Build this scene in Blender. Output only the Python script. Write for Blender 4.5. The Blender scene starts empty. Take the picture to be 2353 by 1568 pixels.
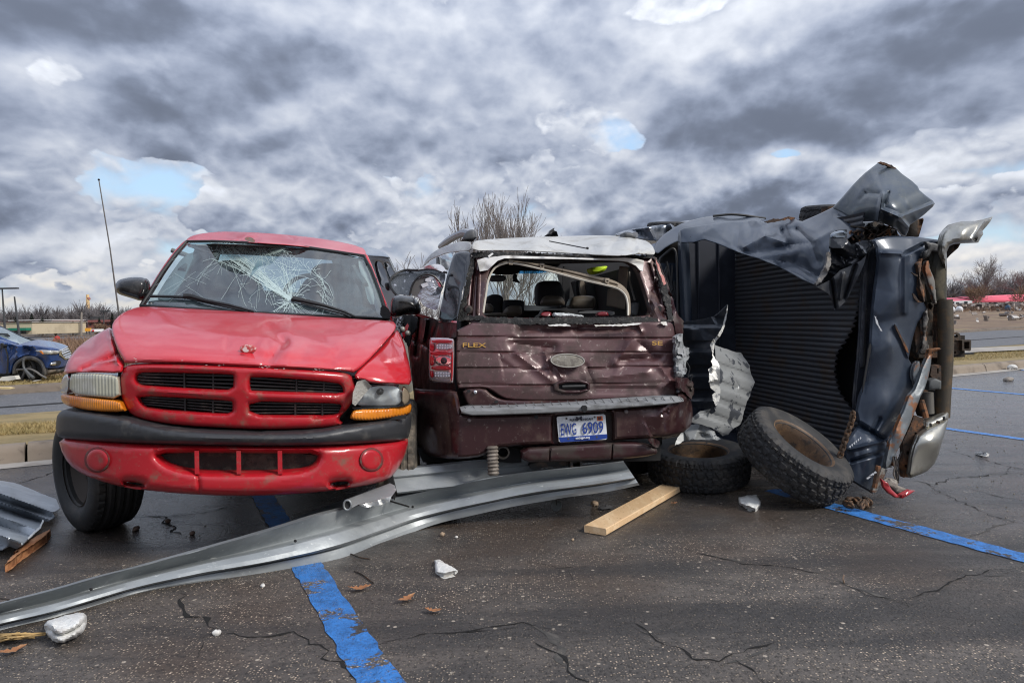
import bpy, math, random
import numpy as np
from mathutils import Vector, Matrix, noise as mnoise
from mathutils.geometry import delaunay_2d_cdt

# ---------------------------------------------------------------- camera
scene = bpy.context.scene
COL = scene.collection
W0, H0, FOC = 2352.0, 1568.0, 1650.0          # photograph measured on a 2352 px wide sheet
CAM = np.array([0.0, 0.0, 1.25])
PITCH, ROLL = math.radians(1.70), math.radians(-1.0)
cd = bpy.data.cameras.new('camera')
cd.sensor_width = 36.0
cd.lens = 36.0 * FOC / W0
cd.clip_start = 0.05
cd.clip_end = 6000
cam = bpy.data.objects.new('camera', cd)
COL.objects.link(cam)
RM = Matrix.Rotation(math.pi / 2 - PITCH, 3, 'X') @ Matrix.Rotation(ROLL, 3, 'Z')
cam.matrix_world = Matrix.Translation(Vector(CAM)) @ RM.to_4x4()
scene.camera = cam
RMn = np.array(RM)

# ---------------------------------------------------------------- view
scene.view_settings.view_transform = 'Standard'
scene.view_settings.look = 'None'
scene.view_settings.exposure = 0.48
scene.view_settings.gamma = 1.0
scene.view_settings.use_curve_mapping = False
scene.render.engine = 'CYCLES'
scene.cycles.max_bounces = 8
scene.cycles.transparent_max_bounces = 12
scene.cycles.use_denoising = True
scene.cycles.use_adaptive_sampling = True
scene.cycles.adaptive_threshold = 0.012
scene.cycles.pixel_filter_type = 'BLACKMAN_HARRIS'
scene.cycles.filter_width = 1.15

# ---------------------------------------------------------------- sky
SUN_EL, SUN_AZ = math.radians(38), math.radians(120)      # azimuth clockwise from +Y
world = bpy.data.worlds.new('World')
scene.world = world
world.use_nodes = True


class NG:
    """tiny node-graph writer"""
    def __init__(s, tree):
        s.t = tree
        s.n, s.l = tree.nodes, tree.links

    def node(s, kind, **kw):
        nd = s.n.new(kind)
        for k, v in kw.items():
            setattr(nd, k, v)
        return nd

    def put(s, sock, v):
        if v is None:
            return
        if isinstance(v, bpy.types.NodeSocket):
            s.l.new(v, sock)
        else:
            if sock.type == 'RGBA' and not isinstance(v, (int, float)) and len(v) == 3:
                v = (*v, 1.0)
            sock.default_value = v

    def m(s, op, a, b=None, c=None, clamp=False):
        nd = s.node('ShaderNodeMath', operation=op, use_clamp=clamp)
        for i, v in enumerate((a, b, c)):
            s.put(nd.inputs[i], v)
        return nd.outputs[0]

    def v(s, op, a, b=None, c=None, scale=None):
        nd = s.node('ShaderNodeVectorMath', operation=op)
        for i, x in enumerate((a, b, c)):
            s.put(nd.inputs[i], x)
        if scale is not None:
            s.put(nd.inputs['Scale'], scale)
        return nd.outputs['Value'] if op in ('LENGTH', 'DISTANCE', 'DOT_PRODUCT') else nd.outputs[0]

    def mix(s, f, a, b, mode='MIX'):
        nd = s.node('ShaderNodeMix', data_type='RGBA', blend_type=mode)
        s.put(nd.inputs[0], f)
        s.put(nd.inputs[6], a)
        s.put(nd.inputs[7], b)
        return nd.outputs[2]

    def ramp(s, v, lo, hi, a=0.0, b=1.0, smooth=True):
        nd = s.node('ShaderNodeMapRange', interpolation_type='SMOOTHSTEP' if smooth else 'LINEAR', clamp=True)
        for i, x in enumerate((v, lo, hi, a, b)):
            s.put(nd.inputs[i], x)
        return nd.outputs[0]

    def noise(s, vec, scale, detail=4, rough=0.5, dist=0.0):
        nd = s.node('ShaderNodeTexNoise')
        s.put(nd.inputs['Vector'], vec)
        nd.inputs['Scale'].default_value = scale
        nd.inputs['Detail'].default_value = detail
        nd.inputs['Roughness'].default_value = rough
        nd.inputs['Distortion'].default_value = dist
        return nd.outputs[0]

    def voro(s, vec, scale, feature='F1', out='Distance', rnd=1.0):
        nd = s.node('ShaderNodeTexVoronoi', feature=feature)
        s.put(nd.inputs['Vector'], vec)
        nd.inputs['Scale'].default_value = scale
        nd.inputs['Randomness'].default_value = rnd
        return nd.outputs[out]


def ray(x, y):
    return RMn @ np.array([(x - W0 / 2) / FOC, (H0 / 2 - y) / FOC, -1.0])


def sky_world():
    g = NG(world.node_tree)
    g.n.clear()
    out = g.node('ShaderNodeOutputWorld')
    bg = g.node('ShaderNodeBackground')
    bg.inputs[1].default_value = 0.092
    g.l.new(bg.outputs[0], out.inputs[0])
    sky = g.node('ShaderNodeTexSky', sky_type='NISHITA', sun_disc=False)
    sky.sun_elevation = SUN_EL
    sky.sun_rotation = SUN_AZ
    sky.air_density = 1.0
    sky.dust_density = 0.6
    d = g.node('ShaderNodeTexCoord').outputs['Generated']
    sp = g.node('ShaderNodeSeparateXYZ')
    g.l.new(d, sp.inputs[0])
    z = g.m('MAXIMUM', sp.outputs[2], 0.0)

    def plane(dz, off):
        cb = g.node('ShaderNodeCombineXYZ')
        g.put(cb.inputs[0], g.m('ADD', sp.outputs[0], off))
        g.put(cb.inputs[1], g.m('MULTIPLY', g.m('ADD', z, dz), ASP))
        return cb.outputs[0]

    def n2(p, sc, det, rough, dist=0.0, out=0):
        nd = g.node('ShaderNodeTexNoise', noise_dimensions='2D')
        g.put(nd.inputs['Vector'], p)
        nd.inputs['Scale'].default_value = sc
        nd.inputs['Detail'].default_value = det
        nd.inputs['Roughness'].default_value = rough
        nd.inputs['Distortion'].default_value = dist
        return nd.outputs[out]

    def billow(p, scale, det, rough):
        nd = g.node('ShaderNodeTexVoronoi', feature='F1', voronoi_dimensions='2D')
        g.put(nd.inputs['Vector'], p)
        nd.inputs['Scale'].default_value = scale
        nd.inputs['Detail'].default_value = det
        nd.inputs['Roughness'].default_value = rough
        nd.normalize = True
        return g.m('SUBTRACT', 1.0, nd.outputs['Distance'])

    def dens(p, s):
        big = n2(p, .70 * s, 2.0, .5, .3)
        wob = g.v('SCALE', g.v('SUBTRACT', n2(p, 2.2 * s, 3, .6, 0, 1), (.5, .5, .5)), scale=.24 / s)
        bl = billow(g.v('ADD', p, wob), 1.6 * s, 3.0, .58)
        fine = n2(p, 5.0 * s, 6.0, .60, .2)
        return g.m('ADD', g.m('ADD', g.m('MULTIPLY', big, 1.0), g.m('MULTIPLY', bl, .85)), g.m('MULTIPLY', fine, .19))

    def blobs(lst):
        acc = None
        for (x, y, sx, sy, a) in lst:
            c = ray(x, y)
            c = c / np.linalg.norm(c)
            wx, wz = FOC / sx, FOC / sy
            df = g.v('MULTIPLY', g.v('SUBTRACT', d, tuple(c)), (wx, wx, wz))
            e = g.m('MULTIPLY', g.m('EXPONENT', g.m('MULTIPLY', g.v('DOT_PRODUCT', df, df), -1.0)), a)
            acc = e if acc is None else g.m('ADD', acc, e)
        return acc
    gaps = blobs(SKY_GAPS)
    dark = blobs(SKY_DARK)
    lit = blobs(SKY_LIT)
    near = g.ramp(z, .10, .30, 0.0, .66)

    def front(dz):
        a_ = dens(plane(dz * .6, 3.1), 4.4)
        b_ = dens(plane(dz, 7.7), 2.1)
        return g.m('ADD', g.m('MULTIPLY', a_, g.m('SUBTRACT', 1.0, near)), g.m('MULTIPLY', b_, near))
    nf, nf1 = front(0.0), front(0.034)
    # far, bright layer behind
    nb, nb1 = dens(plane(0.0, 11.4), 4.6), dens(plane(0.008, 11.4), 4.6)
    dk = g.m('MULTIPLY', dark, .045)
    lt = g.m('MULTIPLY', lit, .050)
    low = g.ramp(z, 0.0, 0.13, .05, 0.0)
    fin = g.m('SUBTRACT', g.m('SUBTRACT', g.m('ADD', nf, dk), lt), g.m('ADD', g.m('MULTIPLY', gaps, 1.25), low))
    covf = g.ramp(fin, COV_F, COV_F + .03)
    thf = g.ramp(fin, COV_F, COV_F + .34)
    bin_ = g.m('SUBTRACT', nb, g.m('MULTIPLY', gaps, 1.1))
    covb = g.ramp(bin_, COV_B - .06, COV_B + .20)
    relf = g.m('SUBTRACT', nf, nf1)
    relb = g.m('SUBTRACT', nb, nb1)
    brf = g.m('ADD', g.m('ADD', 4.15, g.m('MULTIPLY', thf, -1.7)), g.m('MULTIPLY', relf, 15.0))
    brf = g.m('SUBTRACT', brf, g.m('MULTIPLY', dark, .50))
    brf = g.m('ADD', brf, g.m('MULTIPLY', lit, .35))
    brf = g.m('MINIMUM', g.m('SMOOTH_MAX', brf, 1.35, 1.6), 6.2)
    brb = g.m('ADD', g.m('ADD', 4.3, g.m('MULTIPLY', relb, 12.0)), g.m('MULTIPLY', lit, .55))
    brb = g.m('SUBTRACT', brb, g.m('MULTIPLY', dark, .30))
    brb = g.m('MINIMUM', g.m('MAXIMUM', brb, 3.2), 6.9)

    def tint(br):
        c = g.mix(g.ramp(br, 1.6, 5.6), (.80, .94, 1.27), (.95, 1.0, 1.10))
        warm = g.m('MULTIPLY', g.ramp(z, .12, .01), g.ramp(br, 4.6, 7.0))
        return g.v('SCALE', g.mix(warm, c, (1.10, 1.0, .84)), scale=br)
    blue = g.mix(g.ramp(z, 0.02, 0.35), (4.6, 6.3, 7.5), (3.0, 4.7, 7.3))
    clear = g.mix(0.25, blue, sky.outputs[0])
    full = g.mix(covb, clear, tint(brb))
    full = g.mix(covf, full, tint(brf))
    hz = g.ramp(z, 0.05, 0.0, 0.0, 0.6)
    full = g.mix(hz, full, (5.6, 5.7, 5.6))
    # an overcast sky is brighter overhead than at the horizon
    full = g.v('SCALE', full, scale=g.m('ADD', .92, g.m('MULTIPLY', z, ZEN)))
    g.l.new(full, bg.inputs[0])


COV_F, COV_B, ZEN, ASP = 1.05, .91, 1.15, 1.45
SKY_GAPS = [(95, 130, 90, 60, 0.12), (250, 130, 70, 40, .10), (360, 430, 100, 45, .19), (520, 570, 120, 26, .16),
            (1820, 352, 90, 22, .22), (1420, 325, 60, 45, .10), (500, 5, 60, 30, .14), (2300, 545, 120, 30, .15),
            (120, 590, 200, 40, .12), (2180, 400, 110, 22, .15), (640, 60, 60, 60, .08), (1740, 560, 200, 80, -.22), (1850, 90, 300, 70, -.10), (1080, 70, 420, 150, -.15), (1450, 120, 260, 90, -.08), (1200, 420, 300, 60, -.05)]
SKY_DARK = [(1700, 300, 430, 45, 2.0), (1050, 330, 300, 50, 1.0), (2200, 160, 210, 80, 1.3), (500, 300, 230, 55, .7),
            (760, 110, 200, 60, .7), (120, 500, 190, 40, 1.1), (1450, 440, 260, 60, .8), (100, 60, 200, 60, .7),
            (2250, 470, 160, 50, .9), (1000, 500, 420, 40, .3), (1150, 160, 200, 50, .6), (1900, 330, 420, 40, .7), (350, 480, 180, 30, .5), (1050, 170, 420, 60, .7)]
SKY_LIT = [(1430, 315, 80, 60, 2.4), (1990, 395, 150, 26, 2.8), (700, 470, 120, 60, 1.4), (110, 180, 90, 70, 2.4),
           (760, 340, 90, 40, 1.6), (470, 130, 60, 50, 1.8), (130, 650, 190, 40, 1.8), (2270, 590, 140, 40, 2.6),
           (1500, 90, 420, 80, 1.1), (700, 30, 160, 40, .9), (240, 610, 90, 40, 1.4), (1480, 20, 90, 30, .8), (1600, 390, 260, 26, 1.0)]
sky_world()

sd = bpy.data.lights.new('sun', 'SUN')
sd.energy = 2.3
sd.angle = math.radians(16)
sd.color = (1.0, 0.955, 0.89)
sun = bpy.data.objects.new('sun', sd)
COL.objects.link(sun)
sdir = Vector((math.sin(SUN_AZ) * math.cos(SUN_EL), math.cos(SUN_AZ) * math.cos(SUN_EL), math.sin(SUN_EL)))
sun.rotation_euler = sdir.to_track_quat('Z', 'Y').to_euler()
sun.location = (10, -10, 30)


# ---------------------------------------------------------------- measuring helpers
K = W0 / 3080.0


def conv(x0, y0, s):
    def f(*pts):
        if len(pts) == 1 and not np.isscalar(pts[0][0]):
            pts = pts[0]
        return [((x0 + p[0] / s) * K, (y0 + p[1] / s) * K, *p[2:]) for p in pts]
    return f


cA = conv(130, 660, 1.96)        # sheets the photograph was measured on
cB = conv(1150, 660, 1.96)
cC = conv(1800, 460, 1.4258)
cE = conv(0, 780, 1.782)
cH = conv(0, 1300, 1.1478)
cJ = conv(1600, 1300, 1.5899)
cR = conv(2780, 700, 2.85)
cM = conv(1050, 540, 3.409)
cS = conv(0, 840, 4.611)
cN = conv(1980, 480, 2.3069)
cT = conv(2480, 640, 1.7423)
cQ = conv(1980, 900, 2.3757)
cW = conv(1420, 740, 3.9217)
cL = conv(0, 1400, 2.4014)
cD = conv(0, 0, K)


def G(x, y, z=0.0):
    r = ray(x, y)
    t = (z - CAM[2]) / r[2]
    return CAM + r * t


class Frame:
    """planes across a vehicle: pt(x, y, d) lies d metres behind its nearest end"""
    def __init__(s, o, a):
        s.o = np.array(o, float)
        a = np.array(a, float)
        s.a = a / np.linalg.norm(a)

    def pts(s, P, d):
        P = np.asarray(P, float)
        R = np.stack([(P[:, 0] - W0 / 2) / FOC, (H0 / 2 - P[:, 1]) / FOC, -np.ones(len(P))], 1) @ RMn.T
        t = (np.asarray(d) + (s.o - CAM) @ s.a) / (R @ s.a)
        return CAM + R * t[:, None]

    def pt(s, x, y, d):
        return s.pts([(x, y)], [d])[0]


FWD = Frame(CAM * [1, 1, 0], (0, 1, 0))


class Ground:
    a = np.array([0, 0, -1.0])

    def pts(s, P, h):
        P = np.asarray(P, float)
        R = np.stack([(P[:, 0] - W0 / 2) / FOC, (H0 / 2 - P[:, 1]) / FOC, -np.ones(len(P))], 1) @ RMn.T
        t = (np.asarray(h) - CAM[2]) / R[:, 2]
        return CAM + R * t[:, None]


GRD = Ground()


# ---------------------------------------------------------------- objects
def tag(o, label=None, cat=None, group=None, kind=None):
    if label:
        o['label'] = label
    if cat:
        o['category'] = cat
    if group:
        o['group'] = group
    if kind:
        o['kind'] = kind
    return o


def thing(name, label, cat, loc=(0, 0, 0), group=None):
    o = bpy.data.objects.new(name, None)
    o.empty_display_size = 0.2
    COL.objects.link(o)
    o.location = tuple(float(v) for v in loc)
    o['base'] = [float(v) for v in loc]
    return tag(o, label, cat, group)


def base_of(par):
    return np.array(par['base']) if par is not None else np.zeros(3)


def build(name, V, F, mat, par=None, smooth=True, angle=38, base=None):
    V = np.asarray(V, float).reshape(-1, 3)
    if par is None:
        b = np.array(base) if base is not None else np.array([V[:, 0].mean(), V[:, 1].mean(), V[:, 2].min()])
        off = b
    else:
        b = base_of(par)
        off = b
    me = bpy.data.meshes.new(name)
    me.from_pydata((V - off).tolist(), [], F)
    me.update()
    if mat:
        for m_ in (mat if isinstance(mat, (list, tuple)) else [mat]):
            me.materials.append(m_)
    if smooth:
        me.polygons.foreach_set('use_smooth', [True] * len(me.polygons))
        if angle < 179:
            me.set_sharp_from_angle(angle=math.radians(angle))
    o = bpy.data.objects.new(name, me)
    COL.objects.link(o)
    o['base'] = [float(v) for v in b]
    if par is None:
        o.location = tuple(b)
    else:
        o.parent = par
    return o


class MB:
    def __init__(s):
        s.V, s.F = [], []

    def add(s, V, F):
        k = len(s.V)
        s.V.extend([tuple(map(float, v)) for v in V])
        s.F.extend([tuple(i + k for i in f) for f in F])
        return s

    def box(s, c, d, ax=None):
        c = np.array(c, float)
        ax = np.eye(3) if ax is None else np.array(ax, float)
        h = np.array(d, float) / 2
        V = [c + ax[0] * sx * h[0] + ax[1] * sy * h[1] + ax[2] * sz * h[2]
             for sx in (-1, 1) for sy in (-1, 1) for sz in (-1, 1)]
        return s.add(V, BOXF)

    def hexa(s, V):
        return s.add(V, BOXF)

    def tube(s, pts, r, n=8, cap=True):
        pts = [np.array(p, float) for p in pts]
        rs = [r] * len(pts) if np.isscalar(r) else list(r)
        V, F = [], []
        prev = None
        for i, p in enumerate(pts):
            t = pts[min(i + 1, len(pts) - 1)] - pts[max(i - 1, 0)]
            t = t / (np.linalg.norm(t) + 1e-9)
            u = np.cross(t, [0, 0, 1.0]) if prev is None else prev - t * (prev @ t)
            if np.linalg.norm(u) < 1e-4:
                u = np.cross(t, [1.0, 0, 0])
            u = u / np.linalg.norm(u)
            prev = u
            w = np.cross(t, u)
            for k in range(n):
                a = 2 * math.pi * k / n
                V.append(p + (u * math.cos(a) + w * math.sin(a)) * rs[i])
        for i in range(len(pts) - 1):
            for k in range(n):
                F.append((i * n + k, i * n + (k + 1) % n, (i + 1) * n + (k + 1) % n, (i + 1) * n + k))
        if cap:
            F.append(tuple(range(n - 1, -1, -1)))
            F.append(tuple((len(pts) - 1) * n + k for k in range(n)))
        return s.add(V, F)

    def build(s, name, mat, par=None, smooth=True, angle=38, base=None):
        return build(name, s.V, s.F, mat, par, smooth, angle, base)


BOXF = [(0, 1, 3, 2), (4, 6, 7, 5), (0, 4, 5, 1), (2, 3, 7, 6), (0, 2, 6, 4), (1, 5, 7, 3)]


def tube(name, mat, pts, r, par=None, n=8):
    return MB().tube(pts, r, n).build(name, mat, par)


def cr(pts, n):
    """Catmull-Rom through points"""
    P = [np.array(p, float) for p in pts]
    P = [2 * P[0] - P[1]] + P + [2 * P[-1] - P[-2]]
    out = []
    for i in range(1, len(P) - 2):
        for k in range(n):
            t = k / n
            a, b, c, d = P[i - 1], P[i], P[i + 1], P[i + 2]
            out.append(0.5 * (2 * b + (c - a) * t + (2 * a - 5 * b + 4 * c - d) * t * t + (3 * b - a - 3 * c + d) * t ** 3))
    out.append(P[-2])
    return out


def chaikin(P, n):
    P = [np.array(p[:2], float) for p in P]
    for _ in range(n):
        Q = []
        for i in range(len(P)):
            a, b = P[i], P[(i + 1) % len(P)]
            Q += [a * .75 + b * .25, a * .25 + b * .75]
        P = Q
    return P


def resample(P, res):
    out = []
    for i in range(len(P)):
        a, b = P[i], P[(i + 1) % len(P)]
        k = max(1, int(math.ceil(np.linalg.norm(b - a) / res)))
        for j in range(k):
            out.append(a + (b - a) * j / k)
    q = [out[0]]
    for p in out[1:]:
        if np.linalg.norm(p - q[-1]) > res * 0.25:
            q.append(p)
    return q


def inside(P, poly):
    x, y = P[:, 0], P[:, 1]
    r = np.zeros(len(P), bool)
    n = len(poly)
    for i in range(n):
        a, b = poly[i], poly[(i + 1) % n]
        c = (a[1] > y) != (b[1] > y)
        with np.errstate(divide='ignore', invalid='ignore'):
            xi = (b[0] - a[0]) * (y - a[1]) / (b[1] - a[1] + 1e-12) + a[0]
        r ^= c & (x < xi)
    return r


def bdist(P, polys):
    best = np.full(len(P), 1e9)
    for poly in polys:
        A = np.array(poly)
        B = np.roll(A, -1, 0)
        for a, b in zip(A, B):
            ab = b - a
            t = np.clip(((P - a) @ ab) / (ab @ ab + 1e-12), 0, 1)
            best = np.minimum(best, np.linalg.norm(P - (a + t[:, None] * ab), axis=1))
    return best


def rbf(ctrl):
    C = np.array([c[:3] for c in ctrl], float)
    X = C[:, :2] / 100
    n = len(X)

    def phi(r):
        return np.where(r > 1e-9, r * r * np.log(r + 1e-12), 0.0)
    if n < 4:
        A = np.c_[np.ones(n), X]
        w = np.linalg.lstsq(A, C[:, 2], rcond=None)[0]
        return lambda P: np.c_[np.ones(len(P)), P / 100] @ w
    R = np.linalg.norm(X[:, None] - X[None], axis=2)
    L = np.zeros((n + 3, n + 3))
    L[:n, :n] = phi(R) + np.eye(n) * 0.02
    L[:n, n], L[:n, n + 1:] = 1, X
    L[n, :n], L[n + 1:, :n] = 1, X.T
    w = np.linalg.lstsq(L, np.r_[C[:, 2], 0, 0, 0], rcond=None)[0]

    def f(P):
        Q = P / 100
        return phi(np.linalg.norm(Q[:, None] - X[None], axis=2)) @ w[:n] + w[n] + Q @ w[n + 1:]
    return f


def facets(seed, box, n, slope, hgt, sharp=9.0):
    """crumpled sheet: flat triangles that meet in creases (metres of depth, over pixel positions)"""
    rg = np.random.RandomState(seed)
    x0, y0, x1, y1 = box
    mx, my = (x1 - x0) * .12, (y1 - y0) * .12
    c = np.c_[rg.uniform(x0 - mx, x1 + mx, n + 4), rg.uniform(y0 - my, y1 + my, n + 4)]
    bw, bh = (x1 - x0), (y1 - y0)
    c = np.r_[c, [(x0 - 3 * bw, y0 - 3 * bh), (x1 + 3 * bw, y0 - 3 * bh), (x1 + 3 * bw, y1 + 3 * bh), (x0 - 3 * bw, y1 + 3 * bh)]]
    h = rg.normal(0, .55 * slope + .5 * hgt, len(c))
    h[-4:] = 0
    r = delaunay_2d_cdt([Vector(p) for p in c], [], [], 0, 1e-6)
    C = np.array([tuple(v) for v in r[0]])
    src = [i[0] for i in r[3]]
    hh = h[src]

    def f(P):
        o = np.zeros(len(P))
        for t in r[2]:
            A, B, D = C[t[0]], C[t[1]], C[t[2]]
            den = (B[1] - D[1]) * (A[0] - D[0]) + (D[0] - B[0]) * (A[1] - D[1])
            if abs(den) < 1e-9:
                continue
            l0 = ((B[1] - D[1]) * (P[:, 0] - D[0]) + (D[0] - B[0]) * (P[:, 1] - D[1])) / den
            l1 = ((D[1] - A[1]) * (P[:, 0] - D[0]) + (A[0] - D[0]) * (P[:, 1] - D[1])) / den
            l2 = 1 - l0 - l1
            m = (l0 >= -1e-6) & (l1 >= -1e-6) & (l2 >= -1e-6)
            o[m] = l0[m] * hh[t[0]] + l1[m] * hh[t[1]] + l2[m] * hh[t[2]]
        return o
    return f


def window(cx, cy, rx, ry):
    return lambda P: np.exp(-(((P[:, 0] - cx) / rx) ** 2 + ((P[:, 1] - cy) / ry) ** 2) ** 1.5)


def lines_fold(segs):
    """creases along drawn lines: (x0,y0,x1,y1,width px,depth m)"""
    def f(P):
        o = np.zeros(len(P))
        for (x0, y0, x1, y1, w, h) in segs:
            a, b = np.array([x0, y0]), np.array([x1, y1])
            ab = b - a
            t = np.clip(((P - a) @ ab) / (ab @ ab), 0, 1)
            dd = np.linalg.norm(P - (a + t[:, None] * ab), axis=1)
            q = np.clip(1 - dd / w, 0, 1)
            o += h * (q * q * (1.6 - .6 * q))
        return o
    f.segs = segs
    return f


def fsum(*fs):
    def f(P):
        return sum(q(P) for q in fs)
    f.segs = [x for q in fs for x in getattr(q, 'segs', [])]
    return f


def fmul(a, b):
    return lambda P: a(P) * b(P)


def jag(P, amp, seed, res=6):
    rg = random.Random(seed)
    Q = resample([np.array(p[:2], float) for p in P], res)
    return [tuple(q + np.array([rg.uniform(-amp, amp), rg.uniform(-amp, amp)])) for q in Q]


def panel(name, mat, fr, outline, depth, par=None, holes=(), res=9, edge=None, disp=None, thick=0.015, cv=1, angle=40, smooth=True):
    out = resample(chaikin(outline, cv), res)
    hol = [resample(chaikin(h, cv), res) for h in holes]
    polys = [out] + hol
    allb = [p for q in polys for p in q]
    mn, mx = np.min(out, 0), np.max(out, 0)
    gx = np.arange(mn[0] + res / 2, mx[0], res)
    gy = np.arange(mn[1] + res / 2, mx[1], res)
    if len(gx) and len(gy):
        X, Y = np.meshgrid(gx, gy)
        X = X + (np.arange(len(gy)) % 2)[:, None] * res * 0.5
        gp = np.c_[X.ravel(), Y.ravel()]
        ok = inside(gp, out)
        for h in hol:
            ok &= ~inside(gp, h)
        gp = gp[ok]
        if len(gp):
            gp = gp[bdist(gp, polys) > res * 0.45]
    else:
        gp = np.zeros((0, 2))
    # rows of points along bevels and creases, so that both come out clean
    pri = []
    if edge and edge[0] < 4 * res:
        for q in polys:
            A = np.array(q)
            t = np.roll(A, -1, 0) - np.roll(A, 1, 0)
            t = t / (np.linalg.norm(t, axis=1, keepdims=True) + 1e-9)
            nn = np.c_[-t[:, 1], t[:, 0]]
            for k in (.18, .5, 1.0):
                for sg in (1, -1):
                    B = A + nn * sg * edge[0] * k
                    B = B[inside(B, out)]
                    if len(B):
                        B = B[bdist(B, polys) > edge[0] * k * .8]
                    pri.append(B)
    for (x0, y0, x1, y1, w, h) in getattr(disp, 'segs', []) if disp else []:
        a_, b_ = np.array([x0, y0]), np.array([x1, y1])
        L_ = np.linalg.norm(b_ - a_)
        u_ = (b_ - a_) / (L_ + 1e-9)
        v_ = np.array([-u_[1], u_[0]])
        for k in (0, -.33, .33, -.66, .66, -1, 1):
            pri.append(np.array([a_ + u_ * q + v_ * w * k for q in np.arange(0, L_ + res * .5, res * .8)]))
    if pri:
        pri = np.concatenate([p for p in pri if len(p)] or [np.zeros((0, 2))])
        if len(pri):
            okp = inside(pri, out)
            for h_ in hol:
                okp &= ~inside(pri, h_)
            pri = pri[okp]
        if len(pri):
            pri = pri[bdist(pri, polys) > min(res * .12, .5)]
        keep = []
        cell = {}
        cs = max(.6, res * .22)
        for p in pri:
            key = (int(p[0] // cs), int(p[1] // cs))
            if key not in cell:
                cell[key] = 1
                keep.append(p)
        pri = np.array(keep).reshape(-1, 2)
        if len(pri) and len(gp):
            okg = np.ones(len(gp), bool)
            for i0 in range(0, len(gp), 2000):
                D_ = ((gp[i0:i0 + 2000, None] - pri[None]) ** 2).sum(2).min(1)
                okg[i0:i0 + 2000] = D_ > (res * .62) ** 2
            gp = gp[okg]
        if len(pri):
            gp = np.r_[gp, pri]
    pts = [Vector(p) for p in allb] + [Vector(p) for p in gp]
    edges, k = [], 0
    for q in polys:
        n = len(q)
        edges += [(k + i, k + (i + 1) % n) for i in range(n)]
        k += n
    res_ = delaunay_2d_cdt(pts, edges, [], 0, 1e-4)
    P = np.array([tuple(v) for v in res_[0]])
    T = np.array([tuple(f) for f in res_[2]])
    cen = P[T].mean(1)
    ok = inside(cen, out)
    for h in hol:
        ok &= ~inside(cen, h)
    T = T[ok]
    if callable(depth):
        d = depth(P)
    elif np.isscalar(depth):
        d = np.full(len(P), float(depth))
    else:
        d = rbf(depth)(P)
    sgn = -1.0 if fr is GRD else 1.0
    if edge:
        t = np.clip(bdist(P, polys) / edge[0], 0, 1)
        d = d + sgn * edge[1] * (1 - np.sqrt(1 - (1 - t) ** 2))
    if disp:
        d = d + disp(P)
    V = fr.pts(P, d)
    # face the camera
    a, b, c = V[T[:, 0]], V[T[:, 1]], V[T[:, 2]]
    nn = np.cross(b - a, c - a)
    s = ((CAM - a) * nn).sum(1).sum()
    if s < 0:
        T = T[:, ::-1]
    F = [tuple(int(i) for i in t) for t in T]
    nV = len(V)
    if thick:
        V = np.r_[V, V + fr.a * thick]
        cnt = {}
        for t in F:
            for i in range(3):
                e = (t[i], t[(i + 1) % 3])
                cnt[e] = 1
        back = [tuple(i + nV for i in t[::-1]) for t in F]
        side = []
        for (i, j) in cnt:
            if (j, i) not in cnt:
                side.append((j, i, i + nV, j + nV))
        F = F + back + side
    return build(name, V, F, mat, par, smooth, angle)


def sweep(name, mat, line, vec, par=None, cut=1, thick=0.0):
    """sheet made by carrying a 3-D line along a vector"""
    L = np.array(line, float)
    vec = np.array(vec, float)
    V = np.concatenate([L + vec * k / cut for k in range(cut + 1)])
    n = len(L)
    F = [(k * n + i, k * n + i + 1, (k + 1) * n + i + 1, (k + 1) * n + i) for k in range(cut) for i in range(n - 1)]
    return build(name, V, F, mat, par)


def ellipse(cx, cy, rx, ry, n=28, rot=0):
    c, s = math.cos(rot), math.sin(rot)
    return [(cx + rx * math.cos(t) * c - ry * math.sin(t) * s, cy + rx * math.cos(t) * s + ry * math.sin(t) * c)
            for t in [2 * math.pi * i / n for i in range(n)]]


def blob(mb, c, r, ax=None, nu=16, nv=10, pw=1.0):
    c = np.array(c, float)
    ax = np.eye(3) if ax is None else np.array(ax)
    V, F = [], []

    def sp(v):
        return math.copysign(abs(v) ** pw, v)
    for i in range(nv + 1):
        th = math.pi * i / nv
        for j in range(nu):
            ph = 2 * math.pi * j / nu
            q = (sp(math.sin(th)) * sp(math.cos(ph)) * r[0], sp(math.sin(th)) * sp(math.sin(ph)) * r[1], sp(math.cos(th)) * r[2])
            V.append(c + ax[0] * q[0] + ax[1] * q[1] + ax[2] * q[2])
    for i in range(nv):
        for j in range(nu):
            F.append((i * nu + j, (i + 1) * nu + j, (i + 1) * nu + (j + 1) % nu, i * nu + (j + 1) % nu))
    return mb.add(V, F)


def axes_from(n):
    n = np.array(n, float)
    n = n / np.linalg.norm(n)
    u = np.cross([0, 0, 1.0], n)
    if np.linalg.norm(u) < 1e-3:
        u = np.array([1.0, 0, 0])
    u = u / np.linalg.norm(u)
    return u, np.cross(n, u), n


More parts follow.
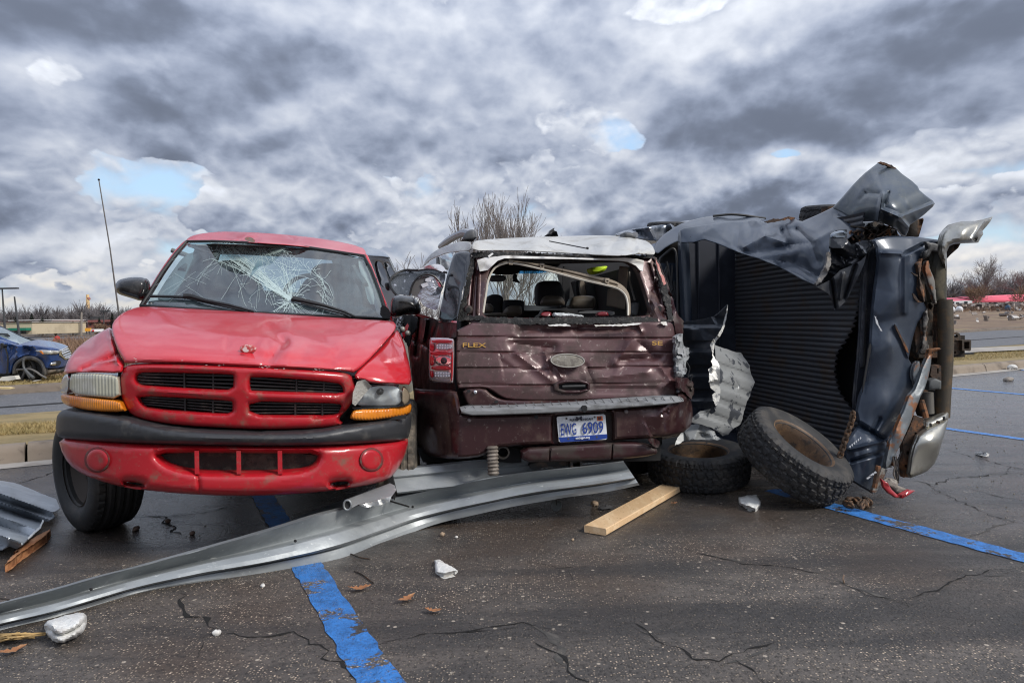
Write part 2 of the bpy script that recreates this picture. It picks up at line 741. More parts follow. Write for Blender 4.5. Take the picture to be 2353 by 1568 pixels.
def lettering(name, txt, mat, p0, xdir, ydir, height, width=None, par=None, depth=0.003, bold=0.0):
    cu = bpy.data.curves.new(name, 'FONT')
    cu.body = txt
    cu.extrude = 0.0
    cu.offset = bold
    cu.fill_mode = 'FRONT'
    tmp = bpy.data.objects.new(name + '_src', cu)
    COL.objects.link(tmp)
    bpy.context.view_layer.update()
    dg = bpy.context.evaluated_depsgraph_get()
    me = tmp.evaluated_get(dg).to_mesh()
    V = np.array([v.co[:] for v in me.vertices])
    F = [tuple(p.vertices) for p in me.polygons]
    tmp.evaluated_get(dg).to_mesh_clear()
    bpy.data.objects.remove(tmp)
    V[:, :2] -= V[:, :2].min(0)
    ext = V[:, :2].max(0)
    sy = height / ext[1]
    sx = sy if width is None else width / ext[0]
    xdir, ydir = np.array(xdir), np.array(ydir)
    nz = np.cross(xdir, ydir)
    P = np.array(p0) + V[:, :1] * sx * xdir + V[:, 1:2] * sy * ydir
    n = len(P)
    # front face with a raised rim so that the letter is a solid
    cnt = {}
    for f in F:
        for i in range(len(f)):
            cnt[(f[i], f[(i + 1) % len(f)])] = 1
    V2 = np.r_[P + nz * depth, P]
    S = [(j, i, i + n, j + n) for (i, j) in cnt if (j, i) not in cnt]
    return build(name, V2, F + S, mat, par, smooth=False)


# ---------------------------------------------------------------- materials
MATS = {}


def mat(name, base, rough=0.5, metal=0.0, c2=None, sc=6.0, lo=0.48, hi=0.62, c3=None, sc3=60.0, lo3=.55, hi3=.68, bump=0.0, bsc=80.0,
        coat=0.0, spec=0.5, stretch=(1, 1, 1), rough2=None, metal2=None, rnd=0.0, dist=0.0, bdet=4, flake=0.0):
    if name in MATS:
        return MATS[name]
    m = bpy.data.materials.new(name)
    m.use_nodes = True
    g = NG(m.node_tree)
    b = g.n['Principled BSDF']
    co = g.node('ShaderNodeTexCoord').outputs['Object']
    if stretch != (1, 1, 1):
        co = g.v('MULTIPLY', co, stretch)
    col = (*base, 1)
    b.inputs['Roughness'].default_value = rough
    b.inputs['Metallic'].default_value = metal
    b.inputs['Coat Weight'].default_value = coat
    b.inputs['Coat Roughness'].default_value = 0.08
    b.inputs['Specular IOR Level'].default_value = spec
    msk = None
    if rnd:
        inf = g.node('ShaderNodeObjectInfo').outputs['Random']
        col = g.mix(inf, tuple(c * (1 - rnd) for c in base), tuple(min(1, c * (1 + rnd)) for c in base))
    if c2 is not None:
        msk = g.ramp(g.noise(co, sc, 7, 0.62, dist), lo, hi)
        col = g.mix(msk, col, c2)
        if rough2 is not None:
            g.put(b.inputs['Roughness'], g.ramp(msk, 0, 1, rough, rough2, False))
        if coat and rough2 is not None:
            g.put(b.inputs['Coat Weight'], g.ramp(msk, 0, 1, coat, 0.0, False))
        if metal2 is not None:
            g.put(b.inputs['Metallic'], g.ramp(msk, 0, 1, metal, metal2, False))
    if c3 is not None:
        m3 = g.ramp(g.noise(g.v('ADD', co, (3.3, 1.7, 5.1)), sc3, 5, 0.65), lo3, hi3)
        col = g.mix(m3, col, c3)
    if flake:
        fl = g.voro(co, 900, out='Color')
        col = g.mix(flake, col, g.mix(g.ramp(fl, 0.2, 1.0), tuple(c * .5 for c in base), tuple(min(1, c * 2.2) for c in base)))
    g.put(b.inputs['Base Color'], col)
    if bump:
        bp = g.node('ShaderNodeBump')
        bp.inputs['Strength'].default_value = bump
        bp.inputs['Distance'].default_value = 0.01
        g.put(bp.inputs['Height'], g.noise(co, bsc, bdet, 0.6))
        g.l.new(bp.outputs[0], b.inputs['Normal'])
    MATS[name] = m
    return m


def glass(name, tint, trans=0.85, rough=0.03, haze=0.0, hazecol=(.6, .7, .68)):
    """thin pane: sees through, mirrors the sky, may carry frost, dust or a painted sheen"""
    m = bpy.data.materials.new(name)
    m.use_nodes = True
    g = NG(m.node_tree)
    g.n.clear()
    out = g.node('ShaderNodeOutputMaterial')
    tr = g.node('ShaderNodeBsdfTransparent')
    tr.inputs[0].default_value = (*tint, 1)
    gl = g.node('ShaderNodeBsdfGlossy')
    gl.inputs['Roughness'].default_value = rough
    fr = g.node('ShaderNodeFresnel')
    fr.inputs[0].default_value = 1.5
    mx = g.node('ShaderNodeMixShader')
    g.put(mx.inputs[0], g.m('ADD', g.m('MULTIPLY', fr.outputs[0], 0.9), 1 - trans, clamp=True))
    g.l.new(tr.outputs[0], mx.inputs[1])
    g.l.new(gl.outputs[0], mx.inputs[2])
    last = mx.outputs[0]
    if haze:
        df = g.node('ShaderNodeBsdfDiffuse')
        df.inputs[0].default_value = (*hazecol, 1)
        co = g.node('ShaderNodeTexCoord').outputs['Object']
        n = g.noise(co, 5, 6, .65)
        mh = g.node('ShaderNodeMixShader')
        g.put(mh.inputs[0], g.m('MULTIPLY', g.ramp(n, .3, .75), haze))
        g.l.new(last, mh.inputs[1])
        g.l.new(df.outputs[0], mh.inputs[2])
        last = mh.outputs[0]
    g.l.new(last, out.inputs[0])
    return m


red = mat('red_paint', (0.50, 0.012, 0.020), .28, 0, c2=(.50, .035, .045), sc=5, lo=.42, hi=.7, c3=(.22, .09, .06), sc3=26, lo3=.60, hi3=.80, coat=.75, bump=.02, bsc=18)
red_dusty = mat('red_paint_chalky', (0.52, 0.022, 0.035), .40, 0, c2=(.54, .062, .075), sc=3.5, lo=.40, hi=.7, c3=(.60, .25, .24), sc3=35, lo3=.66, hi3=.80, coat=.6, bump=.02, bsc=14)
red_dirty = mat('red_paint_muddy', (0.42, 0.010, 0.018), .36, 0, c2=(.20, .085, .06), sc=13, lo=.51, hi=.78, c3=(.25, .15, .12), sc3=70, lo3=.60, hi3=.76, coat=.45, rough2=.7)
blackplastic = mat('black_plastic', (.028, .029, .032), .42, 0, c2=(.07, .065, .06), sc=12, lo=.5, hi=.75, c3=(.30, .28, .25), sc3=70, lo3=.70, hi3=.76, rough2=.7, bump=.06, bsc=160)
blacksoft = mat('black_trim', (.012, .012, .013), .45, bump=.05, bsc=90)
void = mat('dark_cavity', (.016, .016, .017), .9)  # near-black colour puts the shade of cavities, gaps and holes into the surface
chrome = mat('bright_chrome', (.75, .76, .78), .12, 1.0, bump=.05, bsc=40)
silver = mat('silver_reflector', (.70, .71, .72), .22, .95)
# ================================================================ THE SETTING
def asphalt(name, dark, light, chips, wet=0.5, brown=0.5, scale=1.0, paint=None):
    m = bpy.data.materials.new(name)
    m.use_nodes = True
    g = NG(m.node_tree)
    b = g.n['Principled BSDF']
    co = g.node('ShaderNodeTexCoord').outputs['Object']
    big = g.noise(co, 0.55, 5, .6, .4)
    mid = g.noise(g.v('MULTIPLY', co, (1.0, 2.2, 1.0)), 1.6, 6, .62, .3)
    col = g.mix(g.ramp(mid, .35, .68), dark, light)
    br = g.ramp(g.noise(g.v('ADD', co, (7.1, 2.0, 0)), 0.8, 5, .6), .44, .62)
    col = g.mix(g.m('MULTIPLY', br, brown), col, (.075, .050, .035))
    mp = g.node('ShaderNodeMapping')
    g.put(mp.inputs['Vector'], co)
    mp.inputs['Rotation'].default_value = (0, 0, math.radians(-33))
    mp.inputs['Scale'].default_value = (.22, 1.9, 1)
    trk = g.ramp(g.noise(mp.outputs[0], 1.0, 5, .55), .50, .64)
    col = g.mix(g.m('MULTIPLY', trk, .62 * (1 if wet > .3 else 0)), col, (.026, .025, .026))
    # standing damp: round and beyond the wrecks the asphalt is soaked, the near part has dried in streaks
    sxyz = g.node('ShaderNodeSeparateXYZ')
    g.l.new(co, sxyz.inputs[0])
    yy = g.m('ADD', g.m('ADD', sxyz.outputs[1], g.m('MULTIPLY', sxyz.outputs[0], -.10)), g.m('MULTIPLY', g.m('SUBTRACT', big, .5), 3.2))
    soak = g.ramp(yy, 3.35, 4.6)
    pud = g.ramp(g.m('ADD', g.m('MULTIPLY', big, .6), g.m('MULTIPLY', mid, .4)), .45, .60)
    wetm = g.m('MULTIPLY', g.m('MAXIMUM', g.m('MULTIPLY', soak, g.ramp(mid, .25, .6, .55, 1.0)), g.m('MULTIPLY', pud, .45)), wet)
    # aggregate: cells of stone, some pale
    cells = g.node('ShaderNodeTexVoronoi')
    g.put(cells.inputs['Vector'], co)
    cells.inputs['Scale'].default_value = 88 * scale
    sepc = g.node('ShaderNodeSeparateColor')
    g.l.new(cells.outputs['Color'], sepc.inputs[0])
    inner = g.ramp(cells.outputs['Distance'], .46, .24)
    worn = g.ramp(g.noise(co, 1.1, 6, .6), .34, .58, .30, 1.0)
    worn = g.m('MULTIPLY', worn, g.m('MULTIPLY', g.m('SUBTRACT', 1.0, g.m('MULTIPLY', trk, .75)), g.ramp(wetm, 0, 1, 1.0, .42, False)))
    stone = g.m('MULTIPLY', g.m('MULTIPLY', g.ramp(sepc.outputs[0], .40, .68), inner), worn)
    scol = g.mix(sepc.outputs[1], tuple(c * .55 for c in chips), tuple(min(1, c * 1.75) for c in chips))
    col = g.mix(stone, col, scol)
    col = g.mix(g.m('MULTIPLY', g.ramp(sepc.outputs[2], .45, 1.0), .55), col, tuple(c * .35 for c in dark))
    c2 = g.voro(co, 34 * scale, out='Color')
    s2 = g.node('ShaderNodeSeparateColor')
    g.l.new(c2, s2.inputs[0])
    col = g.mix(g.m('MULTIPLY', g.ramp(s2.outputs[0], .95, .975), g.ramp(g.voro(co, 34 * scale), .34, .20)), col, (.42, .36, .29))
    fine = g.noise(co, 260 * scale, 2, .5)
    crs = g.noise(co, 52 * scale, 4, .6)
    col = g.mix(g.m('MULTIPLY', wetm, .50), col, g.mix(br, (.010, .0095, .0095), (.020, .013, .009)))
    far_sheen = g.ramp(g.m('ADD', sxyz.outputs[1], g.m('MULTIPLY', mid, 3.0)), 6.0, 11.0)  # far asphalt paler: grazing sky sheen is put into the colour
    col = g.mix(g.m('MULTIPLY', far_sheen, .75 if wet > .3 else 0), col, (.135, .135, .142))
    rough = g.ramp(wetm, 0, 1, .62, .17, False)
    hgt = g.m('ADD', g.m('MULTIPLY', g.m('MULTIPLY', inner, g.ramp(sepc.outputs[1], 0, 1, .3, 1.0)), .9), g.m('ADD', g.m('MULTIPLY', fine, .3), g.m('MULTIPLY', crs, .9)))
    bp = g.node('ShaderNodeBump')
    bp.inputs['Distance'].default_value = .009
    g.put(bp.inputs['Strength'], g.ramp(wetm, 0, 1, .95, .50, False))
    g.put(bp.inputs['Height'], hgt)
    if paint:
        wear = g.m('ADD', g.m('MULTIPLY', g.noise(co, 5.5, 9, .68, .4), .75), g.m('MULTIPLY', crs, .25))
        pm = g.ramp(wear, paint[1], paint[1] + .03)
        hole = g.m('SUBTRACT', 1.0, g.m('MULTIPLY', stone, .25))
        pm = g.m('MULTIPLY', pm, hole)
        pc = g.mix(g.ramp(g.noise(co, 14, 7, .7), .4, .68), paint[0], tuple(c * .55 for c in paint[0]))
        col = g.mix(pm, col, pc)
        rough = g.m('ADD', g.m('MULTIPLY', pm, g.m('SUBTRACT', .5, rough)), rough)
    g.put(b.inputs['Base Color'], col)
    g.put(b.inputs['Roughness'], rough)
    b.inputs['Specular IOR Level'].default_value = .5
    g.l.new(bp.outputs[0], b.inputs['Normal'])
    return m


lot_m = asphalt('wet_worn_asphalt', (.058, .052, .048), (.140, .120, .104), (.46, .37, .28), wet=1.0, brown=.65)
road_m = asphalt('pale_road_asphalt', (.115, .115, .12), (.15, .15, .155), (.2, .19, .18), wet=.1, brown=.0, scale=.45)
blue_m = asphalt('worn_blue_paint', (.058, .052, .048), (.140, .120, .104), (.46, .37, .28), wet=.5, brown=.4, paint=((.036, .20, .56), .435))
blue_far_m = asphalt('pale_blue_paint', (.05, .05, .05), (.07, .07, .07), (.16, .13, .10), wet=.3, brown=.1, paint=((.09, .27, .66), .30))
conc = mat('stained_concrete', (.235, .19, .145), .85, c2=(.125, .098, .074), sc=2.2, lo=.42, hi=.64, c3=(.08, .06, .05), sc3=8, lo3=.58, hi3=.8, bump=.35, bsc=40)
conc_dark = mat('dirty_concrete', (.15, .12, .095), .9, c2=(.08, .065, .05), sc=3, lo=.42, hi=.64, bump=.4, bsc=40)
conc_pale = mat('pale_concrete', (.36, .33, .29), .85, c2=(.25, .22, .19), sc=2.0, bump=.3, bsc=40)
soil_m = mat('winter_field', (.16, .105, .07), .95, c2=(.23, .165, .10), sc=.25, lo=.4, hi=.62, c3=(.11, .07, .05), sc3=1.2, lo3=.48, hi3=.7, bump=.6, bsc=6)
turf_m = mat('dry_turf', (.27, .20, .09), .95, c2=(.19, .145, .065), sc=1.6, lo=.4, hi=.62, c3=(.26, .20, .10), sc3=14, lo3=.5, hi3=.7, bump=.7, bsc=30)
crack_m = mat('crack_shadow', (.006, .0055, .005), .95)
seal_m = mat('old_crack_filler', (.050, .046, .042), .7, c2=(.10, .09, .078), sc=14, lo=.45, hi=.65, bump=.5, bsc=60)


def sheet(name, m, P, par=None, kind='structure', thick=0):
    P = [tuple(p) for p in P]
    o = build(name, P, [tuple(range(len(P)))], m, par, smooth=False, base=(0, 0, 0))
    if o.data.polygons[0].normal.z < 0:
        o.data.flip_normals()
    if par is None and kind:
        o['kind'] = kind
    return o


def gline(pL, pR, z, ext=60):
    a, b = G(*pL, z), G(*pR, z)
    u = (b - a) / np.linalg.norm(b - a)
    return a - u * ext, b + u * ext


def strip(name, m, near, far, z, ext=60):
    a, b = gline(*near, z, ext)
    c, d = gline(*far, z, ext)
    return sheet(name, m, [a, b, d, c])


# field: flat near the roads, rising a little towards the far right
def field_mesh():
    xs = np.r_[np.linspace(-2600, -160, 7), np.linspace(-140, 180, 65), np.linspace(220, 2600, 7)]
    ys = np.r_[np.linspace(-120, 20, 5), np.linspace(28, 260, 59), np.linspace(300, 4500, 8)]
    V, F = [], []
    for y in ys:
        for x in xs:
            rise = 1.9 * (1 / (1 + math.exp(-(x - 18 - .30 * y) / 6.0))) * (1 / (1 + math.exp(-(y - 92) / 14.0))) if abs(x) < 400 else 0
            V.append((x, y, -0.03 + rise + (.12 * mnoise.noise(Vector((x * .15, y * .15, 0))) if rise > .2 else 0)))
    n = len(xs)
    for j in range(len(ys) - 1):
        for i in range(n - 1):
            F.append((j * n + i, j * n + i + 1, (j + 1) * n + i + 1, (j + 1) * n + i))
    o = build('field', V, F, soil_m, smooth=True, angle=180)
    o['kind'] = 'structure'
    return o


def field_z(x, y):
    return -0.03 + 1.9 * (1 / (1 + math.exp(-(x - 18 - .30 * y) / 6.0))) * (1 / (1 + math.exp(-(y - 92) / 14.0)))


field_mesh()

KL, KR = (60, 1060), (2260, 853)
ka, kb = gline(KL, KR, 0, 0)
ku = (kb - ka) / np.linalg.norm(kb - ka)
kn = np.array([-ku[1], ku[0], 0])                       # away from the camera
a2, b2 = ka - ku * 70, kb + ku * 70
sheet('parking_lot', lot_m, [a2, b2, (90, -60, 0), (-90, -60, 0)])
# gutter apron of pale concrete along the kerb foot
sheet('gutter', conc_pale, [a2 - kn * .02 + [0, 0, .004], b2 - kn * .02 + [0, 0, .004], b2 - kn * .30 + [0, 0, .004], a2 - kn * .30 + [0, 0, .004]])
# kerb of cast lengths with open joints
kerb = thing('kerb', None, None, tuple(ka))
kerb['kind'] = 'structure'


def kerb_run(root, origin, u, n, t0, t1, L, h, w, m, nm='kerb_stone'):
    prof = [(-.03, -.02), (0, 0.0), (.015, h * .55), (.04, h * .86), (.085, h), (w - .03, h), (w, h - .02), (w, -.02)]
    t = t0
    first = None
    while t < t1:
        if first is None:
            V, F = [], []
            for e in (0.012, L * .5, L - .012):
                for (q, z) in prof:
                    V.append(np.array(base_of(root)) + u * e + n * q + np.array([0, 0, z]))
            k = len(prof)
            for s in range(2):
                for i in range(k - 1):
                    F.append((s * k + i, (s + 1) * k + i, (s + 1) * k + i + 1, s * k + i + 1))
            F += [tuple(range(k)), tuple(range(3 * k - 1, 2 * k - 1, -1))]
            o = build(nm, V, F, m, root, angle=50)
            first = o
        else:
            o = first.copy()
            COL.objects.link(o)
        o.location = Vector(u * t) + Vector((0, 0, random.Random(int(t * 7)).uniform(-.006, .004)))
        t += L


kerb_run(kerb, ka, ku, kn, -12, 24, 2.4, .16, .24, conc)
# grass verge, footpath and road behind the kerb (the strips fan out to the right)
verge = sheet('verge', turf_m, [a2 + kn * .2 + [0, 0, .135], b2 + kn * .2 + [0, 0, .135], b2 + kn * 7 + [0, 0, .06], a2 + kn * 1.3 + [0, 0, .10]])
strip('road', road_m, ((0, 974), (2352, 790)), ((0, 905), (2352, 752)), .012, 40)
strip('road_edge_crack', crack_m, ((0, 936), (2352, 773)), ((0, 933.5), (2352, 772)), .018, 40)
strip('footpath', conc_pale, ((1800, 828), (2352, 803)), ((1800, 817), (2352, 794)), .150, 6)
strip('far_verge', turf_m, ((0, 905), (2352, 751)), ((0, 850), (2352, 737)), .02, 30)
# low kerb before the far verge
fa, fb = gline((0, 908), (2352, 755), 0.0, 0)
fu = (fb - fa) / np.linalg.norm(fb - fa)
fn = np.array([-fu[1], fu[0], 0])
fk = thing('far_kerb', None, None, tuple(fa))
fk['kind'] = 'structure'
kerb_run(fk, fa, fu, fn, -8, 62, 3.5, .17, .25, conc_dark)
strip('far_road', road_m, ((0, 793), (420, 790)), ((0, 773), (420, 771)), .0, 14)


# ---- painted bay lines
def bay_line(near, far, w, m, ext0=0, ext1=0, seed=1):
    a, b = G(*near), G(*far)
    u = (b - a) / np.linalg.norm(b - a)
    a, b = a - u * ext0, b + u * ext1
    n = np.array([-u[1], u[0], 0]) * w / 2
    rg = random.Random(seed)
    k = max(2, int(np.linalg.norm(b - a) / .05))
    L = [a + (b - a) * i / k + n * (1 + rg.uniform(-.10, .10)) + [0, 0, .004] for i in range(k + 1)]
    R = [a + (b - a) * i / k - n * (1 + rg.uniform(-.10, .10)) + [0, 0, .004] for i in range(k + 1)]
    F = [(i, i + 1, k + 1 + i + 1, k + 1 + i) for i in range(k)]
    o = build('bay_line', L + R, F, m, smooth=False, base=(0, 0, 0))
    if o.data.polygons[0].normal.z < 0:
        o.data.flip_normals()
    o['kind'] = 'structure'
    return o


bay_line((872, 1568), (706, 1303), .150, blue_m, .6, 2.2, 1)
bay_line((2352, 1282), (1935, 1169), .150, blue_m, 1.5, .6, 2)
bay_line((2352, 1009), (2180, 985), .11, blue_far_m, 2.0, 3.0, 3)
bay_line((2352, 906), (2180, 891), .13, blue_far_m, 2.0, 3.0, 4)
bay_line((2352, 850), (2310, 847), .13, blue_far_m, 2.0, .5, 5)


# ---- cracks in the asphalt, as broken ribbons sunk to black, and old filler beside them
def crack(px, w, m=crack_m, seed=0, z=.0025, name='crack', rough=.5):
    w = w * (.62 if m is seal_m else 1.0)
    rg = random.Random(seed)
    P = [G(*p) for p in px]
    pts = []
    for a, b in zip(P[:-1], P[1:]):
        k = max(2, int(np.linalg.norm(b - a) / .035))
        for i in range(k):
            pts.append(a + (b - a) * i / k)
    pts.append(P[-1])
    V, F = [], []
    off = 0
    n = len(pts)
    for i, p in enumerate(pts):
        t = pts[min(i + 1, n - 1)] - pts[max(i - 1, 0)]
        t = t / (np.linalg.norm(t) + 1e-9)
        nn = np.array([-t[1], t[0], 0])
        off = off * .66 + rg.gauss(0, w * 1.5 * rough)
        ww = w * .60 * (.2 + rg.random() ** 1.8 * 1.6) * min(1, .15 + i / 5, .15 + (n - 1 - i) / 5)
        c = p + nn * off + np.array([0, 0, z])
        V += [c + nn * ww / 2, c - nn * ww / 2]
    F = [(2 * i, 2 * i + 1, 2 * i + 3, 2 * i + 2) for i in range(n - 1)]
    o = build(name, V, F, m, smooth=False)
    if o.data.polygons[0].normal.z < 0:
        o.data.flip_normals()
    o['kind'] = 'structure'


crack(cH((600, 560), (625, 610), (650, 650), (700, 690), (735, 700)), .030, seed=1)
crack(cH((735, 700), (860, 700), (1010, 690), (1100, 735), (1180, 790), (1240, 830), (1290, 864), (1350, 900)), .018, seed=2)
crack(cH((470, 290), (560, 292), (610, 325), (640, 365)), .022, seed=3)
crack(cH((560, 292), (700, 280), (860, 240)), .012, seed=4)
crack(cH((1320, 720), (1480, 690), (1620, 690), (1780, 672)), .010, seed=5)
crack(cH((710, 700), (690, 760), (680, 780)), .007, seed=6)
crack(cH((2155, 655), (2250, 705), (2353, 765)), .010, seed=7)
crack(cJ((440, 910), (560, 970), (640, 1020), (700, 1045), (760, 1085), (820, 1100), (900, 1098), (990, 1070), (1080, 1030), (1180, 970)), .016, seed=8)
crack(cJ((985, 1085), (1030, 1130), (1130, 1197), (1170, 1230)), .018, seed=9)
crack(cJ((690, 545), (860, 590), (1050, 635), (1200, 640), (1330, 670), (1480, 690)), .012, seed=10)
crack(cJ((1480, 710), (1600, 765), (1720, 800), (1780, 835)), .016, seed=11)
crack(cJ((1790, 225), (1930, 250), (2090, 215), (2200, 205), (2280, 190)), .022, seed=12)
crack(cJ((2280, 190), (2290, 165), (2180, 135), (2050, 105), (1970, 75)), .012, seed=13)
crack(cJ((2280, 165), (2353, 180)), .020, seed=14)
crack(cJ((1880, 240), (1960, 290), (2060, 330), (2200, 395), (2353, 440)), .014, seed=15)
crack(cJ((2080, 265), (2200, 300), (2353, 330)), .012, seed=16)
crack(cJ((1560, 440), (1760, 470), (1900, 470)), .006, seed=17)
crack(cJ((1770, 810), (1900, 760), (2100, 690), (2200, 660), (2353, 640)), .012, seed=18)
crack(cJ((1710, 900), (1850, 950), (1960, 1020)), .008, seed=19)
crack(cJ((20, 620), (120, 650), (260, 640)), .006, seed=20)
crack(cJ((170, 660), (185, 700), (160, 740)), .005, seed=21)
crack(cJ((0, 1005), (110, 1060), (200, 1130), (300, 1180)), .022, seed=22)
crack(cL((880, 365), (1180, 375), (1420, 345)), .018, seed=23)
crack(cL((0, 935), (160, 900), (330, 880)), .010, seed=24)
crack([(20, 1115), (90, 1098), (140, 1075)], .02, seed=25)
crack([(1300, 1450), (1200, 1430), (1120, 1440), (980, 1462)], .008, seed=26)
crack(cJ((0, 900), (90, 1000), (200, 1110), (260, 1190)), .075, seal_m, 30, .0015, 'crack_filler', .25)
crack(cJ((860, 590), (960, 612), (1060, 638)), .035, seal_m, 31, .0015, 'crack_filler', .25)
crack(cJ((1430, 705), (1560, 745), (1700, 790), (1800, 835)), .05, seal_m, 32, .0015, 'crack_filler', .25)
crack(cJ((880, 1110), (1000, 1055), (1120, 1010)), .05, seal_m, 33, .0015, 'crack_filler', .25)
crack(cJ((2070, 500), (2180, 470), (2290, 420)), .05, seal_m, 34, .0015, 'crack_filler', .25)
crack(cJ((2150, 680), (2260, 680), (2353, 660)), .05, seal_m, 35, .0015, 'crack_filler', .25)
crack(cH((700, 650), (760, 670), (800, 690)), .05, seal_m, 36, .0015, 'crack_filler', .25)


# ---- grass blades on the verges (nobody could count them)
blade_m = mat('grass_blades', (.38, .28, .12), .9, c2=(.25, .20, .08), sc=2.0, lo=.4, hi=.6, c3=(.42, .33, .17), sc3=30, lo3=.5, hi3=.7)
stalk_m = mat('brown_stalks', (.22, .135, .085), .95, c2=(.15, .09, .06), sc=.4, lo=.4, hi=.6, c3=(.32, .22, .14), sc3=3, lo3=.5, hi3=.7)


def blades(name, m, areas, n, h, z, w=.006, lean=.5, seed=0):
    rg = random.Random(seed)
    V, F = [], []
    for (poly, share) in areas:
        P = [G(*p, z if not callable(z) else 0) for p in poly]
        for _ in range(int(n * share)):
            u, v = rg.random(), rg.random()
            p = (P[0] * (1 - u) + P[1] * u) * (1 - v) + (P[3] * (1 - u) + P[2] * u) * v
            if callable(z):
                p = np.array([p[0], p[1], z(p[0], p[1])])
            a = rg.random() * 6.283
            hh = h * rg.uniform(.4, 1.3)
            dx, dy = math.cos(a), math.sin(a)
            tip = p + np.array([rg.gauss(0, lean) * hh, rg.gauss(0, lean) * hh, hh])
            k = len(V)
            V += [p + np.array([dx * w, dy * w, 0]), p - np.array([dx * w, dy * w, 0]), tip]
            F.append((k, k + 1, k + 2))
    o = build(name, V, F, m, smooth=False)
    return tag(o, None, None, None, 'stuff')


blades('verge_grass', blade_m, [([(-60, 1003), (180, 990), (180, 970), (-60, 980)], .45), ([(2150, 832), (2420, 817), (2420, 803), (2150, 815)], .55)], 9000, .05, .13, .004, .7, 1)
blades('far_verge_grass', blade_m, [([(-80, 903), (180, 888), (180, 862), (-80, 872)], .6), ([(2150, 752), (2420, 747), (2420, 736), (2150, 740)], .4)], 9000, .07, .03, .008, .7, 2)
blades('brown_brush', stalk_m, [([(2120, 738), (2460, 733), (2460, 725.5), (2120, 726)], .75), ([(90, 870), (330, 850), (330, 792), (130, 796)], .25)], 16000, .75, lambda x, y: field_z(x, y), .03, .5, 3)


# ---- bare trees
bark_m = mat('grey_bark', (.13, .11, .10), .9, c2=(.045, .038, .034), sc=3, bump=.3, bsc=14)
twig_m = mat('brown_twigs', (.20, .175, .165), .9)
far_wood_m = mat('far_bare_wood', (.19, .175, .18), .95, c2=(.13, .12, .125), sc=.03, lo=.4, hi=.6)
fir_m = mat('evergreen_needles', (.018, .030, .020), .9, c2=(.035, .052, .032), sc=.8, lo=.4, hi=.62)


def grow(mt, mc, p, d, L, r, lv, rg, spread, up, minr, nseg=3):
    pts, rs = [p], [r]
    q, dd = p.copy(), d.copy()
    for i in range(nseg):
        dd = dd + np.array([rg.gauss(0, .13), rg.gauss(0, .13), rg.gauss(0, .08) + up * .10])
        dd /= np.linalg.norm(dd)
        q = q + dd * L / nseg
        pts.append(q)
        rs.append(max(minr, r * (1 - .42 * (i + 1) / nseg)))
    (mt if lv == 0 else mc).tube(pts, rs, 7 if lv == 0 else (5 if lv < 2 else 3), cap=False)
    return pts, rs, dd


def bare_tree(loc, H, seed, levels=5, spread=.75, kids=(5, 5, 4, 4, 3), trunk=.35, r0=None, up=.9, minr=.008, stems=1, label='', group=None, cat='tree', mats=None, name='bare_tree', flare=1.0):
    rg = random.Random(seed)
    loc = np.array(loc, float)
    mt, mc = MB(), MB()
    r0 = r0 or H * .022

    def rec(p, d, L, r, lv):
        pts, rs, dd = grow(mt, mc, p, d, L, r, lv, rg, spread, up, minr)
        if lv >= levels - 1:
            return
        k = kids[lv]
        for i in range(k):
            t = rg.uniform(.35, 1.0) if i < k - 1 else 1.0
            j = t * (len(pts) - 1)
            a = int(min(j, len(pts) - 2))
            b = pts[a] + (pts[a + 1] - pts[a]) * (j - a)
            ph = rg.random() * 6.283
            u, w, n = axes_from(dd)
            sp = spread * rg.uniform(.5, 1.2) if i < k - 1 else spread * .3
            nd = n * math.cos(sp) + (u * math.cos(ph) + w * math.sin(ph)) * math.sin(sp)
            nd[2] += .18 * up
            nd /= np.linalg.norm(nd)
            rec(b, nd, L * rg.uniform(.62, .86) * (1.0 if lv else flare), max(minr, rs[a] * rg.uniform(.5, .72)), lv + 1)
    for s in range(stems):
        d0 = np.array([rg.gauss(0, .05 if stems == 1 else .25), rg.gauss(0, .05 if stems == 1 else .25), 1.0])
        d0 /= np.linalg.norm(d0)
        rec(loc + np.array([rg.gauss(0, .1), rg.gauss(0, .1), 0]) * (stems > 1), d0, H * trunk, r0 / math.sqrt(stems), 0)
    # bring the crown to its full height
    zmax = max(v[2] for v in mc.V)
    s = H / (zmax - loc[2])
    for mb in (mt, mc):
        mb.V = [tuple(loc + (np.array(v) - loc) * s) for v in mb.V]
    t = thing(name, label, cat, tuple(loc), group)
    tm, tw = mats or (bark_m, twig_m)
    mt.build('trunk', tm, t, angle=180)
    mc.build('crown', tw, t, angle=180)
    return t


def at(x, Y, z=None):
    p = FWD.pt(x, 740, Y)
    return np.array([p[0], p[1], field_z(p[0], p[1]) if z is None else z])


bare_tree(at(1122, 40), 8.6, 5, 5, .36, (6, 5, 4, 4), .30, .15, 1.0, .009, 3, 'bushy bare tree with many upright stems rising behind the maroon car roof', 'bare trees behind the wrecks')
bare_tree(at(1205, 44), 5.6, 9, 5, .6, (5, 4, 4, 3), .34, .13, .8, .010, 1, 'thin low bare tree to the right of the bushy one behind the maroon car', 'bare trees behind the wrecks')
bare_tree(at(930, 36), 4.6, 12, 5, .85, (5, 4, 4, 3), .34, .10, .4, .009, 1, 'low spreading bare tree between the red pickup roof and the maroon car', 'bare trees behind the wrecks')
bare_tree(at(1165, 30), 5.6, 21, 5, .6, (4, 4, 3, 3), .42, .14, .8, .009, 1, 'bare tree with a stout trunk seen through the middle of the maroon car', 'bare trees behind the wrecks')
bare_tree(at(1290, 33), 5.4, 24, 5, .7, (4, 3, 3, 3), .36, .10, .7, .009, 1, 'slim bare tree seen through the right of the maroon car windscreen', 'bare trees behind the wrecks')
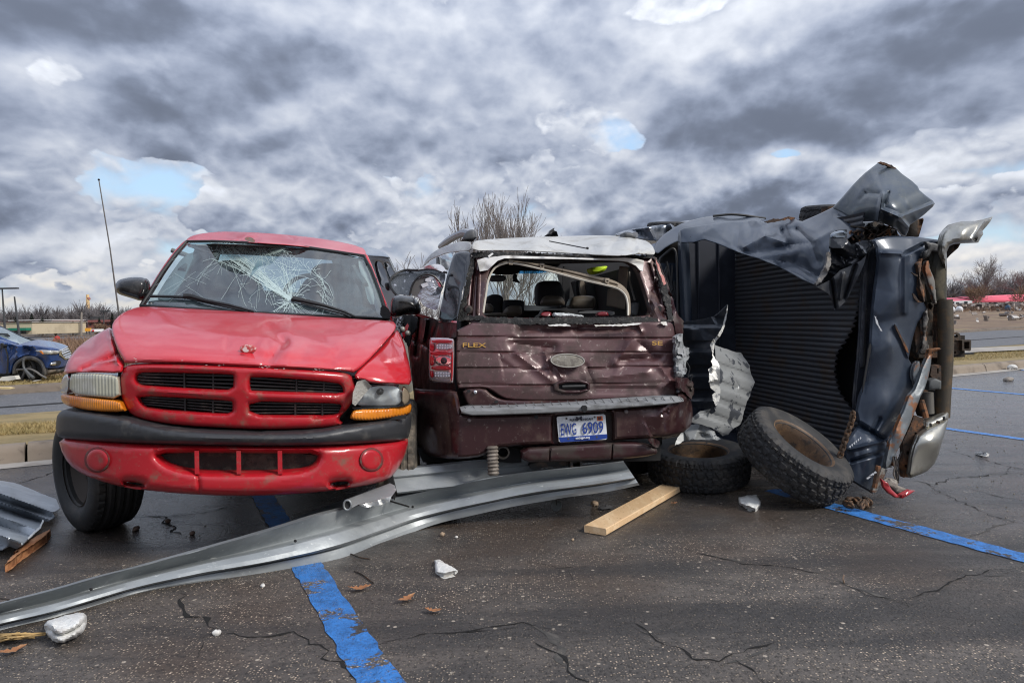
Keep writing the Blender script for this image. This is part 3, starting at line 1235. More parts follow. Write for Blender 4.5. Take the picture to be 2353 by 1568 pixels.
bare_tree(at(2262, 150), 11.4, 33, 6, .86, (6, 5, 4, 4, 3), .26, .36, .5, .016, 1, 'large round crowned bare tree behind the long pink roof', 'bare trees behind the pink roof')
bare_tree(at(2342, 158), 9.4, 37, 6, .80, (6, 5, 4, 4, 3), .26, .36, .5, .016, 1, 'second bare tree behind the pink roof, at the picture edge', 'bare trees behind the pink roof')
bare_tree(at(2240, 118), 4.6, 44, 4, .7, (6, 5, 4), .3, .08, .4, .02, 3, 'reddish brown sapling in front of the long pink roof', None, 'sapling', (stalk_m, stalk_m), 'sapling')
bare_tree(at(2345, 118), 4.2, 45, 4, .9, (6, 5, 4), .3, .08, .2, .02, 3, 'brown spreading bush before the pink roof at the picture edge', None, 'bush', (stalk_m, stalk_m), 'sapling')


def woods(name, spots, seed, m, twigs=130):
    """far wood that reads as one mass"""
    rg = random.Random(seed)
    mb = MB()
    for (x, Y, H) in spots:
        p = at(x, Y)
        mb.tube([p, p + np.array([rg.gauss(0, .3), 0, H * .5])], [.30, .16], 4, False)
        for k in range(twigs):
            z0 = H * rg.uniform(.12, .62)
            a = rg.random() * 6.283
            L = H * rg.uniform(.16, .42)
            el = rg.uniform(.3, 1.3)
            b = p + np.array([0, 0, z0])
            dv = np.array([math.cos(a) * math.cos(el), math.sin(a) * math.cos(el), math.sin(el)])
            mb.tube([b, b + dv * L * .5, b + dv * L + np.array([0, 0, L * .1])], [.10, .075, .045], 3, False)
    o = mb.build(name, m, None, angle=180)
    return tag(o, None, None, None, 'stuff')


rgw = random.Random(4)
woods('distant_woods', [(x + rgw.uniform(-6, 6), rgw.uniform(235, 300), rgw.uniform(6.5, 10.5) * (1.15 if 150 < x < 230 else 1.0)) for x in range(-60, 300, 4)] * 1, 6, far_wood_m)
woods('distant_woods', [(x + rgw.uniform(-4, 4), rgw.uniform(215, 270), rgw.uniform(7.0, 11.5)) for x in range(2120, 2430, 7)], 7, far_wood_m)
woods('distant_woods', [(x + rgw.uniform(-6, 6), rgw.uniform(250, 310), rgw.uniform(6.0, 9.5)) for x in list(range(-420, -60, 9)) + list(range(310, 2120, 9)) + list(range(2440, 2760, 9))], 9, far_wood_m, 46)
woods('distant_brush', [(x + rgw.uniform(-4, 4), rgw.uniform(175, 190), rgw.uniform(3.0, 6.2)) for x in range(2140, 2430, 8)], 8, mat('brown_far_brush', (.12, .095, .085), .95))


def fir(loc, H, R, seed, label, group=None):
    rg = random.Random(seed)
    loc = np.array(loc, float)
    t = thing('evergreen_tree', label, 'tree', tuple(loc), group)
    MB().tube([loc, loc + [0, 0, H * .9]], [.16, .03], 6).build('trunk', bark_m, t)
    mb = MB()
    for i in range(1100):
        f = rg.random() ** .8
        z = H * (.06 + .94 * f)
        rr = R * (1 - f) ** .75 * rg.uniform(.45, 1.05) + .05
        a = rg.random() * 6.283
        c = loc + np.array([math.cos(a) * rr, math.sin(a) * rr, z + rg.gauss(0, .08)])
        L = rg.uniform(.25, .55) * (1.15 - .5 * f) * (H / 5.0)
        out = np.array([math.cos(a), math.sin(a), rg.uniform(-.35, .25)])
        sd_ = np.array([-math.sin(a), math.cos(a), rg.uniform(-.3, .3)]) * L * .35
        mb.add([c - out * L * .5 + sd_, c - out * L * .5 - sd_, c + out * L * .6], [(0, 1, 2)])
    mb.build('crown', fir_m, t, smooth=False)
    return t


fir(at(97, 118), 2.9, 1.1, 1, 'tallest dark evergreen beside the grey apartment block', 'evergreens before the far buildings')
fir(at(167, 112), 2.2, 1.0, 2, 'squat dark evergreen left of the grey wooden pole', 'evergreens before the far buildings')
fir(at(258, 110), 3.3, .60, 3, 'narrow dark evergreen just above the red fender', 'evergreens before the far buildings')
fir(at(228, 125), 2.9, .6, 4, 'slim evergreen left of the narrow one above the red fender', 'evergreens before the far buildings')
fir(at(73, 200), 5.4, 1.3, 5, 'distant evergreen rising from the far woods', None)
fir(at(37, 150), 3.7, 1.2, 6, 'dark evergreen behind the cream shop roof', None)
bare_tree(at(128, 108), 1.7, 61, 4, .9, (7, 5, 4), .25, .07, .3, .022, 4, 'reddish leafless bush beside the tallest evergreen', None, 'bush', (stalk_m, stalk_m), 'leafless_bush')
bare_tree(at(233, 104), 2.0, 62, 4, .9, (7, 5, 4), .25, .07, .3, .022, 4, 'brown rounded bush near the narrow evergreen above the red fender', None, 'bush', (stalk_m, stalk_m), 'leafless_bush')
bare_tree(at(205, 170), 6.0, 64, 5, .6, (6, 5, 4, 3, 3), .28, .2, .6, .018, 2, 'wide bare tree behind the grey wooden pole', None, 'tree', (far_wood_m, far_wood_m))

# ---- far buildings on the left
cream = mat('cream_render', (.50, .42, .29), .85, c2=(.42, .35, .24), sc=.5)
brickm = mat('red_brick_far', (.22, .085, .065), .9, c2=(.17, .065, .05), sc=1.2, lo=.45, hi=.6)
greyw = mat('grey_cladding', (.20, .19, .185), .85)
whitew = mat('white_frames', (.72, .72, .70), .6)
dglass = mat('dark_window', (.02, .024, .028), .12)
greenm = mat('green_awning', (.008, .16, .095), .6)
roofw = mat('snow_pale_roof', (.74, .72, .70), .7)


def bbox_px(par, nm, m, x0, x1, y0, y1, Y, dep, proud=0.0, label=None):
    a, b = FWD.pt(x0, y1, Y - proud), FWD.pt(x1, y0, Y - proud)
    mb = MB().box(((a[0] + b[0]) / 2, Y - proud + dep / 2, (a[2] + b[2]) / 2), (abs(b[0] - a[0]), dep, abs(b[2] - a[2])))
    o = mb.build(nm, m, par, smooth=False)
    if label:
        o['label'] = label
    return o


def sx(p):
    return cS(p)[0]


shop = thing('shop', 'long low cream shop with a green awning and dark windows', 'building', at(30, 95))
(x0, y0), (x1, y1) = cS((-330, 605), (445, 755))
bbox_px(shop, 'wall', cream, x0, x1, y0, y1 + 3, 95, 12)
(x0, y0), (x1, y1) = cS((-340, 597), (450, 607))
bbox_px(shop, 'roof_edge', mat('tan_coping', (.62, .55, .42), .7), x0, x1, y0, y1, 95, 12.3, .15)
(x0, y0), (x1, y1) = cS((122, 672), (362, 712))
bbox_px(shop, 'awning', greenm, x0, x1, y0, y1, 95, 1.0, 1.0)
for (u0, u1) in ((130, 172), (176, 225), (232, 262), (280, 310), (316, 360)):
    (x0, y0), (x1, y1) = cS((u0, 716), (u1, 754))
    bbox_px(shop, 'window', dglass, x0, x1, y0, y1, 95, .1, .05)
(x0, y0), (x1, y1) = cS((20, 680), (92, 700))
bbox_px(shop, 'awning', greenm, x0, x1, y0, y1, 95, 1.0, 1.0)

flats = thing('apartment_block', 'grey apartment block with white window bays beside the cream shop', 'building', at(120, 130))
(x0, y0), (x1, y1) = cS((440, 590), (700, 730))
bbox_px(flats, 'wall', greyw, x0, x1, y0, y1, 130, 10)
for u in (445, 540, 632):
    (x0, y0), (x1, y1) = cS((u, 615), (u + 44, 715))
    bay = bbox_px(flats, 'window_bay', whitew, x0, x1, y0, y1, 130, .3, .25)
    for (v0, v1) in ((628, 650), (665, 690), (697, 712)):
        (x0, y0), (x1, y1) = cS((u + 6, v0), (u + 38, v1))
        bbox_px(bay, 'pane', dglass, x0, x1, y0, y1, 130, .1, .30)
(x0, y0), (x1, y1) = cS((440, 582), (700, 592))
bbox_px(flats, 'roof_edge', whitew, x0, x1, y0, y1, 130, 10, .2)

brk = thing('brick_hall', 'long red brick building with a pale roof behind the cream shop', 'building', at(100, 165))
(x0, y0), (x1, y1) = cS((-300, 572), (990, 700))
bbox_px(brk, 'wall', brickm, x0, x1, y0, y1, 165, 14)
(x0, y0), (x1, y1) = cS((110, 556), (725, 576))
bbox_px(brk, 'roof', roofw, x0, x1, y0, y1, 165, 14, .3)
for u in range(-280, 980, 58):
    (x0, y0), (x1, y1) = cS((u, 590), (u + 26, 606))
    bbox_px(brk, 'window', dglass, x0, x1, y0, y1, 165, .1, .06)
brk2 = thing('brick_house', 'smaller red brick building with a flat red roof above the red fender', 'building', at(235, 140))
(x0, y0), (x1, y1) = cS((1225, 590), (1720, 700))
bbox_px(brk2, 'wall', brickm, x0, x1, y0, y1, 140, 10)
(x0, y0), (x1, y1) = cS((1215, 558), (1730, 592))
bbox_px(brk2, 'roof', mat('dull_red_roof', (.27, .09, .08), .8), x0, x1, y0, y1, 140, 10, .4)
for u in range(1240, 1700, 60):
    (x0, y0), (x1, y1) = cS((u, 615), (u + 26, 640))
    bbox_px(brk2, 'window', dglass, x0, x1, y0, y1, 140, .1, .06)

chim = thing('chimney', 'tall tapering brick chimney lit yellow above the far woods', 'chimney', at(203, 330, 0))
b0, t0 = FWD.pt(*cS((1231, 600))[0], 330), FWD.pt(*cS((1214, 212))[0], 330)
MB().tube([np.array([b0[0], 330, 0]), [(b0[0] + t0[0]) / 2, 330, t0[2] * .5], [t0[0], 330, t0[2]]], [1.15, .85, .60], 16).build(
    'shaft', mat('sunlit_brick', (.72, .50, .25), .9, c2=(.55, .38, .20), sc=.2), chim)  # sunlit yellow is put into the brick colour
MB().tube([[t0[0] + .6, 330, t0[2] * .86], [t0[0] + .35, 330, t0[2] * .92]], [.72, .70], 16).build('band', mat('dark_brick_band', (.34, .15, .12), .9), chim)

pole_m = mat('dark_pole', (.045, .047, .05), .6)
for (pt_, pb, Y, lab, hd) in ((cS((30, 135))[0], cS((72, 690))[0], 62, 'left light pole with a flat lamp head, seen over the blue car', True),
                              (cS((200, 240))[0], cS((275, 760))[0], 58, 'leaning thin dark pole over the blue car, without a lamp', False)):
    a, b = FWD.pt(*pb, Y), FWD.pt(*pt_, Y)
    a = np.array([a[0] + (a[0] - b[0]) * .05, Y, 0.0])
    t = thing('light_pole' if hd else 'leaning_pole', lab, 'pole', a)
    MB().tube([a, b], [.11, .055], 8).build('shaft', pole_m, t)
    if hd:
        MB().box(b + [0.25, 0, 0.05], (2.2, .35, .12)).build('lamp_head', pole_m, t, smooth=False)
a, b = FWD.pt(*cS((1123, 730))[0], 105), FWD.pt(*cS((1132, 455))[0], 105)
tag(MB().tube([[a[0], 105, 0], b], [.18, .12], 8).build('utility_pole', mat('weathered_pole', (.24, .21, .18), .9)), 'pale grey wooden pole right of the squat evergreen', 'pole')
a, b = FWD.pt(*cS((1440, 600))[0], 130), FWD.pt(*cS((1437, 450))[0], 130)
t = thing('street_lamp', 'short dark street lamp with a box head above the small brick building', 'street lamp', (a[0], 130, 0))
MB().tube([[a[0], 130, 0], b], [.12, .09], 8).build('shaft', pole_m, t)
MB().box(b + [.3, 0, .1], (1.6, .4, .3)).build('lamp_head', pole_m, t, smooth=False)
MB().box(b + [-1.2, 0, -1.0], (2.2, .4, .25)).build('lamp_head', pole_m, t, smooth=False)

sg = thing('board_sign', 'small orange board sign at the far roadside', 'sign', at(sx((1215, 700))[0], 88))
(x0, y0), (x1, y1) = cS((1178, 675), (1255, 720))
bbox_px(sg, 'board', mat('orange_board', (.80, .36, .03), .6), x0, x1, y0, y1, 88, .2)
for u in (1192, 1240):
    (x0, y0), (x1, y1) = cS((u, 718), (u + 6, 745))
    bbox_px(sg, 'leg', pole_m, x0, x1, y0, y1 + 3, 88, .1)
vn = thing('parked_van', 'tiny white van with red lights on the far road', 'van', at(sx((1280, 705))[0], 84))
(x0, y0), (x1, y1) = cS((1258, 690), (1302, 728))
bbox_px(vn, 'body', whitew, x0, x1, y0, y1, 84, 2.0)
(x0, y0), (x1, y1) = cS((1272, 700), (1300, 722))
bbox_px(vn, 'rear_door', mat('red_door', (.6, .03, .03), .5), x0, x1, y0, y1, 84, .1, .08)
(x0, y0), (x1, y1) = cS((1262, 726), (1276, 735))
bbox_px(vn, 'wheel', void, x0, x1, y0, y1, 84, .5, .05)
(x0, y0), (x1, y1) = cS((1286, 726), (1299, 735))
bbox_px(vn, 'wheel', void, x0, x1, y0, y1, 84, .5, .05)
# red hydrant
hp = FWD.pt(*cS((794, 838))[0], 50)
hb = np.array([hp[0], 50, 0.0])
hy = thing('fire_hydrant', 'red fire hydrant standing at the far road behind the blue car', 'hydrant', hb)
hm = mat('hydrant_red', (.62, .02, .025), .5)
MB().tube([hb, hb + [0, 0, .5], hb + [0, 0, .62], hb + [0, 0, .7]], [.17, .15, .17, .05], 12).build('barrel', hm, hy)
MB().tube([hb + [-.25, 0, .42], hb + [.25, 0, .42]], .07, 10).build('nozzle', hm, hy)
MB().tube([hb + [0, 0, .0], hb + [0, 0, .06]], .24, 12).build('base_flange', mat('grey_flange', (.25, .25, .25), .7), hy)
# dark bank with rubbish below the far trees
strip('far_bank', mat('dark_bank', (.085, .068, .052), .95, c2=(.14, .11, .08), sc=.3, bump=.6, bsc=4), ((0, 771.2), (420, 769.5)), ((0, 765), (420, 763.5)), .02, 10)

# ---- long pink-roofed building on the right, debris before it
pk = thing('long_building', 'long low white building with a bright pink roof beyond the field', 'building', at(2300, 146))
za = field_z(at(2300, 140)[0], 146) - .3
p0, p1 = FWD.pt(2172, 705, 146), FWD.pt(2440, 705, 146)


def wz(x, y, Y):
    return FWD.pt(x, y, Y)[2]


z_e0, z_e1 = wz(2176, 693, 146), wz(2352, 689, 146)
mb = MB()
mb.hexa([(p0[0], 146, za), (p0[0], 146, z_e0), (p0[0], 156, za), (p0[0], 156, z_e0), (p1[0], 146, za), (p1[0], 146, z_e1), (p1[0], 156, za), (p1[0], 156, z_e1)])
mb.build('wall', mat('pale_siding', (.60, .66, .70), .7, c2=(.45, .50, .55), sc=.3), pk, smooth=False)
pinkm = mat('pink_roof', (.78, .115, .17), .6, c2=(.85, .20, .25), sc=.12)
ra, rb = FWD.pt(2166, 693, 145.3), FWD.pt(2238, 691, 145.3)
rc = FWD.pt(2445, 688, 145.3)


def roofpiece(a, b, ya, yb):
    ta, tb = wz(2200, ya, 151), wz(2200, yb, 151)
    V = [(a[0], 145.3, a[2]), (b[0], 145.3, b[2]), (b[0], 151, tb), (a[0], 151, ta), (a[0], 157, a[2]), (b[0], 157, b[2]),
         (a[0], 145.3, a[2] - .35), (b[0], 145.3, b[2] - .35)]
    build('roof', V, [(0, 1, 2, 3), (3, 2, 5, 4), (6, 7, 1, 0)], pinkm, pk, smooth=False)


roofpiece(ra, rb, 684, 683)
roofpiece(rb + [0, 0, .12], rc, 681.5, 677)
for u in range(2190, 2400, 12):
    a = FWD.pt(u, 697, 145.9)
    w = MB().box(a + [0, 0, -.1], (.55, .1, .75)).build('window', dglass, pk, smooth=False)
rv = thing('white_camper', 'wrecked white camper standing before the pink roof', 'camper', at(2205, 128))
(x0, y0), (x1, y1) = cR((205, 585), (320, 640))
bbox_px(rv, 'body', mat('camper_white', (.75, .75, .73), .5), x0, x1, y0, y1, 128, 3)
(x0, y0), (x1, y1) = cR((320, 580), (412, 615))
bbox_px(rv, 'cab', mat('camper_white', (.75, .75, .73), .5), x0, x1, y0, y1, 128, 3)
for (u0, u1, v0, v1) in ((220, 258, 590, 612), (345, 372, 588, 612), (275, 300, 595, 640)):
    (x0, y0), (x1, y1) = cR((u0, v0), (u1, v1))
    bbox_px(rv, 'window', dglass, x0, x1, y0, y1, 128, .1, .06)

rg = random.Random(77)
mb = MB()
for i in range(150):
    u, v = rg.uniform(205, 870), rg.choice([rg.gauss(632, 12), rg.gauss(650, 10), rg.uniform(640, 770)])
    (x, y), = cR((u, v))
    # stand each scrap on the rising field
    Y = 60 + 75 * max(0.02, min(1, (770 - v) / 150.0))
    p = FWD.pt(x, y, Y)
    p[2] = field_z(p[0], p[1]) + rg.uniform(.1, .7)
    s = rg.uniform(.12, .5)
    ax = axes_from([rg.gauss(0, 1), rg.gauss(0, 1), rg.gauss(0, 1)])
    mb.box(p, (s * rg.uniform(.8, 2.4), s, s * rg.uniform(.1, .6)), ax)
tag(mb.build('scattered_debris', mat('pale_scraps', (.62, .60, .57), .8, c2=(.20, .17, .15), sc=.35, lo=.42, hi=.5), smooth=False), None, None, None, 'stuff')
mb = MB()
for i in range(260):
    (x, y), = cR((rg.uniform(205, 880), rg.uniform(618, 650)))
    p = FWD.pt(x, y, rg.uniform(112, 130))
    p[2] = field_z(p[0], p[1]) + rg.uniform(0, .9)
    s = rg.uniform(.25, .8)
    mb.box(p, (s * rg.uniform(.8, 2.6), s, s * rg.uniform(.15, .7)), axes_from([rg.gauss(0, 1), rg.gauss(0, 1), rg.gauss(0, 1)]))
tag(mb.build('debris_heap', mat('mixed_rubble', (.20, .15, .12), .9, c2=(.42, .36, .32), sc=.5, lo=.48, hi=.56, c3=(.07, .055, .05), sc3=.9, lo3=.5, hi3=.6), smooth=False), None, None, None, 'stuff')
for (u, v, w, lab, m) in ((235, 652, 46, 'left white rubble bag before the camper', 'bag_white'), (300, 650, 50, 'right white rubble bag before the camper', 'bag_white'), (715, 636, 36, 'blue tarpaulin heap in the field debris', 'tarp_blue')):
    (x, y), = cR((u, v))
    p = FWD.pt(x, y, 108)
    p[2] = field_z(p[0], p[1]) + .3
    mb = MB()
    blob(mb, p, (w / 2.85 * K * 108 / FOC / 2 * 1.1, .6, .55), None, 10, 7)
    tag(mb.build('rubble_bag' if 'bag' in lab else 'tarpaulin_heap', mat(m, (.66, .67, .68) if m == 'bag_white' else (.03, .09, .16), .7, bump=.6, bsc=3)), lab, 'bag' if 'bag' in lab else 'tarpaulin')
# ================================================================ RED PICKUP
def side_plane_root(p):
    return np.array([p[0], p[1], 0.0])


AR = np.array([-0.185, 0.983, 0])
O1 = FWD.pt(552, 980, 3.62)
FR = Frame(O1, AR)
FR_side = np.array([0.983, 0.185, 0])
pick = thing('pickup_truck', 'red pickup truck with a shattered windscreen and black bumper, facing the camera', 'pickup', side_plane_root(FR.pt(552, 980, 1.2)))


def hood_depth(P):
    x = (P[:, 0] - 99.3) / .38961
    y = (P[:, 1] - 504) / .38961
    yy = y - 0.052 * (x - 1150) - np.where(x < 700, (700 - x) * .03, 0)
    d = np.interp(yy, [520, 540, 560, 590, 620, 650, 680, 710, 740, 770, 800, 820, 835, 850, 870],
                  [1.40, 1.25, 1.06, .88, .72, .575, .45, .34, .25, .17, .105, .07, .045, .035, .03])
    w = np.clip((yy - 560) / 280, 0, 1)
    return d + .13 * (np.abs(x - 1150) / 680) ** 2.6 * w


hd_dents = lines_fold([(1330, 640, 1420, 720, 55, .05), (1420, 720, 1330, 830, 50, .05), (1300, 700, 1480, 640, 40, -.02), (1250, 800, 1700, 850, 40, .02),
                       (1460, 660, 1700, 760, 60, -.03), (1100, 640, 1080, 760, 40, .012), (1480, 650, 1750, 640, 40, .03), (700, 620, 1250, 700, 60, -.012)])


def hood_disp(P):
    Q = np.c_[(P[:, 0] - 99.3) / .38961, (P[:, 1] - 504) / .38961]
    return hd_dents(Q) + window(1500, 740, 330, 110)(Q) * facets(5, (1150, 600, 1850, 870), 22, .03, .02, 7)(Q)


hood = panel('hood', red_dusty, FR, cA((480, 850), (470, 820), (440, 765), (415, 695), (404, 640), (412, 605), (450, 562), (515, 527), (575, 512), (800, 522), (1200, 545), (1600, 570),
             (1900, 590), (2060, 597), (2082, 622), (2070, 660), (1990, 750), (1910, 838), (1832, 905), (1812, 897), (1700, 887), (1500, 875), (1250, 864), (1000, 852), (800, 844), (600, 842)),
             hood_depth, pick, res=6, edge=(7, .03), disp=hood_disp, thick=.012, cv=1)
cx, cy = cA((1195, 764))[0]
hp0 = hood_depth(np.array([[cx, cy]]))[0]
em = panel('emblem_mark', mat('scraped_badge_seat', (.42, .05, .05), .5, c2=(.62, .45, .42), sc=60, lo=.5, hi=.62), FR, cA(ellipse(1195, 764, 50, 27)), hp0 - .085, hood, res=4, thick=.004, edge=(4, .01))
em.data.transform(Matrix.Translation((0, .03, 0)))
panel('badge_hole', mat('pale_scrape', (.62, .5, .48), .6), FR, cA((1172, 768), (1185, 752), (1205, 752), (1195, 762), (1215, 770), (1205, 782), (1185, 780)), hp0 - .10, hood, res=4, thick=.003)
# hood leading lip scrape lines: real chips of bare primer along the lip
rgc = random.Random(3)
primer = mat('chipped_primer', (.55, .42, .40), .7, c2=(.35, .33, .32), sc=60)
mbp = MB()
for i in range(26):
    u = rgc.uniform(520, 1780)
    v = 838 + (u - 520) * .045 + rgc.gauss(-3, 5) - (22 if u < 900 else 0) * rgc.random()
    P = np.array(cA((u, v)))
    d = hood_depth(P)[0] - .012
    p = FR.pts(P, [d])[0]
    mbp.box(p, (rgc.uniform(.003, .012), .002, rgc.uniform(.0015, .003)), axes_from([0.2, -1, .6]))
o = mbp.build('chip', primer, hood, smooth=False)
o['kind'] = 'stuff'

panel('fender', red, FR, cA((118, 912), (128, 870), (147, 825), (178, 782), (220, 738), (290, 690), (350, 655), (400, 632), (409, 690), (425, 745), (448, 800), (478, 850), (470, 885), (455, 908), (300, 902), (200, 902)),
      cA((120, 912, .40), (300, 905, .2), (455, 905, .13), (478, 850, .16), (448, 800, .26), (409, 690, .50), (400, 632, .82), (220, 738, .78), (178, 782, .62), (147, 825, .5), (300, 720, .62), (320, 800, .35), (240, 860, .30)),
      pick, res=6, edge=(10, .05), disp=lines_fold([(*cA((230, 880))[0], *cA((440, 790))[0], 12, .035), (*cA((380, 650))[0], *cA((440, 850))[0], 10, -.02), (*cA((300, 850))[0], *cA((430, 830))[0], 8, -.02)]), thick=.012)
panel('fender', red, FR, cA((1832, 908), (1900, 845), (1990, 752), (2072, 662), (2088, 648), (2112, 690), (2132, 745), (2146, 805), (2163, 865), (2176, 975), (2100, 972), (1935, 968), (1885, 945), (1845, 945)),
      cA((1832, 908, .15), (2176, 975, .40), (2100, 972, .27), (1935, 968, .18), (2072, 662, .95), (2132, 745, .80), (2146, 805, .62), (2000, 850, .32), (1900, 845, .26), (1990, 752, .58)),
      pick, res=6, edge=(9, .05), disp=lines_fold([(*cA((2060, 700))[0], *cA((2150, 800))[0], 14, .03), (*cA((1900, 880))[0], *cA((2150, 900))[0], 16, .015)]), thick=.012)


def gsur(P):
    x = (P[:, 0] - 99.3) / .38961
    y = (P[:, 1] - 504) / .38961
    return .035 + .13 * (np.abs(x - 1150) / 690) ** 2.4 + .035 * np.clip((y - 1000 - .05 * (x - 1150)) / 200, 0, 1)


TL = [(543, 938), (556, 908), (600, 900), (860, 905), (1115, 912), (1123, 930), (1117, 1003), (1000, 1003), (600, 980), (556, 966)]
TR = [(1218, 940), (1232, 925), (1500, 940), (1735, 962), (1765, 985), (1768, 1026), (1600, 1021), (1230, 1010), (1218, 1000)]
BL = [(557, 1038), (850, 1052), (1108, 1068), (1117, 1085), (1113, 1142), (1000, 1142), (620, 1113), (578, 1085)]
BR = [(1216, 1070), (1500, 1078), (1750, 1083), (1757, 1105), (1738, 1138), (1700, 1152), (1450, 1155), (1215, 1150)]
grille = panel('grille_surround', red_dirty, FR, cA((452, 1000), (453, 930), (468, 880), (500, 852), (600, 845), (800, 847), (1000, 856), (1250, 868), (1500, 879), (1700, 892), (1800, 903), (1830, 945),
               (1840, 1005), (1830, 1060), (1800, 1110), (1765, 1148), (1740, 1178), (1772, 1207), (1700, 1224), (1500, 1234), (1280, 1237), (1050, 1227), (850, 1217), (650, 1192), (550, 1167), (498, 1130), (468, 1070)),
               gsur, pick, holes=[cA(TL), cA(TR), cA(BL), cA(BR)], res=5, edge=(11, .045), thick=.03, cv=1,
               disp=lines_fold([(*cA((1600, 1165))[0], *cA((1760, 1130))[0], 10, .03)]))
slat_m = mat('dusty_black_slat', (.018, .018, .018), .5, c2=(.10, .085, .07), sc=9, lo=.5, hi=.7)
for (nm, hole, ns) in (('tl', TL, 4), ('tr', TR, 4), ('bl', BL, 4), ('br', BR, 4)):
    xs = [p[0] for p in hole]
    x0, x1 = min(xs) - 14, max(xs) + 14

    def edge_y(x, top):
        ys = []
        n = len(hole)
        for i in range(n):
            a, b = hole[i], hole[(i + 1) % n]
            if (a[0] - x) * (b[0] - x) <= 0 and a[0] != b[0]:
                ys.append(a[1] + (b[1] - a[1]) * (x - a[0]) / (b[0] - a[0]))
        return (min(ys) if top else max(ys)) if ys else None
    xa, xb = x0 + 50, x1 - 50
    ta, tb, ba, bb = edge_y(xa, 1), edge_y(xb, 1), edge_y(xa, 0), edge_y(xb, 0)
    for k in range(ns):
        f = (k + .45) / ns
        sl = ((tb + (bb - tb) * f) - (ta + (ba - ta) * f)) / (xb - xa)
        y0 = ta + (ba - ta) * f - sl * (xa - x0)
        y1 = y0 + sl * (x1 - x0)
        (px0, py0), (px1, py1) = cA((x0, y0), (x1, y1))
        dep = float(gsur(np.array([[(px0 + px1) / 2, py0]]))[0]) + .055
        dd0 = float(gsur(np.array([[px0, py0]]))[0]) + .05
        dd1 = float(gsur(np.array([[px1, py1]]))[0]) + .05
        V = []
        for (px, py, d) in ((px0, py0, dd0), (px1, py1, dd1)):
            for dz in (-1.6, 1.6):
                for dy in (0, .03):
                    V.append(FR.pt(px, py + dz - dy * 40, d + dy))
        MB().hexa([V[0], V[1], V[2], V[3], V[4], V[5], V[6], V[7]]).build('grille_slat', slat_m, grille, smooth=False)
    for f in (.5, .78):
        x = x0 + (x1 - x0) * f
        t_, b_ = edge_y(x, 1), edge_y(x, 0)
        (pa, qa), (pb, qb) = cA((x, t_), (x, b_))
        d = float(gsur(np.array([[pa, qa]]))[0]) + .075
        tube('grille_rib', slat_m, [FR.pt(pa, qa, d), FR.pt(pb, qb, d)], .006, grille, 5)
# radiator core and dark structure behind
core = mat('dirty_radiator', (.035, .03, .025), .8, c2=(.085, .07, .055), sc=12, lo=.45, hi=.6, bump=.5, bsc=180)
panel('radiator_core', void, FR, cA((470, 870), (1830, 930), (1830, 1190), (1500, 1230), (470, 1150)), .30, pick, res=60, thick=.05)
panel('front_bulkhead', void, FR, cA((260, 900), (480, 880), (1820, 930), (2080, 980), (2060, 1400), (1900, 1500), (500, 1500), (260, 1340)), .42, pick, res=80, thick=.05)


def bump_d(P):
    x = (P[:, 0] - 99.3) / .38961
    t = np.abs(x - 1130) / 1060
    return .36 * t ** 4.5 + .10 * t ** 2


panel('bumper', blackplastic, FR, cA((78, 1175), (84, 1150), (112, 1122), (150, 1118), (300, 1140), (480, 1167), (560, 1192), (700, 1222), (900, 1242), (1300, 1254), (1600, 1247), (1772, 1217), (1900, 1198), (2080, 1176),
      (2140, 1150), (2165, 1140), (2172, 1180), (2166, 1240), (2148, 1298), (2000, 1314), (1700, 1331), (1400, 1336), (1100, 1333), (800, 1328), (500, 1318), (250, 1303), (92, 1288), (72, 1245)),
      lambda P: bump_d(P) - .02, pick, res=6, edge=(17, .075), thick=.10, disp=lines_fold([(*cA((1200, 1240))[0], *cA((1290, 1250))[0], 9, .03)]))
LG = [(665, 1378), (900, 1374), (1200, 1376), (1450, 1378), (1622, 1380), (1604, 1430), (1545, 1467), (1400, 1482), (1150, 1487), (920, 1484), (800, 1463), (715, 1430)]
val = panel('lower_bumper', red_dirty, FR, cA((84, 1283), (250, 1298), (500, 1313), (800, 1323), (1100, 1328), (1400, 1331), (1700, 1326), (2000, 1309), (2152, 1292), (2150, 1330), (2128, 1400), (2085, 1480), (2033, 1536),
            (1900, 1567), (1708, 1597), (1500, 1616), (1282, 1627), (1100, 1628), (923, 1622), (700, 1606), (479, 1580), (300, 1530), (185, 1475), (120, 1400)),
            lambda P: bump_d(P) + .015, pick, holes=[cA(LG), cA((470, 1552), (500, 1545), (560, 1550), (600, 1566), (575, 1578), (500, 1572)), cA((1688, 1560), (1720, 1545), (1790, 1542), (1805, 1556), (1780, 1572), (1720, 1580))],
            res=6, edge=(20, .09), thick=.05, disp=lines_fold([(*cA((910, 1500))[0], *cA((925, 1640))[0], 10, .015)]))
panel('radiator', core, FR, cA((640, 1360), (1640, 1360), (1640, 1500), (640, 1500)), .16, pick, res=30, thick=.03)
for u in (905, 1152, 1395):
    (pa, qa), (pb, qb) = cA((u, 1362), (u + 2, 1500))
    V = []
    for (px, py) in ((pa, qa), (pb, qb)):
        for sgn in (-5.2, 5.2):
            for dy in (0.028, .07):
                V.append(FR.pt(px + sgn, py, dy))
    MB().hexa(V).build('bumper_post', red_dirty, val, smooth=False)
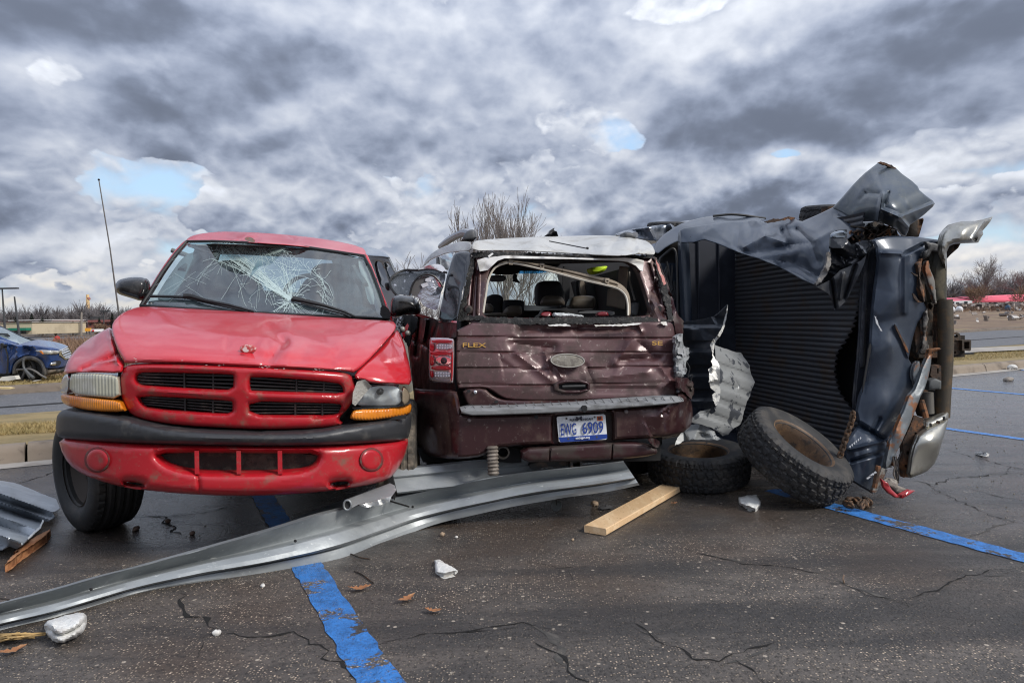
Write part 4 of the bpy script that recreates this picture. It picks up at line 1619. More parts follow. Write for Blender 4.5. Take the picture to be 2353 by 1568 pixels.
for (u, rr, rx) in ((318, 66, 66), (1935, 62, 61)):
    cx, cy = cA((u, 1416))[0]
    d = float(bump_d(np.array([[cx, cy]]))[0]) + .015
    sl = (float(bump_d(np.array([[cx + 20, cy]]))[0]) - float(bump_d(np.array([[cx - 20, cy]]))[0])) / 40
    dep = lambda P, d=d, sl=sl, cx=cx: d + sl * (P[:, 0] - cx)
    ring = panel('fog_lamp_ring', mat('red_groove', (.16, .02, .02), .7, c2=(.12, .08, .06), sc=20), FR, cA(ellipse(u, 1416, rx + 12, rr + 12)), lambda P, dep=dep: dep(P) - .012, val, res=6, edge=(5, .03), thick=.01)
    panel('fog_lamp_cover', red_dirty, FR, cA(ellipse(u, 1416, rx, rr)), lambda P, dep=dep: dep(P) - .022, val, res=5, edge=(8, .018), thick=.012)

# lamps
lens_old = mat('yellowed_lens', (.50, .49, .38), .22, c2=(.58, .57, .50), sc=6, coat=.6)


def ribbed(name, base, c2, scale, rough=.2):
    m = mat(name, base, rough, c2=c2, sc=5, coat=.7)
    g = NG(m.node_tree)
    b = g.n['Principled BSDF']
    co = g.node('ShaderNodeTexCoord').outputs['Object']
    w = g.node('ShaderNodeTexWave', wave_type='BANDS', bands_direction='X')
    g.l.new(co, w.inputs['Vector'])
    w.inputs['Scale'].default_value = scale
    bp = g.node('ShaderNodeBump')
    bp.inputs['Strength'].default_value = .55
    bp.inputs['Distance'].default_value = .004
    g.l.new(w.outputs['Fac'], bp.inputs['Height'])
    g.l.new(bp.outputs[0], b.inputs['Normal'])
    return m


amber = ribbed('amber_lens', (.72, .23, .015), (.55, .15, .01), 22)
oldlens = ribbed('ribbed_yellowed_lens', (.46, .45, .35), (.55, .54, .47), 16)
clear_l = mat('clear_lens_grey', (.50, .52, .55), .12, .35, coat=.8)
hl = panel('headlight', oldlens, FR, cA((152, 1028), (155, 912), (200, 905), (300, 905), (438, 918), (450, 960), (454, 1060), (300, 1046)), lambda P: np.interp((P[:, 0] - 99.3) / .38961, [100, 155, 300, 455, 480], [.47, .34, .21, .14, .13]), pick, res=6, edge=(6, .03), thick=.12)
panel('corner_lamp', clear_l, FR, cA((101, 1018), (103, 965), (115, 930), (132, 912), (151, 911), (148, 1027), (120, 1026)), lambda P: np.interp((P[:, 0] - 99.3) / .38961, [100, 155], [.47, .34]), hl, res=5, edge=(4, .03), thick=.10)
panel('turn_signal', amber, FR, cA((100, 1027), (152, 1031), (300, 1050), (455, 1066), (474, 1105), (482, 1136), (300, 1131), (160, 1106), (108, 1078)), lambda P: np.interp((P[:, 0] - 99.3) / .38961, [100, 155, 300, 455, 480], [.47, .34, .21, .13, .12]), pick, res=6, edge=(7, .035), thick=.08)
# right lamp: clear, with a silver bowl and bulb
panel('headlight_bowl', mat('pale_lamp_bowl', (.82, .83, .84), .35, .15), FR, cA((1835, 1098), (1868, 1045), (1930, 978), (2112, 980), (2114, 1095), (2000, 1103)), cA((1835, 1098, .22), (1930, 978, .24), (2112, 980, .34), (2114, 1095, .34), (1990, 1035, .33)), pick, res=6, thick=.02,
      disp=facets(8, (750, 880, 925, 940), 16, .02, .008))
mb = MB()
c = FR.pt(*cA((1985, 1012))[0], .30)
blob(mb, c, (.022, .03, .022), None, 12, 8)
mb.build('bulb', mat('dark_bulb', (.03, .03, .035), .15), pick)
lens_clear = glass('clear_lamp_glass', (.92, .95, .95), .9)
hl2 = panel('headlight', lens_clear, FR, cA((1832, 1098), (1868, 1042), (1930, 974), (2112, 977), (2116, 1096), (2000, 1106)), cA((1835, 1098, .19), (1930, 978, .20), (2112, 980, .31), (2114, 1095, .31)), pick, res=8, edge=(5, .03), thick=0, cv=0)
panel('corner_lamp', mat('smoky_corner_lens', (.30, .24, .17), .15, coat=.8), FR, cA((2116, 988), (2145, 995), (2166, 1040), (2152, 1082), (2116, 1098)), cA((2116, 988, .31), (2116, 1098, .31), (2166, 1040, .44)), hl2, res=5, edge=(4, .03), thick=.08)
panel('turn_signal', amber, FR, cA((1806, 1180), (1815, 1140), (1842, 1117), (2000, 1113), (2100, 1100), (2170, 1084), (2172, 1125), (2150, 1152), (2000, 1177), (1900, 1187)), lambda P: np.interp((P[:, 0] - 99.3) / .38961, [1806, 1900, 2050, 2172], [.13, .17, .27, .42]), pick, res=6, edge=(7, .035), thick=.08)
panel('lamp_seal', blacksoft, FR, cA((1815, 1112), (1835, 1098), (2120, 1096), (2168, 1070), (2168, 1086), (2100, 1104), (1842, 1120)), cA((1815, 1112, .18), (2000, 1105, .26), (2168, 1075, .42)), pick, res=8, thick=.03)
panel('torn_tape', mat('grey_cloth_tape', (.40, .385, .35), .7, c2=(.28, .26, .23), sc=14, bump=.7, bsc=70), FR, cA((1822, 1085), (1826, 1020), (1850, 955), (1895, 942), (1936, 982), (1885, 1042), (1840, 1098)), cA((1822, 1085, .10), (1850, 955, .10), (1936, 982, .15), (1885, 1042, .16)), pick, res=3, thick=.004, cv=0,
      disp=facets(3, (800, 865, 860, 935), 14, .012, .006))
for (P, dd) in (([(140, 902), (300, 903), (455, 908), (452, 918), (300, 908), (150, 912)], .34), ([(440, 905), (470, 890), (456, 990), (470, 1075), (500, 1135), (482, 1140), (455, 1060), (450, 960)], .2), ([(170, 1108), (300, 1130), (490, 1142), (560, 1170), (560, 1192), (480, 1168), (300, 1141), (180, 1119)], .26),
                ([(1838, 940), (1850, 945), (1820, 1030), (1822, 1100), (1800, 1180), (1900, 1190), (2140, 1152), (2140, 1172), (1900, 1198), (1775, 1216), (1745, 1180), (1800, 1110), (1840, 1010)], .25)):
    panel('shut_gap', void, FR, cA(P), dd + .05, pick, res=20, thick=.02, cv=0)

# windscreen, pillars, roof
WS = [(575, 508), (622, 438), (700, 312), (782, 200), (845, 130), (1000, 129), (1200, 137), (1500, 156), (1890, 214), (1935, 300), (1985, 430), (2035, 588), (1900, 577), (1600, 567), (1200, 547), (800, 522)]


def ws_d(P):
    x = (P[:, 0] - 99.3) / .38961
    y = (P[:, 1] - 504) / .38961
    ys = 512 + (x - 575) * .052
    yt = 122 + np.clip((x - 845) * .082, -20, 90)
    t = np.clip((ys - y) / (ys - yt), -.1, 1.1)
    return 1.32 + .50 * t + .10 * (np.abs(x - 1290) / 700) ** 2


wsg = glass('windscreen_glass', (.60, .76, .80), .87, .02, .16, (.30, .40, .44))  # bluish haze paints a milky sky reflection onto the pane
ws = panel('windscreen', wsg, FR, cA(WS), ws_d, pick, res=10, thick=0, edge=(6, .01),
           disp=fmul(lambda P: window(*cA((1250, 330))[0], 110, 60)(P), facets(11, (400, 540, 800, 720), 40, .010, .006, 8)))
# fractures in the laminated glass: radiating and ringed hairlines of white crushed glass
rgf = random.Random(12)
fx = MB()


def hair(pts, w):
    V = []
    w = w * .58
    for i, p in enumerate(pts):
        a, b = np.array(pts[max(i - 1, 0)]), np.array(pts[min(i + 1, len(pts) - 1)])
        t = (b - a) / (np.linalg.norm(b - a) + 1e-6)
        nn = np.array([-t[1], t[0]]) * w / 2
        V += [np.array(p) + nn, np.array(p) - nn]
    Q = np.array(cA([tuple(v) for v in V]))
    W = FR.pts(Q, ws_d(Q) - .012)
    fx.add(W, [(2 * i, 2 * i + 1, 2 * i + 3, 2 * i + 2) for i in range(len(pts) - 1)])


wpoly = np.array(WS, float)


def clipw(pts):
    out = []
    for p in pts:
        if not inside(np.array([p]), [tuple(q) for q in wpoly])[0]:
            break
        out.append(p)
    return out


def jagline(p, ang, L, w, step=26, wob=.18):
    pts = [p]
    a = ang
    n = int(L / step)
    for i in range(n):
        a += rgf.gauss(0, wob)
        a += (ang - a) * .3
        pts.append((pts[-1][0] + math.cos(a) * step, pts[-1][1] + math.sin(a) * step))
    pts = clipw(pts)
    if len(pts) > 1:
        hair(pts, w)


I1, I2 = (1460, 480), (1210, 145)
for k in range(46):                                   # star at the lower impact
    jagline((I1[0] + rgf.gauss(0, 8), I1[1] + rgf.gauss(0, 5)), rgf.uniform(0, 6.283), rgf.choice([60, 90, 140, 180]), rgf.uniform(1.5, 3.4))
for k in range(30):                                   # main bands between the two impacts
    t = rgf.gauss(0, .045)
    jagline((I1[0] + rgf.gauss(0, 10), I1[1] - 5), math.atan2(150 - 480, 1010 - 1460) + t, rgf.uniform(200, 560), rgf.uniform(1.6, 4.2), 24, .10)
for k in range(14):
    jagline((I1[0] + rgf.gauss(0, 8), I1[1] - 20), math.atan2(200 - 480, 1420 - 1460) + rgf.gauss(0, .16), rgf.uniform(120, 300), rgf.uniform(1.5, 3.0), 22, .2)
for k in range(70):                                   # crush at the roof rail
    u = rgf.gauss(1210, 130)
    jagline((u, 134 + max(0, u - 1200) * .04 + rgf.uniform(0, 60)), rgf.uniform(0, 6.283), rgf.uniform(30, 120), rgf.uniform(1.4, 3.2), 16, .35)
for k in range(34):
    jagline((rgf.gauss(1180, 110), 140 + rgf.uniform(0, 30)), math.pi / 2 + rgf.gauss(0, .75), rgf.uniform(120, 420), rgf.uniform(1.2, 2.4), 28, .12)
for k in range(150):                                  # dense short web in the band
    t = rgf.random()
    u, v = 1010 + (1460 - 1010) * t + rgf.gauss(0, 34), 150 + (480 - 150) * t + rgf.gauss(0, 26)
    if rgf.random() < .35:
        u, v = rgf.gauss(1390, 60), rgf.gauss(330, 70)
    if inside(np.array([(u, v)]), [tuple(q) for q in wpoly])[0]:
        jagline((u, v), rgf.uniform(0, 6.283), rgf.uniform(24, 70), rgf.uniform(1.3, 3.0), 12, .4)
for (rx, ry, a0, a1) in ((95, 45, 0, 6.3), (190, 105, -1.3, 1.2), (215, 150, -2.0, .8), (250, 190, -1.6, .4), (150, 80, 1.6, 4.4), (240, 110, 2.2, 4.2), (40, 26, 0, 6.3)):
    pts = [(I1[0] + math.cos(a) * rx + rgf.gauss(0, 5), I1[1] + math.sin(a) * ry + rgf.gauss(0, 4)) for a in np.linspace(a0, a1, 22)]
    for i in range(0, 20, 3):
        q = clipw(pts[i:i + 4])
        if len(q) > 1 and rgf.random() < .85:
            hair(q, rgf.uniform(1.5, 3.2))
for k in range(26):
    t = k / 25                                        # right-hand scalloped fracture
    u, v = 1400 + 260 * math.sin(t * 1.9) , 170 + 300 * t
    jagline((u, v), rgf.uniform(0, 6.283), rgf.uniform(30, 90), rgf.uniform(1.4, 3.0), 14, .35)
    jagline((u, v), math.atan2(12, 8), 60, 2.0, 14, .3)
for k in range(16):
    jagline((rgf.uniform(760, 1050), rgf.uniform(160, 460)), rgf.choice([2.5, 2.7, .4, .5]) + rgf.gauss(0, .1), rgf.uniform(80, 260), 1.3, 30, .08)
fo = fx.build('glass_fracture', mat('crushed_glass', (.40, .50, .49), .3, spec=.6), ws, smooth=False)
fo['kind'] = 'stuff'
# crushed, opaque patches near the roof and along the band
frost = glass('frosted_break', (.8, .86, .85), .9, .2, .55, (.42, .53, .51))
panel('crushed_patch', frost, FR, cA((960, 132), (1440, 156), (1400, 190), (1320, 215), (1240, 205), (1160, 195), (1060, 175)), lambda P: ws_d(P) - .006, ws, res=6, thick=0, cv=0)
panel('crushed_patch', frost, FR, cA((1020, 160), (1080, 170), (1240, 270), (1390, 400), (1458, 470), (1440, 480), (1330, 400), (1180, 290)), lambda P: ws_d(P) - .006, ws, res=6, thick=0, cv=0)
edge_w = 8
wsq = cA(WS)
wloop = FR.pts(np.array(wsq), ws_d(np.array(wsq)) - .012)
tube('windscreen_seal', blacksoft, list(wloop) + [wloop[0]], .011, pick, 6)

panel('roof', red_dusty, FR, cA((838, 128), (856, 106), (900, 88), (1000, 74), (1100, 71), (1300, 79), (1500, 96), (1700, 121), (1880, 161), (1906, 196), (1892, 214), (1700, 182), (1500, 154), (1200, 134), (1000, 126)),
      cA((845, 128, 1.90), (1200, 134, 1.80), (1500, 154, 1.80), (1892, 214, 1.95), (900, 88, 2.25), (1100, 71, 2.6), (1500, 96, 2.5), (1880, 161, 2.3), (1200, 105, 2.0), (1500, 125, 2.0)), pick, res=5, thick=.02, edge=(4, .03),
      disp=lines_fold([(*cA((1150, 125))[0], *cA((1260, 110))[0], 12, .06), (*cA((1440, 95))[0], *cA((1480, 115))[0], 6, .03), (*cA((1000, 112))[0], *cA((1180, 118))[0], 8, -.02)]))
panel('bare_dent', mat('bare_dent_metal', (.22, .19, .16), .7, c2=(.35, .12, .10), sc=30), FR, cA((1185, 118), (1195, 104), (1225, 104), (1250, 122), (1245, 136), (1215, 132)), 1.74, pick, res=5, thick=.005)
panel('pillar', red, FR, cA((1892, 212), (1906, 196), (1940, 272), (1985, 392), (2035, 520), (2068, 600), (2040, 592), (1990, 430), (1940, 300)), lambda P: ws_d(P) + .03, pick, res=6, thick=.08, edge=(4, .02))
panel('pillar', red, FR, cA((846, 128), (782, 198), (702, 310), (625, 438), (580, 508), (566, 502), (612, 428), (690, 298), (770, 188), (830, 124)), lambda P: ws_d(P) + .03, pick, res=6, thick=.08, edge=(4, .02))
panel('cowl', blackplastic, FR, cA((560, 512), (575, 500), (700, 470), (800, 480), (1000, 500), (1240, 520), (1600, 545), (1900, 555), (2040, 580), (2050, 600), (1900, 594), (1600, 574), (1200, 549), (800, 526)),
      lambda P: ws_d(P) - .02, pick, res=10, thick=.03, cv=0).data.transform(Matrix.Translation((0, 0, -.02)))

# cab shell: floor, back wall with window, sides with door openings
cab_in = mat('grey_cab_trim', (.16, .165, .16), .8)
cab_dark = mat('dark_cab_cloth', (.030, .032, .038), .9, c2=(.05, .053, .06), sc=9)
panel('cab_back', cab_dark, FR, cA((905, 150), (1880, 232), (1990, 640), (700, 580)), 3.02, pick, holes=[cA((985, 205), (1160, 205), (1500, 222), (1700, 240), (1760, 420), (1500, 430), (960, 400))], res=40, thick=.04, cv=0)
panel('rear_pane', glass('rear_cab_glass', (.75, .82, .84), .9), FR, cA((980, 200), (1165, 200), (1500, 217), (1705, 235), (1765, 425), (1500, 435), (955, 405)), 3.0, pick, res=60, thick=0, cv=0)
for (xs_, ys_) in (((566, 690, 830), (502, 300, 124)), ((2068, 1985, 1906), (600, 392, 196))):
    base = FR.pt(*cA((xs_[0], ys_[0]))[0], 1.42)
    top = FR.pt(*cA((xs_[2], ys_[2]))[0], 2.0)
    b2 = base + AR * 1.62
    t2 = top + AR * 1.05
    lo1, lo2 = base * [1, 1, 0] + [0, 0, .55], b2 * [1, 1, 0] + [0, 0, .55]
    sgn = 1 if xs_[0] > 1000 else -1
    th = FR_side * sgn * -.05
    MB().hexa([lo1, lo1 + th, base, base + th, lo2, lo2 + th, b2, b2 + th]).build('door', red, pick, angle=20)
    mid0, mid1 = b2 - AR * .2, t2 - AR * .12
    MB().hexa([mid0, mid0 + th, mid1, mid1 + th, b2, b2 + th, t2, t2 + th]).build('rear_pillar', cab_in, pick, angle=20)
    MB().tube([top + AR * .15 - [0, 0, .02], t2], .014, 6).build('roof_rail', red, pick)
    MB().tube([top + th * 2 + [0, 0, -.12], (top + base) / 2 + th * 2.2 + AR * .06], .03, 8).build('pillar_trim', cab_in, pick)
# bed behind the cab, standing on the rear axle
bedp = O1 * [1, 1, 0] + AR * 3.1 + FR_side * -.02
for sgn in (-1, 1):
    c = bedp + FR_side * sgn * .82 + AR * .95
    MB().box((c[0], c[1], .95), (.09, 1.85, .62), (FR_side, AR, (0, 0, 1))).build('bed_side', red, pick, angle=20)
c = bedp + AR * 1.88
MB().box((c[0], c[1], .95), (1.7, .07, .6), (FR_side, AR, (0, 0, 1))).build('tailgate', red, pick, angle=20)
c = bedp + AR * .95
MB().box((c[0], c[1], .70), (1.6, 1.8, .06), (FR_side, AR, (0, 0, 1))).build('bed_floor', void, pick, angle=20)
c = O1 + AR * 2.1
MB().box((c[0], c[1], .62), (1.2, 2.6, .22), (FR_side, AR, (0, 0, 1))).build('chassis', void, pick, angle=20)
panel('dashboard', cab_dark, FR, cA((620, 470), (1100, 455), (1900, 500), (2020, 590), (1500, 575), (620, 520)), 1.62, pick, res=20, thick=.3, edge=(10, .06))


def seat(u, v, sc, d, nm='headrest', m=None, ry=1.0):
    c = FR.pt(*cA((u, v))[0], d)
    mb = MB()
    blob(mb, c, (.16 * sc, .07, .125 * sc * ry), (FR_side, AR, (0, 0, 1)), 16, 10, .75)
    return mb.build(nm, m or cab_dark, pick)


for (u, v) in ((1110, 330), (1690, 345)):
    seat(u, v, 1.0, 2.45)
    s = seat(u, v + 200, 1.75, 2.5, 'seat_back', None, 1.5)
st = FR.pt(*cA((1560, 455))[0], 1.95)
u_, w_, n_ = axes_from([0.1, -1, .45])
tube('steering_wheel', mat('dark_wheel_rim', (.03, .032, .036), .5), [st + (u_ * math.cos(a) + w_ * math.sin(a)) * .185 for a in np.linspace(0, 6.283, 32)], .016, pick, 8)
for (u, v, rot) in ((800, 275, -1), (1880, 345, 1)):
    c = FR.pt(*cA((u, v))[0], 1.98)
    tube('grab_handle', cab_in, cr([c + [0.05 * rot, 0, .12], c + [.09 * -rot, 0, .06], c + [-.07 * rot, 0, -.04], c + [-.10 * rot, 0, -.12]], 5), .018, pick, 8)
panel('pillar_lining', mat('pale_pillar_lining', (.34, .37, .36), .8), FR, cA((655, 470), (730, 350), (830, 210), (900, 190), (840, 330), (770, 450), (740, 480)), lambda P: ws_d(P) + .13, pick, res=14, thick=.03)
panel('pillar_lining', mat('pale_pillar_lining', (.34, .37, .36), .8), FR, cA((1850, 240), (1885, 250), (1930, 340), (1960, 500), (1920, 500), (1890, 380)), lambda P: ws_d(P) + .13, pick, res=14, thick=.03)
panel('roof_lining', mat('roof_lining', (.11, .115, .11), .9), FR, cA((850, 135), (1500, 160), (1885, 222), (1760, 232), (1450, 215), (1000, 195), (905, 190)), cA((850, 135, 1.92), (1885, 222, 1.98), (1760, 232, 2.9), (1000, 195, 2.9)), pick, res=20, thick=.01)


# wipers
def wiper(P, d0, arm):
    Q = cA(P)
    pts = [FR.pts(np.array([q[:2]]), ws_d(np.array([q[:2]])) - d0)[0] for q in Q]
    return pts


for blade, arm, pv in ((((632, 452), (760, 455), (830, 458)), ((830, 452), (870, 452), (960, 478), (1100, 505), (1240, 542)), (850, 450)),
                       (((1462, 472), (1500, 478), (1530, 486)), ((1470, 466), (1540, 480), (1650, 505), (1780, 545), (1842, 574)), (1490, 470))):
    a = wiper(arm, .045, True)
    wo = tube('wiper', blacksoft, a, [.020, .017, .012, .009, .007], pick, 7)
    tube('wiper_blade', blacksoft, wiper(blade, .03, False), .011, wo, 6)
    tube('wiper_link', blacksoft, wiper([(arm[1][0] - 20, arm[1][1] + 12), (arm[3][0], arm[3][1] + 14), (arm[4][0] - 30, arm[4][1] + 2)], .03, False), .008, wo, 6)

# mirrors
for (P, d) in (([(420, 412), (426, 378), (450, 352), (520, 339), (590, 341), (612, 360), (618, 400), (606, 440), (590, 466), (568, 480), (540, 470), (500, 458), (440, 440)], 1.42),
               ([(2046, 545), (2050, 475), (2070, 449), (2130, 446), (2190, 461), (2224, 500), (2229, 540), (2212, 563), (2150, 558), (2080, 578), (2054, 570)], 1.42)):
    panel('wing_mirror', mat('gloss_black_mirror', (.014, .014, .015), .25, c2=(.04, .038, .036), sc=12, coat=.3), FR, cA(P), d, pick, res=4, edge=(17, .11), thick=.06, cv=2, angle=180)
panel('mirror_bracket', blacksoft, FR, cA((1990, 500), (2035, 520), (2056, 585), (1985, 580)), 1.36, pick, res=10, thick=.03)

# whip antenna
a, b = FR.pt(*cA((448, 572))[0], 1.05), FR.pt(227, 413, 1.05)
ant = tube('antenna', mat('dull_steel_rod', (.10, .095, .09), .45, .6), [a, (a + b) / 2 + [.006, 0, 0], b], [.0052, .004, .0032], pick, 6)
mb = MB()
blob(mb, b, (.007, .007, .007), None, 8, 6)
mb.build('antenna_tip', blacksoft, ant)


# ---------------------------------------------------------------- tyres
rub = mat('worn_tyre_rubber', (.020, .020, .021), .72, c2=(.055, .049, .043), sc=7, lo=.46, hi=.70, c3=(.12, .11, .10), sc3=70, lo3=.68, hi3=.78, bump=.12, bsc=90)
rub_wet = mat('dark_tyre_rubber', (.014, .0135, .013), .6, c2=(.045, .037, .030), sc=5, lo=.48, hi=.72, bump=.12, bsc=90)


def tyre_mesh(R, W, r, nseg=200, style='block', seed=0):
    """cross-section turned round the axle, tread cut by grooves"""
    tw = W * .40
    prof = [(-W * .36, r), (-W * .45, r + (R - r) * .18), (-W * .50, r + (R - r) * .45), (-W * .475, r + (R - r) * .74), (-W * .44, R - .026)]
    nt = 33 if style == 'block' else 25
    tread = [(-tw + 2 * tw * i / (nt - 1)) for i in range(nt)]
    P = list(prof) + [(t, None) for t in tread] + [(-p[0], p[1]) for p in reversed(prof)]
    V, F = [], []
    n = len(P)
    for j in range(nseg):
        a = 2 * math.pi * j / nseg
        for (t, rr) in P:
            if rr is None:
                rr = R - .012 * (t / tw) ** 2
                q = t / tw
                if style == 'block':
                    z = 2.2 * math.sin(a * 34) * .5
                    g = 0
                    for gc in (-.56, 0.0, .56):
                        if abs(q - gc - .055 * (1 if math.sin(a * 34) > 0 else -1)) < .085:
                            g = 1
                    row = 0 if q < -.56 else (1 if q < 0 else (2 if q < .56 else 3))
                    ph = (a * 34 / 6.2832 + row * .37 + q * .5) % 1.0
                    if ph < .26:
                        g = max(g, .8)
                    if abs(q) > .8 and (a * 40 / 6.2832) % 1.0 < .35:
                        g = 1
                    rr -= .010 * g
                else:
                    g = 0
                    for gc in (-.62, -.22, .22, .62):
                        if abs(q - gc) < .075:
                            g = 1
                    if abs(q) > .62 and (a * 44 / 6.2832 + q * .6) % 1.0 < .25:
                        g = max(g, .8)
                    rr -= .009 * g
            elif abs(t) == W * .44 and style == 'block':
                rr -= .010 if (a * 40 / 6.2832) % 1.0 < .4 else 0
            V.append((rr * math.cos(a), rr * math.sin(a), t))
    for j in range(nseg):
        k = (j + 1) % nseg
        for i in range(n - 1):
            F.append((j * n + i, j * n + i + 1, k * n + i + 1, k * n + i))
        F.append((j * n + n - 1, j * n, k * n, k * n + n - 1))
    return np.array(V), F


def place(V, c, n, spin=0.0):
    u, w, n = axes_from(n)
    cs, sn = math.cos(spin), math.sin(spin)
    U, Wv = u * cs + w * sn, -u * sn + w * cs
    return np.array(c) + V[:, :1] * U + V[:, 1:2] * Wv + V[:, 2:3] * n


def lathe(prof, nseg, cap=False):
    V, F = [], []
    n = len(prof)
    for j in range(nseg):
        a = 2 * math.pi * j / nseg
        for (r, t) in prof:
            V.append((r * math.cos(a), r * math.sin(a), t))
    for j in range(nseg):
        k = (j + 1) % nseg
        for i in range(n - 1):
            F.append((j * n + i, k * n + i, k * n + i + 1, j * n + i + 1))
    return np.array(V), F


RT = .375
cpx = G(216, 1214)
wn = np.array([math.cos(math.radians(50)), math.sin(math.radians(50)), 0.03])
wc = np.array([cpx[0], cpx[1] + .06, RT - .012])
whl = thing_wheel = None
V, F = tyre_mesh(RT, .31, .20, 200, 'rib')
wheel = build('wheel', place(V, wc, wn), F, rub_wet, pick, angle=30)
V, F = lathe([(.005, .02), (.07, .02), (.075, .03), (.16, -.02), (.19, .06), (.205, .10), (.215, .12), (.205, .13)], 40)
build('rim', place(V, wc, wn), F, mat('rusty_rim_back', (.05, .038, .03), .7), wheel)
V, F = lathe([(.005, .02), (.07, .02), (.075, .03), (.16, -.02), (.19, -.06), (.205, -.10), (.215, -.12), (.205, -.13)], 40)
build('rim', place(V, wc, wn), F, mat('rusty_rim_back', (.05, .038, .03), .7), wheel)
(u, v), = cA((2112, 1300))
w2 = FR.pt(u, v, .95)
w2[2] = RT
V, F = tyre_mesh(RT, .26, .20, 160, 'rib')
build('wheel', place(V, w2 + [-.02, 0, 0], (.99, .1, 0)), F, mat('muddy_tyre', (.05, .045, .038), .85, c2=(.20, .165, .125), sc=6, lo=.42, hi=.6), pick, angle=30)
for sgn in (-1, 1):
    c = bedp + FR_side * sgn * .76 + AR * .9
    V, F = tyre_mesh(RT, .25, .20, 80, 'rib')
    build('wheel', place(V, np.array([c[0], c[1], RT]), FR_side), F, rub, pick, angle=30)
# ================================================================ MAROON CROSSOVER
AX = np.array([-0.125, 0.992, 0])
FX = Frame(FWD.pt(1336, 985, 4.33), AX)
FX_side = np.array([0.992, 0.125, 0])
flex = thing('crossover_car', 'wrecked maroon crossover with a white roof and no rear window, seen from behind', 'car', side_plane_root(FX.pt(1336, 985, 1.5)))
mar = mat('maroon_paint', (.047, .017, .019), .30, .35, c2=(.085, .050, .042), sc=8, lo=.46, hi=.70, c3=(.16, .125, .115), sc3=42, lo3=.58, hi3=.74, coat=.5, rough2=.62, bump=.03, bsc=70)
mar_lit = mat('maroon_paint_dusty_lit', (.090, .040, .042), .42, .2, c2=(.050, .028, .026), sc=4.5, lo=.44, hi=.62, c3=(.24, .19, .175), sc3=36, lo3=.58, hi3=.74, coat=.22, rough2=.65, bump=.04, bsc=60)  # paler liftgate copy: dust, with the light on it put into the colour
mar_dark = mat('maroon_paint_muddy_shaded', (.040, .012, .014), .4, .2, c2=(.045, .033, .028), sc=7, lo=.42, hi=.62, c3=(.14, .12, .105), sc3=46, lo3=.62, hi3=.76, coat=.3, rough2=.7, bump=.06, bsc=70)  # darker copy for recesses and shaded sides: mud, with shade in the colour
blackgl = mat('gloss_black_pillar', (.010, .011, .014), .16, .0, c2=(.03, .03, .034), sc=14, lo=.55, hi=.75, coat=.6)
whitep = mat('white_roof_paint', (.46, .455, .43), .40, c2=(.33, .31, .27), sc=6, lo=.46, hi=.68, c3=(.20, .17, .13), sc3=28, lo3=.66, hi3=.76, coat=.3, bump=.02, bsc=30)
glue = mat('torn_black_adhesive', (.018, .018, .018), .9, c2=(.07, .065, .06), sc=40, lo=.5, hi=.65, c3=(.30, .29, .27), sc3=60, lo3=.68, hi3=.74, bump=1.0, bsc=90)
greystep = mat('grey_step_plastic', (.20, .205, .21), .6, c2=(.13, .13, .13), sc=9, c3=(.36, .36, .36), sc3=50, lo3=.64, hi3=.74, bump=.1, bsc=90)

# liftgate, lower half: horizontal grooves and a deep dent right of the middle
GR = [(688, 700), (778, 782), (876, 866), (972, 962)]


def lg_disp(P):
    x = (P[:, 0] - 878.2) / .38961
    y = (P[:, 1] - 504) / .38961
    o = np.zeros(len(P))
    for (ya, yb) in GR:
        yy = ya + (yb - ya) * (x - 440) / 1290 + 10 * np.exp(-((x - 1000) / 300) ** 2)
        w = 1.0 if ya != 876 else np.where((x > 985) & (x < 1205), 0, 1)
        o += .012 * np.clip(1 - np.abs(y - yy) / 7, 0, 1) * w
    Q = np.c_[x, y]
    o += .55 * lines_fold([(790, 790, 1000, 950, 40, -.03), (780, 730, 1000, 760, 60, .05), (960, 790, 990, 900, 30, -.035), (1020, 870, 1060, 930, 30, -.03), (1210, 940, 1560, 900, 50, -.03),
                     (1380, 840, 1480, 700, 60, -.06), (1480, 700, 1600, 800, 50, .04), (1400, 830, 1640, 810, 40, .05), (1640, 870, 1700, 950, 30, -.03), (1250, 1000, 1640, 1000, 40, .03), (820, 660, 1150, 625, 60, .05),
                     (1150, 640, 1500, 640, 45, .055), (1500, 600, 1530, 660, 26, -.03), (1640, 1000, 1700, 950, 30, -.03), (1200, 860, 1240, 960, 26, .02)])(Q)
    o += window(1250, 800, 520, 230)(Q) * facets(21, (760, 620, 1720, 1040), 22, .016, .008, 8)(Q)
    return o + .05 * window(1250, 800, 420, 200)(Q)


def lg_d(P):
    x = (P[:, 0] - 878.2) / .38961
    y = (P[:, 1] - 504) / .38961
    return .13 + .10 * np.clip((1000 - y) / 400, 0, 1.2) ** 1.5 + .07 * np.clip((x - 1600) / 130, 0, 1) ** 2


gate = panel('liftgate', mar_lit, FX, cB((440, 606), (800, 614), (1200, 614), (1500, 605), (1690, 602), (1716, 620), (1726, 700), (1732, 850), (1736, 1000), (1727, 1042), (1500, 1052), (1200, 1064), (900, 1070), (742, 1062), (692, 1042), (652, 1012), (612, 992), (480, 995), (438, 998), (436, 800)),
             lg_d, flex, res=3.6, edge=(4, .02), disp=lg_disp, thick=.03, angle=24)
FO = [(528, 198), (600, 190), (900, 200), (1200, 214), (1430, 212), (1560, 222), (1604, 212), (1640, 330), (1680, 470), (1716, 606), (1690, 606), (1200, 618), (800, 618), (438, 608), (452, 540), (470, 480), (500, 330)]
WO = [(592, 540), (600, 480), (620, 350), (640, 285), (680, 242), (720, 228), (900, 229), (1100, 233), (1400, 245), (1450, 255), (1500, 292), (1540, 400), (1572, 505), (1580, 540), (1560, 570), (1300, 578), (900, 579), (625, 576), (598, 562)]


